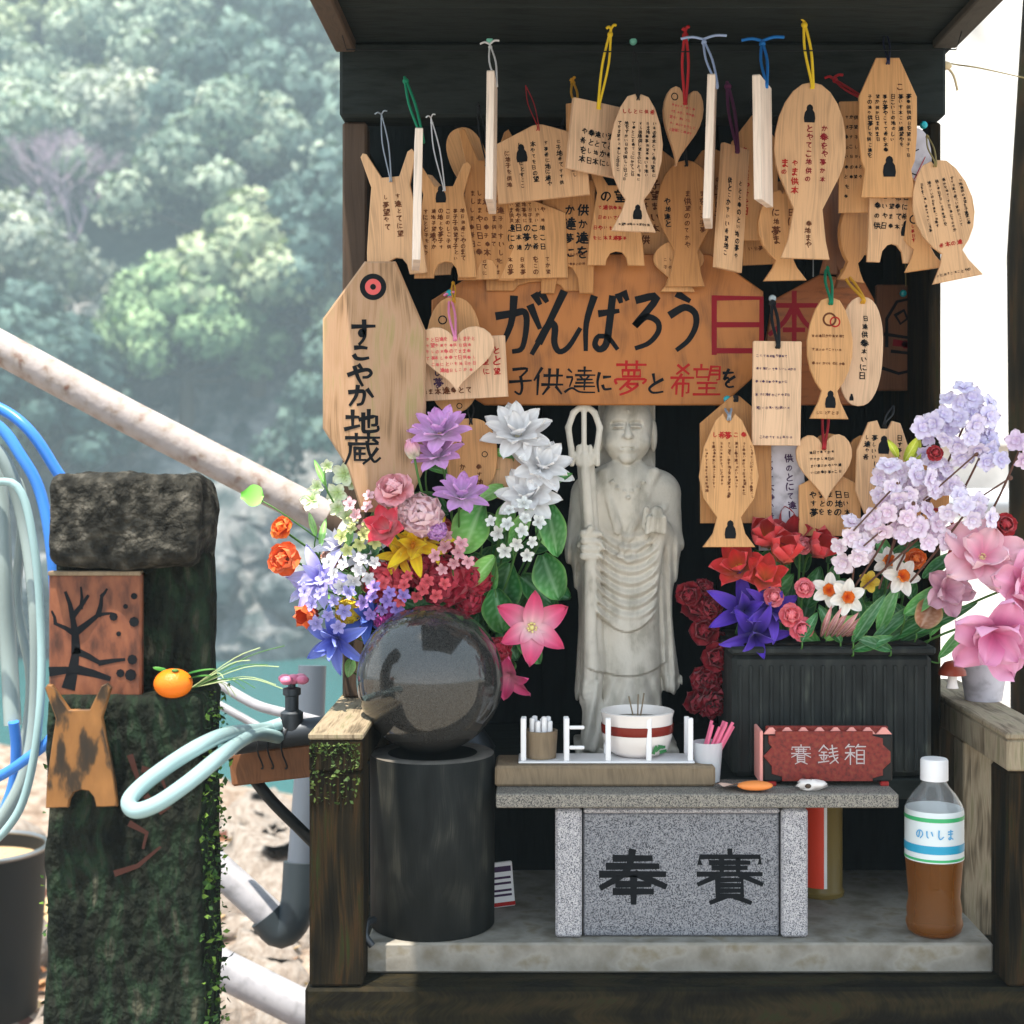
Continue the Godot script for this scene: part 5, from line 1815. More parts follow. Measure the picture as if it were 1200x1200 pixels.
func pin(px: float, py: float, d: float, col: String, label: String) -> void:
	var t := thing("push_pin", label, "push pin", at(px, py, d), "push pins holding the tags")
	var m := MB.new()
	m.lathe([Vector2(0, -0.002), Vector2(0.0046, -0.001), Vector2(0.0052, 0.003), Vector2(0.0038, 0.0064), Vector2(0, 0.0075)], 16)
	var hd := part(t, "head", m.done(), mats["pin_" + col])
	m = MB.new()
	m.tube([Vector3(0, -0.002, 0), Vector3(0, -0.012, 0)], 0.0006, 5)
	var nd := part(t, "needle", m.done(), mats.steel)
	hd.rotation.x = PI / 2
	nd.rotation.x = PI / 2


func signs() -> void:
	# the tall plaque hung on the corner post
	var d := 1.955
	var k := d / FOCAL
	var t := thing("tall_plaque", "tall reddish wooden plaque with black brushed characters below a black and pink ring", "plaque", at(438, 450, d))
	var o := PackedVector2Array()
	for q in [[428, 307], [464, 307], [499, 388], [499, 545], [474, 600], [424, 600], [408, 548], [379, 502], [379, 374]]:
		o.append(Vector2(q[0] - 438, 450 - q[1]) * k)
	var m := MB.new()
	m.plate(o, 0.016, 0.0025)
	part(t, "board", m.done(), mats.wood_plaque)
	var z := 0.0083
	m = MB.new()
	disc(m, 0, 113 * k, 9.5 * k, 15.5 * k, z, 28)
	disc(m, 0, 113 * k, 0, 3.4 * k, z, 14)
	part(t, "black_ring", m.done(), mats.ink_black)
	m = MB.new()
	disc(m, 0, 113 * k, 3.6 * k, 9.3 * k, z, 28)
	part(t, "pink_ring", m.done(), mats.ink_pink)
	for q in [["su", 427, 390, 30, 30, 4.4], ["ko", 424, 414, 26, 20, 4.4], ["ya", 423, 440, 32, 26, 4.2], ["ka", 424, 464, 32, 26, 4.2], ["chi", 425, 494, 40, 28, 4.0], ["zou", 426, 526, 42, 36, 3.4]]:
		m = MB.new()
		brush(m, q[0], (q[1] - 438) * k, (450 - q[2]) * k, q[3] * k, q[4] * k, q[5] * k, z, 0.0, 0.0, 0.5)
		part(t, "character", m.done(), mats.ink_black)
	# the wide board
	d = 2.055
	k = d / FOCAL
	t = thing("wide_sign", "wide orange brown wooden sign with large black brushed characters above the stone figure", "sign", at(700, 388, d))
	o = PackedVector2Array()
	for q in [[592, 298], [832, 298], [894, 342], [894, 432], [846, 475], [568, 475], [506, 436], [506, 352]]:
		o.append(Vector2(q[0] - 700, 388 - q[1]) * k)
	m = MB.new()
	m.plate(o, 0.011, 0.0018)
	part(t, "board", m.done(), mats.wood_sign)
	z = 0.0058
	for q in [["ga", 611, 381, 62, 74, 7.4, 0.0], ["n", 653, 379, 58, 76, 7.4, 0.1], ["ba", 708, 379, 50, 70, 6.8, 0.12], ["ro", 756, 377, 46, 66, 7.2, 0.12], ["u", 801, 377, 46, 68, 7.2, 0.0], ["ko2", 610, 447, 28, 36, 3.0, 0.05], ["tomo", 642, 447, 36, 33, 2.9, 0.05], ["tachi", 680, 446, 36, 32, 2.3, 0.05], ["ni", 708, 448, 20, 26, 3.0, 0.05], ["to", 768, 450, 24, 25, 3.0, 0.05], ["wo", 853, 444, 17, 22, 2.8, 0.05]]:
		m = MB.new()
		brush(m, q[0], (q[1] - 700) * k, (388 - q[2]) * k, q[3] * k, q[4] * k, q[5] * k, z, q[6], 0.0, 0.55)
		part(t, "black_character", m.done(), mats.ink_black)
	m = MB.new()
	brush(m, "sun", (864 - 700) * k, (388 - 381) * k, 92 * k, 76 * k, 6.2 * k, z, 0.0, 0.0, 0.05)
	part(t, "crimson_character", m.done(), mats.ink_crimson)
	for q in [["yume", 739, 443, 38, 40, 2.9], ["ki", 799, 446, 28, 38, 2.8], ["bou", 828, 446, 34, 38, 2.6]]:
		m = MB.new()
		brush(m, q[0], (q[1] - 700) * k, (388 - q[2]) * k, q[3] * k, q[4] * k, q[5] * k, z, 0.05, 0.0, 0.3)
		part(t, "red_character", m.done(), mats.ink_red)
	for x in [620, 790]:
		m = MB.new()
		m.tube([Vector3((x - 700) * k, 86 * k, 0.006), Vector3((x - 700) * k, 178 * k, 0.006), Vector3((x - 700) * k, 186 * k, 0.004)], 0.0008, 5)
		part(t, "hanging_wire", m.done(), mats.steel)
	d = 2.1
	k = d / FOCAL
	t = thing("narrow_sign", "brown wooden sign with one crimson character, half hidden by hanging tags beside the wide sign", "sign", at(952, 385, d))
	o = PackedVector2Array()
	for q in [[905, 352], [960, 322], [1012, 330], [1024, 352], [1024, 452], [1000, 475], [905, 475], [890, 440]]:
		o.append(Vector2(q[0] - 952, 385 - q[1]) * k)
	m = MB.new()
	m.plate(o, 0.01, 0.0018)
	part(t, "board", m.done(), mat("wood_sign_dark", rgb(150, 86, 42), 0.55, tex.grain_sign, Vector3(2.5, 30, 26)))
	m = MB.new()
	brush(m, "book", -22 * k, 13 * k, 62 * k, 62 * k, 5.6 * k, 0.0053, 0.0, 0.0, 0.1)
	part(t, "crimson_character", m.done(), mats.ink_crimson)
	m = MB.new()
	m.tube([Vector3(0, 60 * k, 0.006), Vector3(0, 240 * k, 0.008)], 0.0008, 5)
	part(t, "hanging_wire", m.done(), mats.steel)
	# drawn picture on the back wall
	d = 2.2
	k = d / FOCAL
	t = thing("drawn_panel", "dark brown wooden panel with a childlike outline drawing and a red bow", "picture", at(1062, 396, d))
	m = MB.new()
	m.box(Vector3(-36 * k, -62 * k, -0.006), Vector3(36 * k, 62 * k, 0.006), 0.0015)
	part(t, "panel", m.done(), mats.wood_dark)
	m = MB.new()
	for s in [[[-24, -10], [-24, 22], [-12, 42], [6, 46], [20, 32], [24, 6], [22, -16]], [[-26, 4], [0, 0], [24, 6]], [[-14, 26], [-4, 32], [0, 22], [-8, 16], [-14, 26]], [[6, 24], [14, 28], [14, 18], [6, 24]], [[-18, -16], [0, -18], [20, -14]], [[-28, -36], [-10, -42], [8, -38], [28, -42]], [[18, 36], [28, 10], [26, -14]]]:
		var pts := PackedVector2Array()
		for q in s:
			pts.append(Vector2(q[0], q[1]) * k)
		stroke(m, pts, 3.4 * k, 0.0063)
	part(t, "drawn_line", m.done(), mats.ink_black)
	m = MB.new()
	disc(m, -2 * k, -8 * k, 0, 5 * k, 0.0064, 10)
	stroke(m, PackedVector2Array([Vector2(-14, -6) * k, Vector2(0, -8) * k, Vector2(12, -6) * k]), 7 * k, 0.0063)
	part(t, "red_bow", m.done(), mats.ink_crimson)
	m = MB.new()
	m.tube([Vector3(-2 * k, 60 * k, 0.008), Vector3(-2 * k, 90 * k, 0.006), Vector3(-2 * k, 240 * k, 0.008)], 0.001, 5)
	part(t, "cord", m.done(), mats.cord_olive)


func tags() -> void:
	var b := 2.036      # the beam's face
	var w := 1.95       # the wire before it
	var T := [
		# shape, x, y, wide, high, tilt, turn, d, wood, name, style, cord, [x, y, d, thick, bow], label
		["cat", 461, 250, 74, 146, 4, -6, 2.0, "wood_tan", "cat_tag", "v,2,4,b,-0.2,0.2,-0.2,0.16", "grey", [447, 134, b, 0.0009, 0.008], "tan cat-shaped tag with a grey string, highest above the tall plaque"],
		["cat", 521, 258, 76, 136, 1, 0, 2.012, "wood_gold", "cat_tag", "bell,-0.05,0.22,0.02;v,4,6,b,-0.34,0.34,-0.36,0.1", "white", [505, 138, b, 0.0009, 0.006], "golden cat-shaped tag with white knotted string, behind a bright tag seen edge-on"],
		["rect", 489, 235, 84, 152, -1.5, 95.5, 1.915, "wood_white", "edge_on_tag", "", "green", [474, 90, w, 0.0018, 0.0], "narrow tag seen edge-on hanging by a green cord"],
		["cat", 570, 240, 70, 178, 0, 8, 2.025, "wood_brown", "cat_tag", "v,3,6,b,-0.3,0.3,-0.4,0.1", "black", [560, 120, b], "brown cat-shaped tag, one round ear showing beside the edge-on tag on a mint pin"],
		["rect", 576, 168, 80, 150, -3, 89, 1.915, "wood_white", "edge_on_tag", "", "white", [574, 52, w, 0.0012, 0.012], "narrow tag seen edge-on hanging below the mint pin"],
		["ema", 634, 190, 108, 88, 5, -6, 1.985, "wood_tan", "house_tag", "bell,-0.2,0.14,0.021;v,3,5,k,-0.28,0.42,-0.34,0.28;v,1,4,b,-0.42,-0.3,-0.3,0.2", "red", [616, 100, b, 0.0007], "tan house-shaped tag with a black bell mark and brushed writing"],
		["ema", 606, 278, 116, 98, 2, 6, 2.03, "wood_gold", "house_tag", "v,3,2,k,-0.1,0.3,-0.18,0.16;h,4,6,b,-0.4,0.3,0.16,0.42;v,4,2,b,-0.4,0.36,-0.46,-0.24", "", [], "gold house-shaped tag crammed below the tan bell-marked one"],
		["arched", 666, 278, 62, 132, -1, -10, 2.038, "wood_brown", "arched_tag", "bell,-0.26,0.06,0.014;v,2,3,k,-0.1,0.4,-0.2,0.3;h,2,7,b,-0.4,0.4,-0.28,-0.12", "", [], "brown arched tag with a small bell mark just above the wide sign"],
		["arched", 632, 318, 124, 46, 0, 0, 2.046, "wood_brown", "arched_tag", "h,2,10,r,-0.45,0.45,-0.2,0.4", "", [], "brown arched tag with red writing touching the wide sign's top edge"],
		["rect", 697, 162, 66, 84, -6, 24, 1.965, "wood_pale", "square_tag", "v,3,3,k,-0.3,0.36,-0.4,0.12", "yellow", [716, 34, w, 0.0017, 0.006], "pale square tag hanging by a thick yellow cord"],
		["rect", 672, 168, 20, 90, 0, 60, 1.99, "wood_gold", "narrow_tag", "", "gold", [671, 95, b, 0.0016, 0.003], "narrow golden tag on a mustard cord behind the pale square one"],
		["fish", 745, 191, 62, 162, -2, 2, 1.945, "wood_pale", "fish_tag", "v,4,10,k,-0.4,0.4,-0.2,0.3;bell,0.06,-0.36,0.017;v,4,1,r,-0.3,0.34,0.3,0.44;h,1,6,k,-0.3,0.3,-0.48,-0.42", "black", [743, 58, w, 0.0008], "pale fish-shaped tag densely written in four black columns, brightest of the top row"],
		["cat", 722, 252, 70, 118, 0, 4, 2.02, "wood_gold", "cat_tag", "h,4,5,r,-0.4,0.36,-0.28,0.12;v,2,1,k,-0.3,0.2,0.1,0.26", "", [], "golden cat-shaped tag with red lines, behind the pale fish tag"],
		["heart", 798, 148, 50, 106, -8, 18, 1.972, "wood_tan", "heart_tag", "h,5,5,p,-0.34,0.34,-0.1,0.24;ring,-0.28,0.3,0.005,k", "red", [803, 36, w, 0.002, 0.004], "slim tan heart-shaped tag hanging by a red cord"],
		["rect", 832, 179, 80, 166, 0, 82, 1.915, "wood_white", "edge_on_tag", "", "sky", [824, 46, w, 0.0016, 0.029], "narrow tag seen edge-on under a pale blue T-shaped knot"],
		["bigfish", 804, 262, 68, 148, 0, -4, 2.028, "wood_brown", "fish_tag", "v,1,5,k,-0.42,-0.22,-0.26,0.2;v,2,5,b,-0.1,0.4,-0.2,0.26", "black", [790, 110, b], "brown fish-shaped tag hanging behind the slim heart"],
		["bigfish", 795, 312, 60, 60, 0, 5, 2.04, "wood_gold", "fish_tag", "ring,0.1,0.2,0.008,b;h,2,4,b,-0.3,0.3,-0.1,0.2", "", [], "small gold fish tag overlapping the wide sign's top edge"],
		["rect", 857, 244, 46, 146, -4, 42, 1.985, "wood_tan", "narrow_tag", "v,2,8,k,-0.4,0.42,-0.46,0.24", "purple", [852, 96, b, 0.0022], "narrow slanted tag with black brushed writing on a purple cord"],
		["rect", 894, 167, 90, 142, 3, 73, 1.92, "wood_white", "edge_on_tag", "", "blue", [893, 48, w, 0.0019, 0.027], "narrow tag seen nearly edge-on under a blue T-shaped knot"],
		["ema", 884, 208, 54, 148, 0, -8, 2.03, "wood_gold", "house_tag", "v,2,5,r,-0.4,0.4,-0.3,0.24", "black", [880, 118, b], "golden tag with red writing behind the blue-knotted tag"],
		["bigfish", 948, 200, 84, 208, -2, 0, 1.962, "wood_tan", "fish_tag", "bell,-0.02,0.32,0.021;v,2,5,c,-0.12,0.3,-0.12,0.26;v,2,3,r,-0.42,-0.14,-0.14,0.06;v,1,3,b,-0.08,0.1,-0.44,-0.28", "yellow", [942, 24, w, 0.0019, 0.004], "large tan fish-shaped tag on a bright yellow cord"],
		["fish", 918, 276, 62, 106, 2, 8, 2.0, "wood_gold", "fish_tag", "v,2,3,b,-0.3,0.3,-0.1,0.3", "", [], "small golden fish tag, its tail showing under the large tan fish"],
		["bookmark", 1040, 150, 68, 164, 0, 0, 1.958, "wood_gold", "bookmark_tag", "v,4,8,k,-0.38,0.42,-0.22,0.24;bell,0.02,-0.28,0.024;v,1,1,b,0.1,0.3,0.24,0.34", "navy", [1037, 36, b, 0.0013], "golden bookmark-shaped tag with columns of black writing under a turquoise pin"],
		["rect", 1016, 184, 66, 130, 0, -6, 1.99, "wood_gold", "square_tag", "v,4,6,k,-0.4,0.1,-0.4,0.4", "red", [976, 92, b, 0.0017, 0.012], "golden oblong tag with a red knot, behind the bookmark-shaped one"],
		["arched", 1046, 262, 58, 92, -2, 2, 1.982, "wood_tan", "arched_tag", "bell,0.26,-0.06,0.018;v,3,3,k,-0.4,0.3,-0.1,0.4", "", [], "tan arched tag with a bell mark under the bookmark-shaped tag"],
		["oval", 1072, 192, 42, 84, 0, 10, 2.0, "white_paper", "oval_card", "line,-0.3,0.1,0.1,0.2,0.0015,k;line,-0.3,-0.1,0.3,-0.2,0.0015,k;line,-0.1,-0.3,0.3,0.1,0.0012,r", "", [], "white oval card with thin scribbles beside the bookmark-shaped tag"],
		["fish", 1108, 258, 70, 142, 11, -6, 1.95, "wood_tan", "fish_tag", "v,4,10,k,-0.34,0.42,-0.14,0.34;h,1,6,k,-0.34,0.3,-0.48,-0.4;v,4,1,r,-0.3,0.3,-0.26,-0.14", "olive", [1086, 158, 1.99], "tilted tan fish-shaped tag before the white wall"],
		["fish", 1078, 262, 56, 110, 6, -24, 1.975, "wood_gold", "fish_tag", "ring,-0.1,0.05,0.006,k;v,2,3,r,-0.3,0.3,-0.2,0.0", "", [], "gold fish tag tucked behind the tilted fish before the wall"],
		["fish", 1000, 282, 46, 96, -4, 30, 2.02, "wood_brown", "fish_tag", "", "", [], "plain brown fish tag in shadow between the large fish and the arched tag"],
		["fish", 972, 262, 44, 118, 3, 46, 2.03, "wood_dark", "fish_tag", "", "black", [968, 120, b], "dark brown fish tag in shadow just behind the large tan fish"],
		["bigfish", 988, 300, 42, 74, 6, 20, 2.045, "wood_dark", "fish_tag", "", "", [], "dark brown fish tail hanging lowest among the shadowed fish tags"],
		# the crowded back row
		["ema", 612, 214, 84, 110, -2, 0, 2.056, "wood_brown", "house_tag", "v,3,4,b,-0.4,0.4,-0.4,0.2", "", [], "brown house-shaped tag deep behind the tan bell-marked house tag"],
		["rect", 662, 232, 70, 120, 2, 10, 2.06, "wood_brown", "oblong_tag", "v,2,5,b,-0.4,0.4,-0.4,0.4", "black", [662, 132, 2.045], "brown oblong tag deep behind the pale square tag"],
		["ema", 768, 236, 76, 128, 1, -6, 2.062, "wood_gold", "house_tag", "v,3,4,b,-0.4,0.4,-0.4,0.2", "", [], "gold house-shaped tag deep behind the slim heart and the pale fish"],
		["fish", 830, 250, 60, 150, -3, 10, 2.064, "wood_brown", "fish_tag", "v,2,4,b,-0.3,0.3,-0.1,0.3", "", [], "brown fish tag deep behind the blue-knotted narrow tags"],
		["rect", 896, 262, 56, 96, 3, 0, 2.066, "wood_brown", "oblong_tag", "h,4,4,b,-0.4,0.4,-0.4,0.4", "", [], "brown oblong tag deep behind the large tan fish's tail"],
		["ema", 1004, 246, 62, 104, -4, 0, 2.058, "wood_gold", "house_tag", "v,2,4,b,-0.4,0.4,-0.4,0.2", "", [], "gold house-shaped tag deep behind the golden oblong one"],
		["oval", 548, 184, 44, 70, 20, 0, 2.05, "wood_gold", "spoon_tag", "ring,0.1,0.1,0.005,r", "", [], "round-topped gold tag leaning beside the edge-on tag on the mint pin"],
		["cat", 540, 262, 84, 118, 3, 0, 2.058, "wood_tan", "cat_tag", "v,3,4,b,-0.3,0.3,-0.3,0.1", "", [], "tan cat-shaped tag deep between the golden and the brown cat tags"],
		# lower tags
		["heart", 534, 420, 92, 88, 2, 4, 1.965, "wood_pale", "heart_tag", "h,6,7,p,-0.38,0.38,-0.2,0.3", "pink", [527, 346, 2.03, 0.0016, 0.007], "pale heart-shaped tag with pink writing on a pink ribbon"],
		["rect", 536, 432, 116, 72, 3, -4, 1.99, "wood_pale", "oblong_tag", "v,2,3,v,-0.44,-0.12,-0.3,0.4;v,2,2,r,0.24,0.46,-0.16,0.34;h,1,5,b,-0.4,0.3,-0.42,-0.28", "", [], "pale oblong tag behind the pink-written heart"],
		["oval", 532, 416, 66, 136, 0, 0, 2.02, "wood_gold", "round_tag", "ring,-0.2,0.3,0.006,k;ring,0.1,-0.44,0.004,k", "gold", [531, 330, b], "gold round tag showing above and below the pale oblong tag"],
		["rect", 910, 461, 57, 122, -0.5, 2, 1.962, "wood_pale", "oblong_tag", "h,5,7,v,-0.44,0.4,-0.2,0.42;h,1,6,v,-0.36,0.4,-0.46,-0.38", "black", [905, 352, 2.035, 0.0022], "pale upright oblong tag with lines of violet writing on a black cord"],
		["fish", 972, 420, 54, 142, -1, 2, 1.958, "wood_gold", "fish_tag", "h,3,6,b,-0.4,0.4,-0.1,0.24;ring,-0.02,0.32,0.009,b;ring,0.1,0.3,0.007,r;bell,0.02,-0.34,0.02;h,1,4,b,-0.3,0.3,-0.48,-0.42", "green", [968, 312, 2.03, 0.002], "golden fish-shaped tag on a green cord, crossing a pale oval one"],
		["oval", 1008, 412, 52, 128, -2, -4, 1.985, "wood_pale", "oval_tag", "v,1,5,k,-0.2,0.36,-0.26,0.34;bell,-0.16,-0.42,0.008", "gold", [987, 316, 2.03, 0.002], "pale oval tag with one bold black column, behind the golden fish"],
		["angelfish", 854, 562, 70, 158, 0, 0, 1.955, "wood_gold", "fish_tag", "v,5,11,b,-0.44,0.44,-0.14,0.28;bell,0.02,-0.37,0.021;h,1,3,r,-0.3,0.3,0.28,0.38", "grey", [852, 470, 2.03, 0.0016], "gold angular fish tag full of small writing, hanging just beside the stone figure"],
		["ema", 862, 538, 84, 150, 0, 4, 1.99, "wood_brown", "house_tag", "", "black", [853, 472, 2.03, 0.002], "brown tag mostly hidden behind the gold angular fish tag"],
		["rect", 915, 582, 58, 124, 3, 0, 2.0, "white_paper", "paper_slip", "v,2,6,v,-0.4,0.4,-0.4,0.4", "", [], "pale lilac paper slip with faint writing above the red tulips"],
		["heart", 966, 548, 66, 92, 2, 0, 1.975, "wood_tan", "heart_tag", "h,4,5,k,-0.26,0.3,-0.1,0.24", "red", [968, 470, 2.1, 0.0018], "tan heart-shaped tag with four lines of black writing"],
		["heart", 990, 555, 86, 110, -3, 0, 2.0, "wood_brown", "heart_tag", "", "", [], "brown heart-shaped tag behind the tan heart with black lines"],
		["ema", 972, 590, 72, 76, 0, 0, 1.988, "wood_gold", "house_tag", "v,3,2,k,-0.34,0.34,-0.2,0.2", "", [], "gold tag under the tan heart, just above the red tulips"],
		["notched", 1034, 552, 62, 118, -2, 0, 1.968, "wood_tan", "notched_tag", "bell,0.0,0.26,0.021;v,2,3,k,-0.38,-0.12,0.1,0.36;v,1,3,k,0.2,0.4,0.12,0.36;v,1,4,k,-0.24,0.0,-0.3,0.1", "black", [1047, 476, 2.06, 0.0012], "tan notched tag with a black bell mark beside the lilac blossoms"],
		["oval", 1082, 582, 60, 96, 0, 0, 2.02, "wood_brown", "round_tag", "", "black", [1080, 500, 2.06], "brown round tag half hidden behind the lilac blossoms"],
		["oval", 552, 534, 62, 88, 0, 0, 2.0, "wood_gold", "round_tag", "ring,-0.2,0.16,0.004,k;ring,0.26,0.02,0.004,k;v,2,2,b,-0.3,0.3,-0.4,-0.1", "black", [552, 470, 2.05], "gold round tag standing behind the lilac water lilies"],
		["oval", 596, 556, 58, 60, 0, 0, 2.01, "wood_tan", "round_tag", "", "pink", [603, 472, 2.03, 0.0013], "tan round tag behind the white lily blossoms"]]
	for row in T:
		wooden_tag(row)
	for q in [[574, 48, b, "mint", "mint push pin over an edge-on tag near the beam's left end"], [742, 49, b, "mint", "mint push pin alone on the beam between yellow and red cords"], [803, 46, b, "teal", "teal push pin under the red cord's knot"], [1037, 33, b, "teal", "turquoise push pin above the golden bookmark-shaped tag"], [1082, 147, 2.03, "teal", "turquoise push pin above the white oval card"], [527, 344, 2.03, "teal", "turquoise push pin above the pink-written heart tag"], [905, 350, 2.04, "grey", "pale grey push pin above the upright oblong tag"], [1058, 344, 2.185, "teal", "turquoise push pin on the drawn panel"], [852, 468, 2.035, "teal", "turquoise push pin above the gold angular fish tag"], [607, 486, 2.03, "teal", "turquoise push pin above the white lilies"], [1047, 474, 2.33, "red", "small red push pin on the dark back boards"]]:
		pin(q[0], q[1], q[2], q[3], q[4])


# ------------------------------------------------------------------ artificial flowers
# a petal grows along +x from the flower's axis (+y): first at an angle of a0 degrees from the axis, bending outwards by bend degrees
func petal_mesh(l: float, w: float, a0: float, bend: float, cup: float, pointy: float, ruffle: float, ci: Color, co: Color, seed_ := 0) -> ArrayMesh:
	var key := "%.4f %.4f %.1f %.1f %.2f %.2f %.2f %s %s %d" % [l, w, a0, bend, cup, pointy, ruffle, ci, co, seed_]
	if cache.has(key):
		return cache[key]
	var b := MB.new()
	if seed_ >= 10:
		add_petal(b, Transform3D(), l, w, a0, bend, cup, pointy, ruffle, ci, co, seed_, 16, 10)
	else:
		add_petal(b, Transform3D(), l, w, a0, bend, cup, pointy, ruffle, ci, co, seed_, 9, 8)
	cache[key] = b.done()
	return cache[key]


func add_petal(b: MB, xf: Transform3D, l: float, w: float, a0: float, bend: float, cup: float, pointy: float, ruffle: float, ci: Color, co: Color, seed_ := 0, nu := 8, nv := 6) -> void:
	var rows := []
	var cols := []
	var r := 0.0
	var h := 0.0
	for i in nu + 1:
		var t := float(i) / nu
		var a := deg_to_rad(a0 + bend * t)
		if i > 0:
			r += sin(a) * l / nu
			h += cos(a) * l / nu
		var round_w := sqrt(maxf(0.0, 1.0 - pow(absf(t * 1.55 - 0.55) if t > 0.35 else 0.0, 3.2))) * lerpf(0.3, 1.0, smoothstep(0.0, 0.5, t))
		var point_w := pow(sin(PI * clampf(pow(t, 0.8) * 0.96 + 0.04, 0.0, 1.0)), 0.85)
		var half := w * 0.5 * lerpf(round_w, point_w, pointy)
		var row := []
		var cr := []
		for j in nv + 1:
			var s := float(j) / nv * 2.0 - 1.0
			var up := cup * w * 0.5 * s * s + ruffle * w * 0.5 * sin(s * 5.0 + t * 3.0 + seed_ * 1.7) * t * t
			row.append(xf * Vector3(r - cos(a) * up, h + sin(a) * up, half * s + ruffle * w * 0.12 * sin(t * 9.0 + seed_) * absf(s)))
			var c := ci.lerp(co, smoothstep(0.05, 0.85, t))
			c = c.lerp(co.lightened(0.25), 0.5 * absf(s) * t) if seed_ % 2 == 0 else c.lerp(ci, 0.35 * (1.0 - absf(s)) * (1.0 - t))
			if seed_ >= 10:
				# midrib and side veins of a leaf, a paler edge
				if absf(s) < 0.12:
					c = c.lightened(0.3)
				elif sin((t * 1.15 - absf(s) * 0.5) * 26.0) > 0.75:
					c = c.lightened(0.16)
				c = c.darkened(0.12 * sin(seed_ * 3.1 + t * 4.0 + s * 2.0))
				if absf(s) > 0.95:
					c = c.lerp(Color(0.62, 0.72, 0.4), 0.4)
			else:
				# fine streaks down each petal
				c = c.darkened(0.1 * absf(sin(s * 9.0 + seed_)) * (1.0 - 0.5 * t)).lerp(co.lightened(0.35), 0.25 if i == nu else 0.0)
			cr.append(lin(c))
		rows.append(row)
		cols.append(cr)
	b.sheet(rows, cols, true)


# layers: [petals, length, width, start angle, bend, cup, pointed 0..1, ruffle]
const KINDS := {
	"water_lily": [[8, 0.034, 0.0175, 72, 16, 0.2, 0.6, 0.06], [8, 0.032, 0.0165, 50, 12, 0.22, 0.6, 0.06], [6, 0.027, 0.014, 24, 8, 0.3, 0.6, 0.04]],
	"rose": [[5, 0.027, 0.031, 62, 38, 0.35, 0.0, 0.12], [5, 0.025, 0.028, 40, 18, 0.6, 0.0, 0.1], [4, 0.022, 0.024, 20, 0, 0.9, 0.0, 0.06], [3, 0.019, 0.018, 6, -8, 1.1, 0.0, 0.0]],
	"carnation": [[8, 0.025, 0.024, 74, 24, 0.1, 0.0, 0.5], [8, 0.023, 0.022, 52, 20, 0.1, 0.0, 0.55], [6, 0.021, 0.02, 32, 14, 0.1, 0.0, 0.6], [5, 0.019, 0.018, 12, 10, 0.1, 0.0, 0.6]],
	"iris": [[6, 0.04, 0.014, 56, 50, 0.3, 0.9, 0.12], [4, 0.03, 0.012, 22, 22, 0.4, 0.9, 0.1]],
	"lily": [[3, 0.048, 0.028, 52, 46, 0.35, 0.75, 0.12], [3, 0.046, 0.024, 46, 44, 0.35, 0.8, 0.1]],
	"tulip": [[3, 0.04, 0.03, 40, -14, 0.6, 0.45, 0.05], [3, 0.04, 0.028, 30, -12, 0.7, 0.45, 0.05]],
	"open_tulip": [[6, 0.038, 0.024, 58, -6, 0.4, 0.6, 0.08], [4, 0.032, 0.02, 34, -4, 0.5, 0.6, 0.05]],
	"daffodil": [[6, 0.024, 0.015, 82, 8, 0.2, 0.6, 0.05]],
	"orchid": [[5, 0.014, 0.011, 68, 20, 0.3, 0.35, 0.1]],
	"cherry": [[5, 0.0115, 0.0078, 72, 14, 0.2, 0.3, 0.15], [3, 0.004, 0.003, 20, 10, 0.3, 0.3, 0.0]],
	"double_cherry": [[5, 0.0145, 0.0125, 78, 14, 0.1, 0.2, 0.2], [4, 0.007, 0.006, 50, 16, 0.15, 0.25, 0.2]],
	"big_cloth": [[5, 0.072, 0.058, 52, 44, 0.25, 0.15, 0.3], [4, 0.055, 0.046, 28, 30, 0.3, 0.15, 0.3]],
	"bud": [[5, 0.02, 0.014, 20, -16, 0.8, 0.5, 0.0]]}


func facing(axis: Vector3, spin: float) -> Basis:
	var y := axis.normalized()
	var x := y.cross(Vector3(0.31, 0.22, 0.9)).normalized()
	return Basis(x, y, x.cross(y)) * Basis(Vector3.UP, spin)


func head_of(root: Node3D, kind: String, axis: Vector3, scale_: float, ci: Color, co: Color, off := Vector3.ZERO) -> void:
	var q := facing(axis, rng.randf() * TAU)
	var li := 0
	for l in KINDS[kind]:
		for i in l[0]:
			var m := petal_mesh(l[1] * scale_, l[2] * scale_, l[3], l[4], l[5], l[6], l[7], ci, co, (i * 3 + li) % 4)
			var p := part(root, "petal", m, mats.petal, off)
			p.basis = q * Basis(Vector3.UP, TAU * (i + 0.5 * (li % 2)) / l[0] + rng.randf_range(-0.1, 0.1)) * Basis(Vector3(0, 0, 1), rng.randf_range(-0.12, 0.12))
		li += 1


func joined_head(b: MB, kind: String, xf: Transform3D, scale_: float, ci: Color, co: Color) -> void:
	var li := 0
	for l in KINDS[kind]:
		for i in l[0]:
			add_petal(b, xf * Transform3D(Basis(Vector3.UP, TAU * (i + 0.5 * (li % 2)) / l[0] + rng.randf_range(-0.15, 0.15)), Vector3.ZERO), l[1] * scale_, l[2] * scale_, l[3], l[4], l[5], l[6], l[7], ci, co, (i + li) % 4, 5, 4)
		li += 1


func centre_of(root: Node3D, axis: Vector3, r: float, col: Color, off := Vector3.ZERO) -> void:
	var b := MB.new()
	b.tint = lin(col)
	var q := facing(axis, 0.0)
	b.ball(off + q.y * r * 0.8, Vector3.ONE * r * 0.7, 10, 6)
	for i in 9:
		var a := i * 2.4
		b.ball(off + q * Vector3(cos(a) * r, r * 1.5, sin(a) * r), Vector3.ONE * r * 0.28, 6, 4)
	part(root, "flower_centre", b.done(), mats.petal)


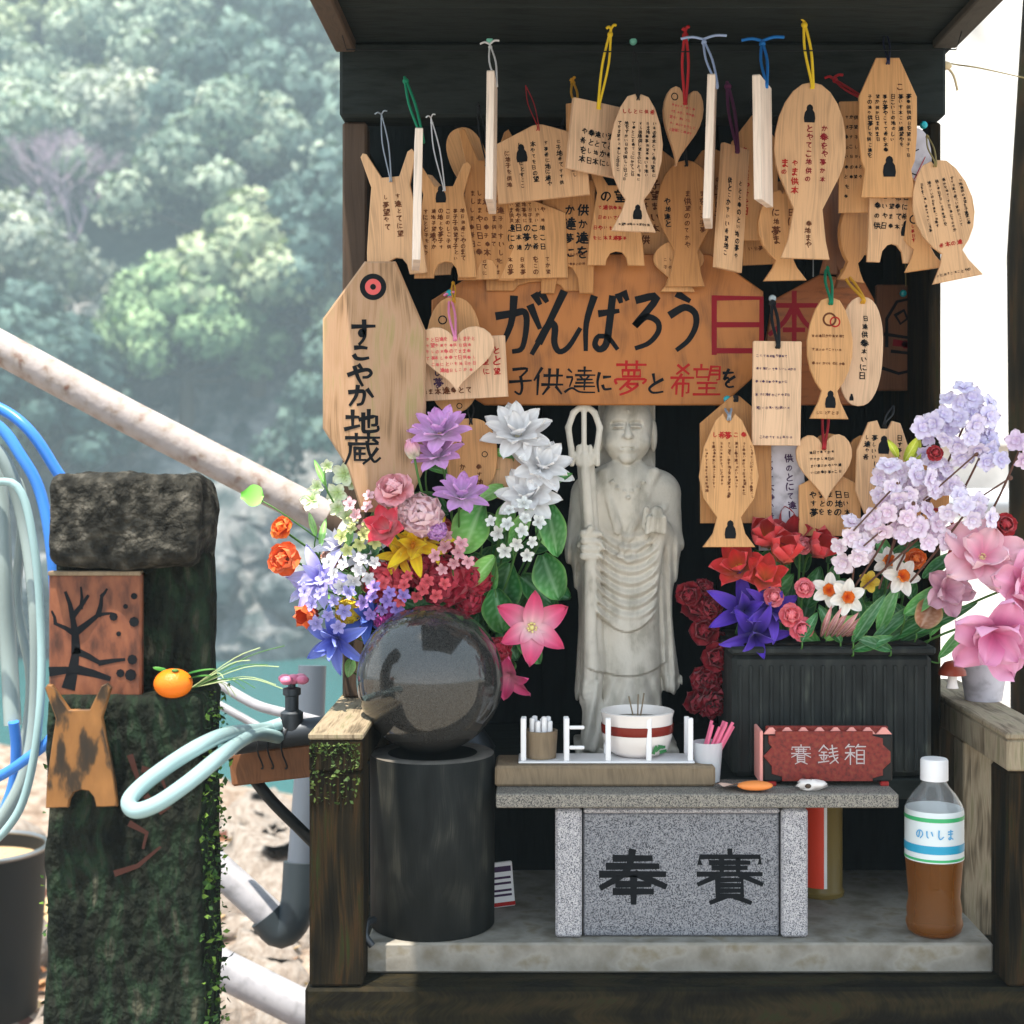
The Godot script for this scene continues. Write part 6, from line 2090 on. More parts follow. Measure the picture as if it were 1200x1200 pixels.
func stem_of(root: Node3D, from: Vector3, axis: Vector3, to: Vector3, thick := 0.0016, m: Material = null) -> void:
	var b := MB.new()
	var a := from - axis.normalized() * from.distance_to(to) * 0.25
	b.tube(smooth_path([from, from.lerp(a, 0.5), a.lerp(to, 0.45), to], 5), thick, 7)
	part(root, "stem", b.done(), m if m else mats.stem, -root.position)


# a leaf that points along the angle (degrees, 0 to the right, 90 up), its face turned to lean
func leaf_of(root: Node3D, p: Vector3, l: float, w: float, deg: float, c0: Color, c1: Color, lean := Vector3(0, 0.4, 1), pointy := 0.8, bend := 28.0) -> void:
	var x := Vector3(cos(deg_to_rad(deg)), sin(deg_to_rad(deg)), rng.randf_range(-0.2, 0.3)).normalized()
	var y := (lean - x * lean.dot(x)).normalized()
	var o := part(root, "leaf", petal_mesh(l, w, 78.0, bend, 0.28, pointy, 0.08, c0, c1, 10 + rng.randi() % 4), mats.green_leaf, p - root.position)
	o.basis = Basis(x, y, x.cross(y))


const DEEP := Color(0.13, 0.36, 0.16)
const MIDG := Color(0.26, 0.52, 0.24)
const LIME := Color(0.5, 0.74, 0.38)


func flowers() -> void:
	var vase := Vector3(at(548, 0, 2.13).x, DECK + 0.135, -2.13)
	var soil := Vector3(at(977, 0, 1.94).x, DECK + 0.17, -2.03)
	var fw := Vector3(0, 0.25, 1)
	var side := Vector3(0.1, 1, 0.25)
	var W := rgb(246, 245, 247)
	var L := [
		# name, label, x, y, d, axis, kind, scale, base colour, tip colour, centre colour or null
		["water_lily", "lilac water lily, topmost of three, beside the gold round tag", 516, 510, 1.94, Vector3(-0.1, 0.8, 0.6), "water_lily", 0.95, rgb(240, 222, 244), rgb(222, 162, 228), rgb(236, 210, 120)],
		["water_lily", "lilac water lily just below the topmost one", 514, 536, 1.945, Vector3(-0.2, 0.8, 0.6), "water_lily", 0.8, rgb(240, 222, 244), rgb(224, 166, 230), null],
		["water_lily", "lilac water lily over the big heart-shaped leaf", 540, 584, 1.95, Vector3(0.1, 0.8, 0.6), "water_lily", 0.85, rgb(242, 224, 244), rgb(218, 160, 228), null],
		["white_lily", "white water lily, highest, left of the stone figure's staff", 606, 512, 2.0, Vector3(0, 0.7, 0.8), "water_lily", 1.1, W, W, rgb(236, 226, 190)],
		["white_lily", "white water lily, in the middle of the white group", 634, 550, 1.99, Vector3(0.25, 0.6, 0.9), "water_lily", 1.0, W, W, null],
		["white_lily", "white water lily hanging lowest in the white group", 620, 584, 1.985, Vector3(-0.1, 0.5, 0.9), "water_lily", 1.0, W, W, null],
		["pink_bud", "closed pink bud on a curved pale stem beside the tall plaque", 486, 538, 1.93, Vector3(-0.2, 1, 0.2), "bud", 1.1, rgb(226, 226, 200), rgb(238, 170, 200), null],
		["pink_rose", "salmon pink rose high beside the tall plaque's foot", 463, 578, 1.93, Vector3(-0.1, 0.7, 1), "rose", 0.8, rgb(232, 130, 140), rgb(244, 178, 188), null],
		["pale_rose", "pale pink rose between the salmon rose and the yellow flowers", 494, 604, 1.935, fw, "carnation", 0.95, rgb(232, 150, 170), rgb(246, 206, 214), null],
		["coral_lily", "coral striped lily beside the pale pink rose", 456, 622, 1.93, Vector3(-0.3, 0.4, 1), "open_tulip", 0.8, rgb(250, 190, 190), rgb(222, 62, 84), null],
		["lilac_carnation", "small mauve carnation beside the pale pink rose", 512, 622, 1.93, fw, "carnation", 0.45, rgb(166, 90, 176), rgb(206, 146, 214), null],
		["yellow_lily", "bright yellow lily in the middle of the bunch", 484, 640, 1.97, fw, "iris", 0.95, rgb(224, 160, 20), rgb(246, 218, 30), rgb(226, 150, 20)],
		["yellow_lily", "yellow lily below the bright one, over red petals", 470, 652, 1.975, Vector3(-0.4, 0.1, 1), "iris", 0.7, rgb(214, 150, 20), rgb(238, 206, 30), null],
		["yellow_lily", "small yellow flower beside the orange tulip", 408, 716, 1.98, fw, "carnation", 0.6, rgb(222, 160, 10), rgb(242, 210, 40), null],
		["red_carnation", "crimson carnation over the stone ball", 522, 682, 1.99, fw, "carnation", 1.15, rgb(120, 14, 34), rgb(190, 38, 62), null],
		["red_carnation", "crimson carnation tucked close under the yellow lilies", 496, 668, 2.0, fw, "carnation", 0.9, rgb(130, 16, 36), rgb(206, 48, 72), null],
		["red_carnation", "red carnation on the bunch's left beside the yellow lilies", 452, 682, 1.985, Vector3(-0.4, 0.2, 1), "carnation", 1.0, rgb(160, 26, 44), rgb(220, 66, 82), null],
		["red_carnation", "red carnation behind the big heart-shaped leaf", 518, 628, 2.01, fw, "carnation", 0.8, rgb(180, 40, 60), rgb(226, 76, 96), null],
		["red_carnation", "dark red carnation under the big leaves, above the stone ball", 550, 702, 2.01, fw, "carnation", 0.75, rgb(130, 14, 34), rgb(196, 42, 66), null],
		["red_carnation", "crimson carnation just right of the biggest one over the ball", 556, 676, 2.0, Vector3(0.3, 0.1, 1), "carnation", 0.85, rgb(120, 12, 30), rgb(186, 34, 58), null],
		["yellow_lily", "yellow lily leaning over the salmon rose's stem, highest of the yellow ones", 500, 632, 1.975, Vector3(0.4, 0.3, 1), "iris", 0.8, rgb(220, 158, 20), rgb(246, 220, 40), null],
		["pale_rose", "small pale pink carnation touching the coral lily", 476, 598, 1.94, Vector3(-0.2, 0.5, 1), "carnation", 0.7, rgb(236, 170, 184), rgb(248, 214, 220), null],
		["red_carnation", "red carnation low between the stone ball and the pink lilies", 582, 764, 2.0, Vector3(0.4, 0, 1), "carnation", 0.7, rgb(150, 20, 40), rgb(214, 52, 76), null],
		["magenta_carnation", "magenta carnation touching the stone ball's upper edge", 452, 722, 1.97, fw, "carnation", 0.6, rgb(120, 20, 100), rgb(190, 60, 160), null],
		["orange_poppy", "orange poppy hanging farthest out over the river", 332, 620, 2.0, Vector3(-0.4, 0.5, 1), "rose", 0.5, rgb(226, 74, 20), rgb(246, 122, 40), null],
		["orange_poppy", "large orange poppy with white lower petals over the river", 336, 656, 1.99, Vector3(-0.3, 0.2, 1), "rose", 0.72, rgb(246, 170, 130), rgb(242, 104, 44), null],
		["orange_tulip", "orange red tulip drooping among the blue irises", 372, 718, 1.98, Vector3(-0.7, -0.1, 1), "tulip", 0.72, rgb(214, 60, 10), rgb(240, 92, 24), null],
		["blue_iris", "blue iris lowest on the bunch's river side", 396, 748, 1.97, Vector3(-0.4, -0.3, 1), "iris", 1.05, rgb(70, 80, 190), rgb(126, 144, 236), null],
		["blue_iris", "blue iris between the yellow flower and the stone ball", 432, 722, 1.985, fw, "iris", 0.85, rgb(54, 74, 180), rgb(98, 132, 226), null],
		["lavender_iris", "pale lavender iris above the orange tulip", 378, 678, 1.98, Vector3(-0.4, 0.3, 1), "iris", 1.05, rgb(150, 140, 220), rgb(196, 196, 246), null],
		["lavender_iris", "small lavender flower beside the orange poppies", 360, 690, 2.0, Vector3(-0.6, 0.1, 1), "iris", 0.7, rgb(166, 150, 226), rgb(206, 206, 246), null],
		["white_daisy", "small white lavender flower spray under the tall plaque", 398, 640, 2.0, Vector3(-0.2, 0.5, 1), "iris", 0.8, rgb(210, 206, 236), rgb(236, 236, 246), null],
		["white_daisy", "small white flower spray beside the red carnations", 430, 650, 2.0, Vector3(-0.1, 0.6, 1), "iris", 0.75, rgb(206, 212, 232), rgb(240, 240, 246), null],
		["peach_rose", "small peach flower over the lavender iris", 388, 654, 2.01, fw, "carnation", 0.5, rgb(240, 160, 130), rgb(248, 206, 190), null],
		["pink_lily", "large pink cloth lily hanging beside the stone figure's base", 622, 736, 1.99, Vector3(0.2, 0.2, 1), "lily", 1.15, rgb(250, 214, 220), rgb(222, 70, 118), rgb(236, 226, 150)],
		["pink_lily", "pink cloth lily drooping right against the stone ball", 598, 790, 1.985, Vector3(-0.3, -0.6, 0.8), "lily", 0.8, rgb(240, 150, 180), rgb(226, 66, 128), null]]
	for f in L:
		bloom(f, vase, "flowers arranged on the shrine's river side")
	var R := [
		["red_tulip", "red tulip at the edge nearest the stone figure", 868, 668, 1.98, Vector3(-0.4, 0.7, 1), "open_tulip", 0.95, rgb(206, 110, 50), rgb(216, 44, 50), rgb(220, 180, 40)],
		["red_tulip", "tall red tulip in the middle of the red group", 918, 660, 1.97, Vector3(0, 0.9, 1), "tulip", 1.0, rgb(222, 130, 50), rgb(214, 48, 50), null],
		["red_tulip", "dark red tulip behind, topmost of the red group", 926, 634, 2.0, Vector3(0.1, 0.8, 1), "open_tulip", 1.0, rgb(120, 24, 26), rgb(176, 36, 44), rgb(200, 160, 40)],
		["red_tulip", "red tulip beside the lilac blossoms", 952, 650, 1.99, Vector3(0.4, 0.6, 1), "tulip", 0.9, rgb(230, 96, 60), rgb(206, 50, 56), null],
		["red_tulip", "red tulip leaning out between the purple irises and the coral buds", 896, 680, 1.965, Vector3(-0.1, 0.6, 1), "open_tulip", 0.8, rgb(226, 120, 60), rgb(220, 50, 52), null],
		["red_tulip", "orange red tulip right below the gold tag, behind the tall one", 900, 640, 1.99, Vector3(-0.3, 0.8, 1), "tulip", 0.95, rgb(226, 140, 60), rgb(198, 44, 48), null],
		["purple_iris", "deep purple iris against the stone figure's side of the planter", 872, 716, 1.97, fw, "iris", 1.15, rgb(46, 22, 120), rgb(92, 54, 190), null],
		["purple_iris", "deep purple iris drooping lowest over the planter", 884, 742, 1.96, Vector3(0.1, -0.4, 1), "iris", 1.05, rgb(40, 20, 110), rgb(86, 50, 186), null],
		["purple_iris", "deep purple iris leaning towards the coral buds", 902, 716, 1.965, Vector3(0.4, 0.3, 1), "iris", 0.95, rgb(52, 26, 130), rgb(110, 72, 204), null],
		["coral_bud", "coral pink bud high between the tulips and the daffodils", 942, 690, 1.955, fw, "rose", 0.42, rgb(226, 70, 90), rgb(244, 128, 140), null],
		["coral_bud", "coral pink bud beside the purple irises", 906, 700, 1.955, fw, "rose", 0.42, rgb(230, 76, 96), rgb(244, 134, 146), null],
		["coral_bud", "coral pink bud in the middle of its row", 926, 722, 1.95, fw, "rose", 0.5, rgb(226, 66, 80), rgb(244, 120, 130), null],
		["coral_bud", "coral pink bud nearest the planter's rim", 938, 736, 1.95, Vector3(0.1, -0.1, 1), "rose", 0.5, rgb(222, 60, 84), rgb(242, 116, 136), null],
		["coral_bud", "small coral flower just over the dark red tulip", 940, 640, 1.98, fw, "rose", 0.4, rgb(226, 86, 100), rgb(244, 142, 150), null],
		["daffodil", "white daffodil with orange trumpet, nearest the coral buds", 972, 692, 1.95, Vector3(-0.2, 0.2, 1), "daffodil", 1.0, rgb(246, 240, 226), rgb(246, 242, 236), null],
		["daffodil", "white daffodil with the largest orange trumpet, low in front", 992, 700, 1.94, Vector3(0.1, 0.1, 1), "daffodil", 1.05, rgb(246, 240, 226), rgb(246, 242, 236), null],
		["daffodil", "white daffodil with orange trumpet, beside the mauve petals", 1056, 676, 1.945, Vector3(0.2, 0.3, 1), "daffodil", 1.1, rgb(246, 240, 226), rgb(246, 242, 236), null],
		["daffodil", "white daffodil behind the other beside the mauve petals", 1042, 660, 1.96, Vector3(-0.1, 0.6, 1), "daffodil", 1.0, rgb(246, 240, 226), rgb(246, 242, 236), null],
		["orange_flower", "small orange flower above the daffodils", 1072, 656, 1.965, fw, "rose", 0.45, rgb(226, 84, 20), rgb(242, 120, 40), null],
		["yellow_flower", "small yellow flower between the daffodils", 1018, 682, 1.96, fw, "orchid", 0.9, rgb(206, 160, 30), rgb(236, 204, 80), null],
		["mauve_rose", "dusty mauve cloth rose spilling over the planter's end", 1108, 692, 1.94, Vector3(0.2, 0.1, 1), "big_cloth", 0.5, rgb(206, 140, 170), rgb(222, 176, 196), null],
		["pink_peony", "big pale pink cloth peony above the side rail", 1150, 655, 1.9, Vector3(-0.1, 0.6, 1), "big_cloth", 0.8, rgb(240, 150, 180), rgb(246, 198, 210), rgb(240, 220, 160)],
		["pink_peony", "big pink cloth peony at the picture's edge", 1196, 690, 1.88, Vector3(0.4, 0.1, 1), "big_cloth", 0.75, rgb(226, 110, 160), rgb(244, 176, 202), null],
		["pink_peony", "big drooping pink cloth peony over the side rail", 1164, 740, 1.87, Vector3(-0.1, -0.6, 1), "big_cloth", 0.85, rgb(214, 96, 156), rgb(240, 168, 206), null]]
	for f in R:
		bloom(f, Vector3(clampf(at(f[2], 0, f[4]).x, soil.x - 0.11, soil.x + 0.11), soil.y - 0.01, soil.z + rng.randf_range(-0.05, 0.05)), "flowers in the planter box")
	# the red knotted cloth roses hanging beside the figure
	var t := thing("red_cloth_garland", "dark red cloth rose garland hanging beside the stone figure", "garland", at(820, 760, 2.06))
	var n := 0
	for q in [[806, 694, 0.7], [824, 690, 0.6], [812, 716, 0.75], [832, 712, 0.7], [826, 740, 0.8], [844, 752, 0.6], [838, 770, 0.8], [826, 796, 0.85], [846, 800, 0.9], [834, 822, 0.95], [812, 820, 0.7], [850, 826, 0.7]]:
		var b := MB.new()
		joined_head(b, "carnation" if n % 2 else "rose", Transform3D(facing(Vector3(rng.randf_range(-0.6, 0.6), rng.randf_range(-0.3, 0.7), 1), n), Vector3.ZERO), q[2], rgb(86, 8, 18), rgb(150, 22, 38))
		part(t, "cloth_rose", b.done(), mats.petal, at(q[0], q[1], 2.05 + 0.012 * (n % 3)) - t.position)
		n += 1
	# cherry blossom sprays
	var sprays := [
		["lilac blossom spray, highest, before the white wall", 1130, 498, 1.9, 40, 44, 26, [1060, 640], rgb(206, 190, 240), rgb(226, 214, 248)],
		["lilac blossom spray sloping down from the highest one", 1152, 528, 1.9, 22, 22, 9, [1090, 640], rgb(196, 180, 236), rgb(214, 206, 244)],
		["pale pink blossom spray, fullest, in front of the notched tag", 1060, 568, 1.91, 36, 28, 20, [1030, 690], rgb(226, 200, 240), rgb(242, 226, 250)],
		["pale pink blossom spray against the dark back boards beside the wall", 1096, 560, 1.92, 24, 20, 9, [1040, 690], rgb(214, 190, 236), rgb(236, 220, 246)],
		["pink blossom spray in the middle, under the fullest spray", 1050, 606, 1.9, 40, 20, 12, [1000, 690], rgb(230, 190, 226), rgb(242, 216, 240)],
		["pink blossom spray low among the red tulips", 1000, 636, 1.93, 26, 30, 12, [990, 720], rgb(232, 200, 230), rgb(242, 224, 242)],
		["pink blossom spray just above the daffodils", 1084, 624, 1.9, 30, 18, 8, [1010, 690], rgb(232, 196, 232), rgb(244, 220, 244)],
		["lilac blossom spray on the long twig near the handrail", 1134, 598, 1.88, 30, 18, 9, [1060, 690], rgb(220, 200, 238), rgb(240, 226, 248)],
		["small lilac blossom spray beside the yellow green leaves", 1082, 512, 1.92, 12, 22, 4, [1040, 660], rgb(206, 186, 238), rgb(226, 212, 246)],
		["small mauve blossom spray at the picture's edge", 1196, 524, 1.88, 12, 16, 4, [1140, 640], rgb(206, 170, 216), rgb(224, 196, 232)]]
	for s in sprays:
		var c := at(s[1], s[2], s[3])
		var k: float = s[3] / FOCAL
		t = thing("blossom_spray", s[0], "blossom", c, "artificial cherry blossom sprays")
		var foot := at(s[7][0], s[7][1], 1.95)
		var bt := MB.new()
		bt.tube(smooth_path([foot, foot.lerp(c, 0.5) + Vector3(0.005, 0.004, 0.0), c], 5), 0.0014, 6)
		part(t, "twig", bt.done(), mats.twig, -c)
		var many := int(s[6] * 0.8)
		for i in many:
			var a: float = i * 2.4
			var rr := sqrt((i + 0.5) / many)
			var p := Vector3(cos(a) * rr * s[4], sin(a) * rr * s[5], 0) * k + Vector3(0, 0, rng.randf_range(-0.012, 0.02) + 0.014 * (1.0 - rr))
			var b := MB.new()
			joined_head(b, "double_cherry", Transform3D(facing(Vector3(p.x * 22.0 + rng.randfn() * 0.3, p.y * 22.0 + rng.randfn() * 0.3, 1.0), i), Vector3.ZERO), rng.randf_range(0.85, 1.2), s[8].lightened(0.2), s[9].lightened(0.3))
			part(t, "blossom", b.done(), mats.petal, p)
	# bare budded twigs
	for q in [["long bare twig with a knobbed tip, upper of two before the white wall", 1080, 588, 1144, 532], ["bare twig with a knobbed tip, lower of two before the white wall", 1128, 596, 1184, 560], ["thin bare twig crossing the pale pink blossoms", 1000, 622, 1052, 566], ["thin bare twig, lowest, crossing the pink blossoms", 1012, 640, 1070, 590]]:
		t = thing("bare_twig", q[0], "twig", at(q[3], q[4], 1.89))
		var b := MB.new()
		b.tube([at(q[1], q[2], 1.9) - t.position, Vector3.ZERO], 0.0012, 6)
		part(t, "shoot", b.done(), mats.twig)
		b = MB.new()
		b.ball(Vector3.ZERO, Vector3.ONE * 0.0032, 8, 5)
		part(t, "bud", b.done(), mats.twig)
	# greenery of the bunch beside the ball: big leaves first
	t = thing("leaf_spray", "spray of big glossy green leaves between the lilies and the stone ball", "foliage", at(590, 650, 2.03), "")
	for q in [[566, 590, 62, 50, -112, 1.975, MIDG, LIME, 0.3], [640, 588, 66, 34, -78, 1.985, DEEP, MIDG, 0.6], [598, 588, 40, 24, -110, 2.0, MIDG, LIME, 0.6], [580, 652, 50, 24, -130, 1.98, LIME, LIME, 0.7], [600, 640, 54, 22, 64, 1.98, MIDG, LIME, 0.8], [552, 650, 52, 40, -64, 2.0, DEEP, MIDG, 0.5], [598, 660, 60, 46, -100, 2.01, DEEP, DEEP, 0.4], [636, 650, 56, 42, -70, 2.02, DEEP, MIDG, 0.5], [580, 690, 52, 40, -80, 2.0, DEEP, MIDG, 0.5], [610, 676, 50, 36, -40, 2.03, DEEP, DEEP, 0.5], [570, 548, 40, 16, 20, 2.01, MIDG, LIME, 0.9], [600, 530, 44, 12, 8, 2.005, DEEP, MIDG, 0.9], [610, 534, 40, 12, 172, 2.005, MIDG, LIME, 0.9], [640, 566, 34, 12, 20, 1.99, DEEP, MIDG, 0.9], [590, 570, 36, 18, -150, 1.995, LIME, LIME, 0.8], [630, 610, 40, 26, -60, 2.03, MIDG, LIME, 0.6], [500, 548, 40, 10, -14, 2.01, MIDG, LIME, 0.95], [560, 720, 40, 30, -120, 2.02, DEEP, DEEP, 0.4], [640, 690, 44, 34, -90, 2.05, DEEP, DEEP, 0.5]]:
		leaf_of(t, at(q[0], q[1], q[5]), q[2] * q[5] / FOCAL, q[3] * q[5] / FOCAL, q[4], q[6], q[7], Vector3(rng.randf_range(-0.3, 0.3), rng.randf_range(0.1, 0.7), 1), q[8])
		stem_of(t, at(q[0], q[1], q[5]), Vector3(0, 1, 0.3), vase, 0.0012)
	t = thing("leaf_spray", "small bright green leaves among the blue and yellow flowers over the rail", "foliage", at(420, 690, 2.03))
	for q in [[404, 690, 34, 16, 50, LIME], [420, 700, 36, 18, 120, MIDG], [396, 704, 30, 10, 170, LIME], [412, 770, 24, 14, -100, LIME], [444, 698, 36, 20, 30, MIDG], [376, 640, 34, 9, 80, LIME], [370, 628, 30, 8, 104, LIME], [440, 742, 34, 16, -60, DEEP], [426, 664, 40, 22, 60, DEEP], [470, 704, 40, 24, -20, DEEP], [490, 706, 44, 26, 10, DEEP], [432, 620, 30, 8, 70, MIDG], [410, 660, 34, 18, 90, MIDG]]:
		leaf_of(t, at(q[0], q[1], 1.995), q[2] * 1.995 / FOCAL, q[3] * 1.995 / FOCAL, q[4], q[5], q[5].lightened(0.15), Vector3(rng.randf_range(-0.4, 0.4), rng.randf_range(0, 0.8), 1), 0.75)
		stem_of(t, at(q[0], q[1], 1.995), Vector3(-0.2, 1, 0.3), vase, 0.001)
	t = thing("leaf_spray", "dark green leaves packed deep inside the bunch behind the stone ball", "foliage", at(500, 690, 2.08))
	for i in 34:
		var q := Vector2(rng.randf_range(410, 640), rng.randf_range(600, 770))
		if q.x < 460 and q.y > 730:
			continue
		leaf_of(t, at(q.x, q.y, 2.06 + rng.randf() * 0.03), rng.randf_range(0.045, 0.065), rng.randf_range(0.025, 0.042), rng.randf_range(-200, 20), DEEP, MIDG if i % 3 == 0 else DEEP, Vector3(rng.randf_range(-0.5, 0.5), rng.randf_range(0, 0.9), 1), 0.6)
		if i % 3 == 0:
			stem_of(t, at(q.x, q.y, 2.07), Vector3(0, 1, 0.1), vase, 0.0012)
	# little blossoms that fill the bunch
	for q in [["tiny pale pink blossom spray between the salmon rose and the orchids", 440, 600, 34, 26, 11, rgb(240, 190, 200)], ["tiny white blossom spray over the blue iris", 412, 668, 30, 26, 10, rgb(238, 238, 244)], ["tiny coral blossom spray between the red carnations and the yellow lilies", 486, 690, 40, 18, 10, rgb(232, 90, 100)], ["tiny lilac blossom spray beside the magenta carnation", 446, 704, 30, 20, 9, rgb(170, 140, 226)], ["tiny white blossom spray among the big leaves under the white lilies", 604, 622, 34, 34, 12, rgb(240, 242, 240)], ["tiny lavender blossom spray hanging out over the rail", 384, 704, 30, 34, 11, rgb(176, 170, 240)], ["tiny yellow green blossom spray above the peach flower", 420, 626, 28, 22, 9, rgb(216, 226, 150)], ["tiny pink blossom spray beside the big heart-shaped leaf", 530, 648, 26, 22, 8, rgb(244, 176, 190)]]:
		var c := at(q[1], q[2], 1.945)
		t = thing("small_blossom_spray", q[0], "blossom", c, "small blossom sprays filling the bunch")
		stem_of(t, c + Vector3(0, 0, -0.012), Vector3(0, 1, 0.2), vase, 0.001)
		for i in q[5]:
			var a: float = i * 2.4
			var rr := sqrt((i + 0.5) / q[5])
			var b := MB.new()
			joined_head(b, "cherry", Transform3D(facing(Vector3(cos(a) * 0.5, sin(a) * 0.5 + 0.2, 1.0), i), Vector3.ZERO), rng.randf_range(0.75, 1.05), (q[6] as Color).darkened(0.15), q[6])
			part(t, "blossom", b.done(), mats.petal, Vector3(cos(a) * rr * q[3] * 1.945 / FOCAL, sin(a) * rr * q[4] * 1.945 / FOCAL, rng.randf_range(-0.01, 0.01)))
	# pale orchid sprig and the round green leaf
	t = thing("orchid_sprig", "sprig of pale green white orchids before the tall plaque", "flower", at(392, 575, 1.98))
	stem_of(t, at(380, 552, 1.98), Vector3(-0.3, 1, 0), vase, 0.0013)
	for q in [[404, 556, 1.3], [396, 578, 1.2], [366, 586, 1.2], [408, 606, 1.1], [384, 546, 0.7], [416, 566, 0.9], [372, 570, 0.8], [396, 596, 0.9]]:
		var b := MB.new()
		joined_head(b, "orchid", Transform3D(facing(Vector3(rng.randf_range(-0.5, 0.5), rng.randf_range(-0.2, 0.6), 1), q[0]), Vector3.ZERO), q[2], rgb(196, 222, 150), rgb(232, 238, 214))
		part(t, "blossom", b.done(), mats.petal, at(q[0], q[1], 1.98) - t.position)
	leaf_of(t, at(382, 570, 1.985), 0.04, 0.008, 115, LIME, LIME)
	leaf_of(t, at(408, 640, 1.985), 0.03, 0.01, 80, LIME, LIME)
	t = thing("round_leaf", "bright lime round leaf hanging alone before the slanting pipe", "leaf", at(295, 581, 1.98))
	var rb := MB.new()
	add_petal(rb, Transform3D(Basis(Vector3(1, 0, 0), 1.25), Vector3(-0.014, 0, 0)), 0.03, 0.03, 88, 6, 0.1, 0.0, 0.0, rgb(110, 190, 70), rgb(150, 220, 110), 1)
	part(t, "blade", rb.done(), mats.green_leaf)
	stem_of(t, at(305, 586, 1.98), Vector3(-0.8, 0.5, 0), vase, 0.001)
	# greenery of the planter
	t = thing("leaf_spray", "long dark green blades and leaves rising from the planter box", "foliage", at(1010, 740, 1.98))
	for q in [[960, 756, 50, 20, 150, MIDG], [1000, 752, 70, 16, 60, DEEP], [1020, 756, 80, 16, 40, DEEP], [1040, 752, 76, 16, 30, DEEP], [1056, 752, 70, 15, 24, DEEP], [1030, 740, 60, 18, 70, MIDG], [1060, 720, 60, 20, 40, MIDG], [1010, 736, 52, 18, 100, DEEP], [985, 752, 50, 18, 120, DEEP], [1074, 742, 80, 14, 28, DEEP], [910, 748, 40, 22, 110, MIDG], [940, 752, 40, 14, 60, DEEP], [1090, 744, 60, 12, 60, MIDG], [968, 750, 46, 20, 40, LIME], [1000, 762, 50, 16, 20, DEEP], [1044, 762, 50, 16, 160, DEEP], [1100, 770, 50, 14, 50, MIDG]]:
		var dd := 1.93 + rng.randf() * 0.05
		leaf_of(t, at(q[0], q[1], dd), q[2] * dd / FOCAL, q[3] * dd / FOCAL, q[4], q[5], q[5].lightened(0.12), Vector3(rng.randf_range(-0.4, 0.4), rng.randf_range(0, 0.8), 1), 0.85)
		stem_of(t, at(q[0], q[1], dd), Vector3(0, 1, 0.2), Vector3(clampf(at(q[0], 0, dd).x, soil.x - 0.11, soil.x + 0.11), soil.y - 0.01, soil.z + 0.03), 0.0011)
	t = thing("leaf_spray", "dark green leaves packed between the planter's flowers and the back boards", "foliage", at(985, 700, 2.04))
	for i in 40:
		var q := Vector2(rng.randf_range(875, 1085), rng.randf_range(660, 756))
		leaf_of(t, at(q.x, q.y, 2.0 + rng.randf() * 0.04), rng.randf_range(0.04, 0.065), rng.randf_range(0.014, 0.03), rng.randf_range(20, 160), DEEP, MIDG if i % 3 == 0 else DEEP, Vector3(rng.randf_range(-0.5, 0.5), rng.randf_range(0, 0.9), 1), 0.8)
		if i % 3 == 0:
			stem_of(t, at(q.x, q.y, 2.02), Vector3(0, 1, 0.1), Vector3(clampf(at(q.x, 0, 2.02).x, soil.x - 0.11, soil.x + 0.11), soil.y - 0.01, soil.z), 0.0012)
	t = thing("leaf_spray", "yellow green young leaves beside the notched tag", "foliage", at(1070, 530, 1.92))
	for q in [[1060, 540, 34, 12, 60], [1072, 548, 40, 10, 82], [1052, 536, 24, 10, 120]]:
		leaf_of(t, at(q[0], q[1], 1.92), q[2] * 1.92 / FOCAL, q[3] * 1.92 / FOCAL, q[4], rgb(150, 160, 30), rgb(196, 206, 60))
	stem_of(t, at(1062, 545, 1.92), Vector3(0, 1, 0), at(1030, 690, 1.95), 0.001, mats.twig)
	t = thing("striped_leaf", "brown and pink striped leaf fan low at the planter's rim", "foliage", at(975, 735, 1.94))
	for i in 6:
		leaf_of(t, at(962 + i * 6, 746, 1.935), 0.042, 0.008, 70 - i * 7, rgb(90, 46, 40), rgb(206, 140, 140), Vector3(0, 0.2, 1), 0.9)
	t = thing("brown_leaf", "round brown dried leaf under the mauve rose", "leaf", at(1082, 716, 1.945))
	leaf_of(t, at(1096, 700, 1.945), 0.045, 0.036, -120, rgb(120, 76, 52), rgb(160, 110, 78), Vector3(0, 0.2, 1), 0.2)
	# red ribbon arc and a mushroom-like ornament by the rail
	var m := MB.new()
	m.tube(smooth_path([at(1090, 596, 1.95), at(1110, 602, 1.945), at(1118, 628, 1.94), at(1108, 660, 1.95)]), 0.0022, 8)
	solo("red_wire_loop", "curved dark red wire stem behind the pink blossoms", "wire", m.done(), mat("wire_red", rgb(150, 30, 34), 0.4))
	t = thing("mushroom_ornament", "small brown red mushroom ornament at the side rail's inner end", "ornament", at(1116, 788, 1.98))
	m = MB.new()
	m.lathe([Vector2(0, 0.016), Vector2(0.01, 0.013), Vector2(0.017, 0.003), Vector2(0.018, -0.003), Vector2(0.012, -0.002), Vector2(0, 0.0)], 20)
	part(t, "cap", m.done(), mat("mushroom_brown", rgb(132, 52, 30), 0.35))
	m = MB.new()
	m.lathe([Vector2(0.0055, 0.002), Vector2(0.006, -0.012), Vector2(0.008, -0.02), Vector2(0, -0.02)], 14)
	part(t, "stalk", m.done(), mats.ceramic)
	for q in [[1176, 616, "small red flower at the picture's edge under the handrail"], [1126, 596, "small dark red berry cluster on the lilac blossoms"], [1095, 532, "small dark red berry beside the yellow green leaves"]]:
		t = thing("red_flower", q[2], "flower", at(q[0], q[1], 1.9))
		head_of(t, "rose", fw, 0.4 if q[0] < 1150 else 0.6, rgb(110, 16, 24), rgb(176, 34, 44))
	# white wrapped pot and red strip on the rail's far side
	t = thing("white_pot", "white paper wrapped pot under the drooping pink peony", "flower pot", Vector3(at(1142, 0, 2.05).x + 0.012, 0.9312, -2.05))
	m = MB.new()
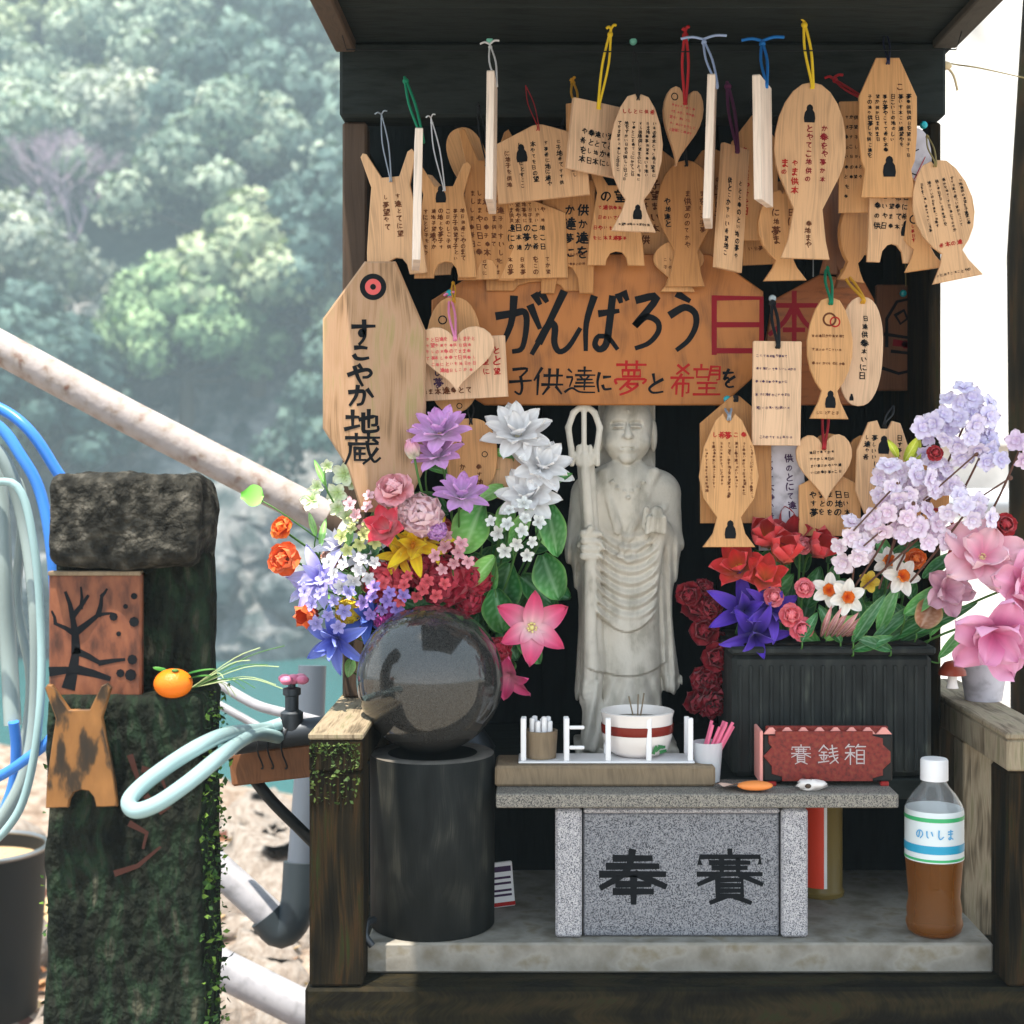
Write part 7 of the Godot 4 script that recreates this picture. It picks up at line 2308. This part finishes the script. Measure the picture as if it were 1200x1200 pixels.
	m.lathe([Vector2(0, 0), Vector2(0.024, 0), Vector2(0.036, 0.075), Vector2(0.038, 0.085), Vector2(0.034, 0.085), Vector2(0.03, 0.06), Vector2(0, 0.06)], 28)
	part(t, "pot", m.done(), mats.white_paper)


func bloom(f: Array, foot: Vector3, group: String) -> void:
	var p := at(f[2], f[3], f[4])
	var t := thing(f[0], f[1], "flower", p, group)
	head_of(t, f[6], f[5], f[7] * (1.35 if f[6] == "water_lily" else 1.0 if f[6] in ["lily", "big_cloth", "daffodil"] else 1.22), f[8], f[9])
	if f[0] == "daffodil":
		var b := MB.new()
		var q := facing(f[5], 0.0)
		for i in 6:
			add_petal(b, Transform3D(q * Basis(Vector3.UP, TAU * i / 6.0), Vector3.ZERO), 0.0125, 0.0125, 34, 24, 0.4, 0.0, 0.25, rgb(214, 74, 10), rgb(244, 128, 20), i)
		part(t, "trumpet", b.done(), mats.petal)
	elif f[10] != null:
		centre_of(t, f[5], 0.004 * f[7] + 0.001, f[10])
	stem_of(t, p, f[5], foot)


func _ready() -> void:
	# camera
	var cam := Camera3D.new()
	cam.name = "camera"
	add_child(cam)
	cam.position = Vector3(0, EYE, 0)
	var lens := CameraAttributesPhysical.new()
	lens.frustum_focal_length = 35.0
	lens.frustum_focus_distance = 1.97
	lens.frustum_near = 0.1
	lens.frustum_far = 700.0
	lens.exposure_aperture = 4.4
	cam.attributes = lens
	cam.projection = Camera3D.PROJECTION_FRUSTUM
	cam.near = 0.1
	cam.far = 700.0
	cam.size = 0.1 * 1200.0 / FOCAL
	cam.frustum_offset = Vector2(-35.0, -60.0) * 0.1 / FOCAL
	cam.current = true
	# sky, exposure, air
	var env := Environment.new()
	env.background_mode = Environment.BG_SKY
	var sky := ProceduralSkyMaterial.new()
	sky.sky_top_color = rgb(182, 198, 214)
	sky.sky_horizon_color = rgb(232, 232, 230)
	sky.sky_curve = 0.25
	sky.ground_bottom_color = rgb(110, 112, 104)
	sky.ground_horizon_color = rgb(196, 198, 196)
	sky.sky_energy_multiplier = 1.0
	env.sky = Sky.new()
	env.sky.sky_material = sky
	env.tonemap_mode = Environment.TONE_MAPPER_LINEAR
	env.tonemap_exposure = 3.5
	env.fog_enabled = true
	env.fog_density = 0.0042
	env.fog_light_color = rgb(200, 226, 240)
	env.sdfgi_enabled = true
	env.ssao_enabled = true
	env.ssil_enabled = true
	var we := WorldEnvironment.new()
	we.name = "world"
	we.environment = env
	add_child(we)
	# sun: high, from behind the shrine and a little to the left
	var sun := DirectionalLight3D.new()
	sun.name = "sun"
	sun.light_energy = 1.55
	sun.light_color = Color(1.0, 0.96, 0.89)
	sun.light_angular_distance = 0.5
	sun.shadow_enabled = true
	add_child(sun)
	sun.look_at_from_position(Vector3(-0.1, 0.85, 0.2) * 50.0, Vector3.ZERO)
	rng.seed = 2011
	make_materials()
	terrain()
	shrine()
	left_side()
	right_side()
	signs()
	statue()
	offerings()
	tags()
	flowers()
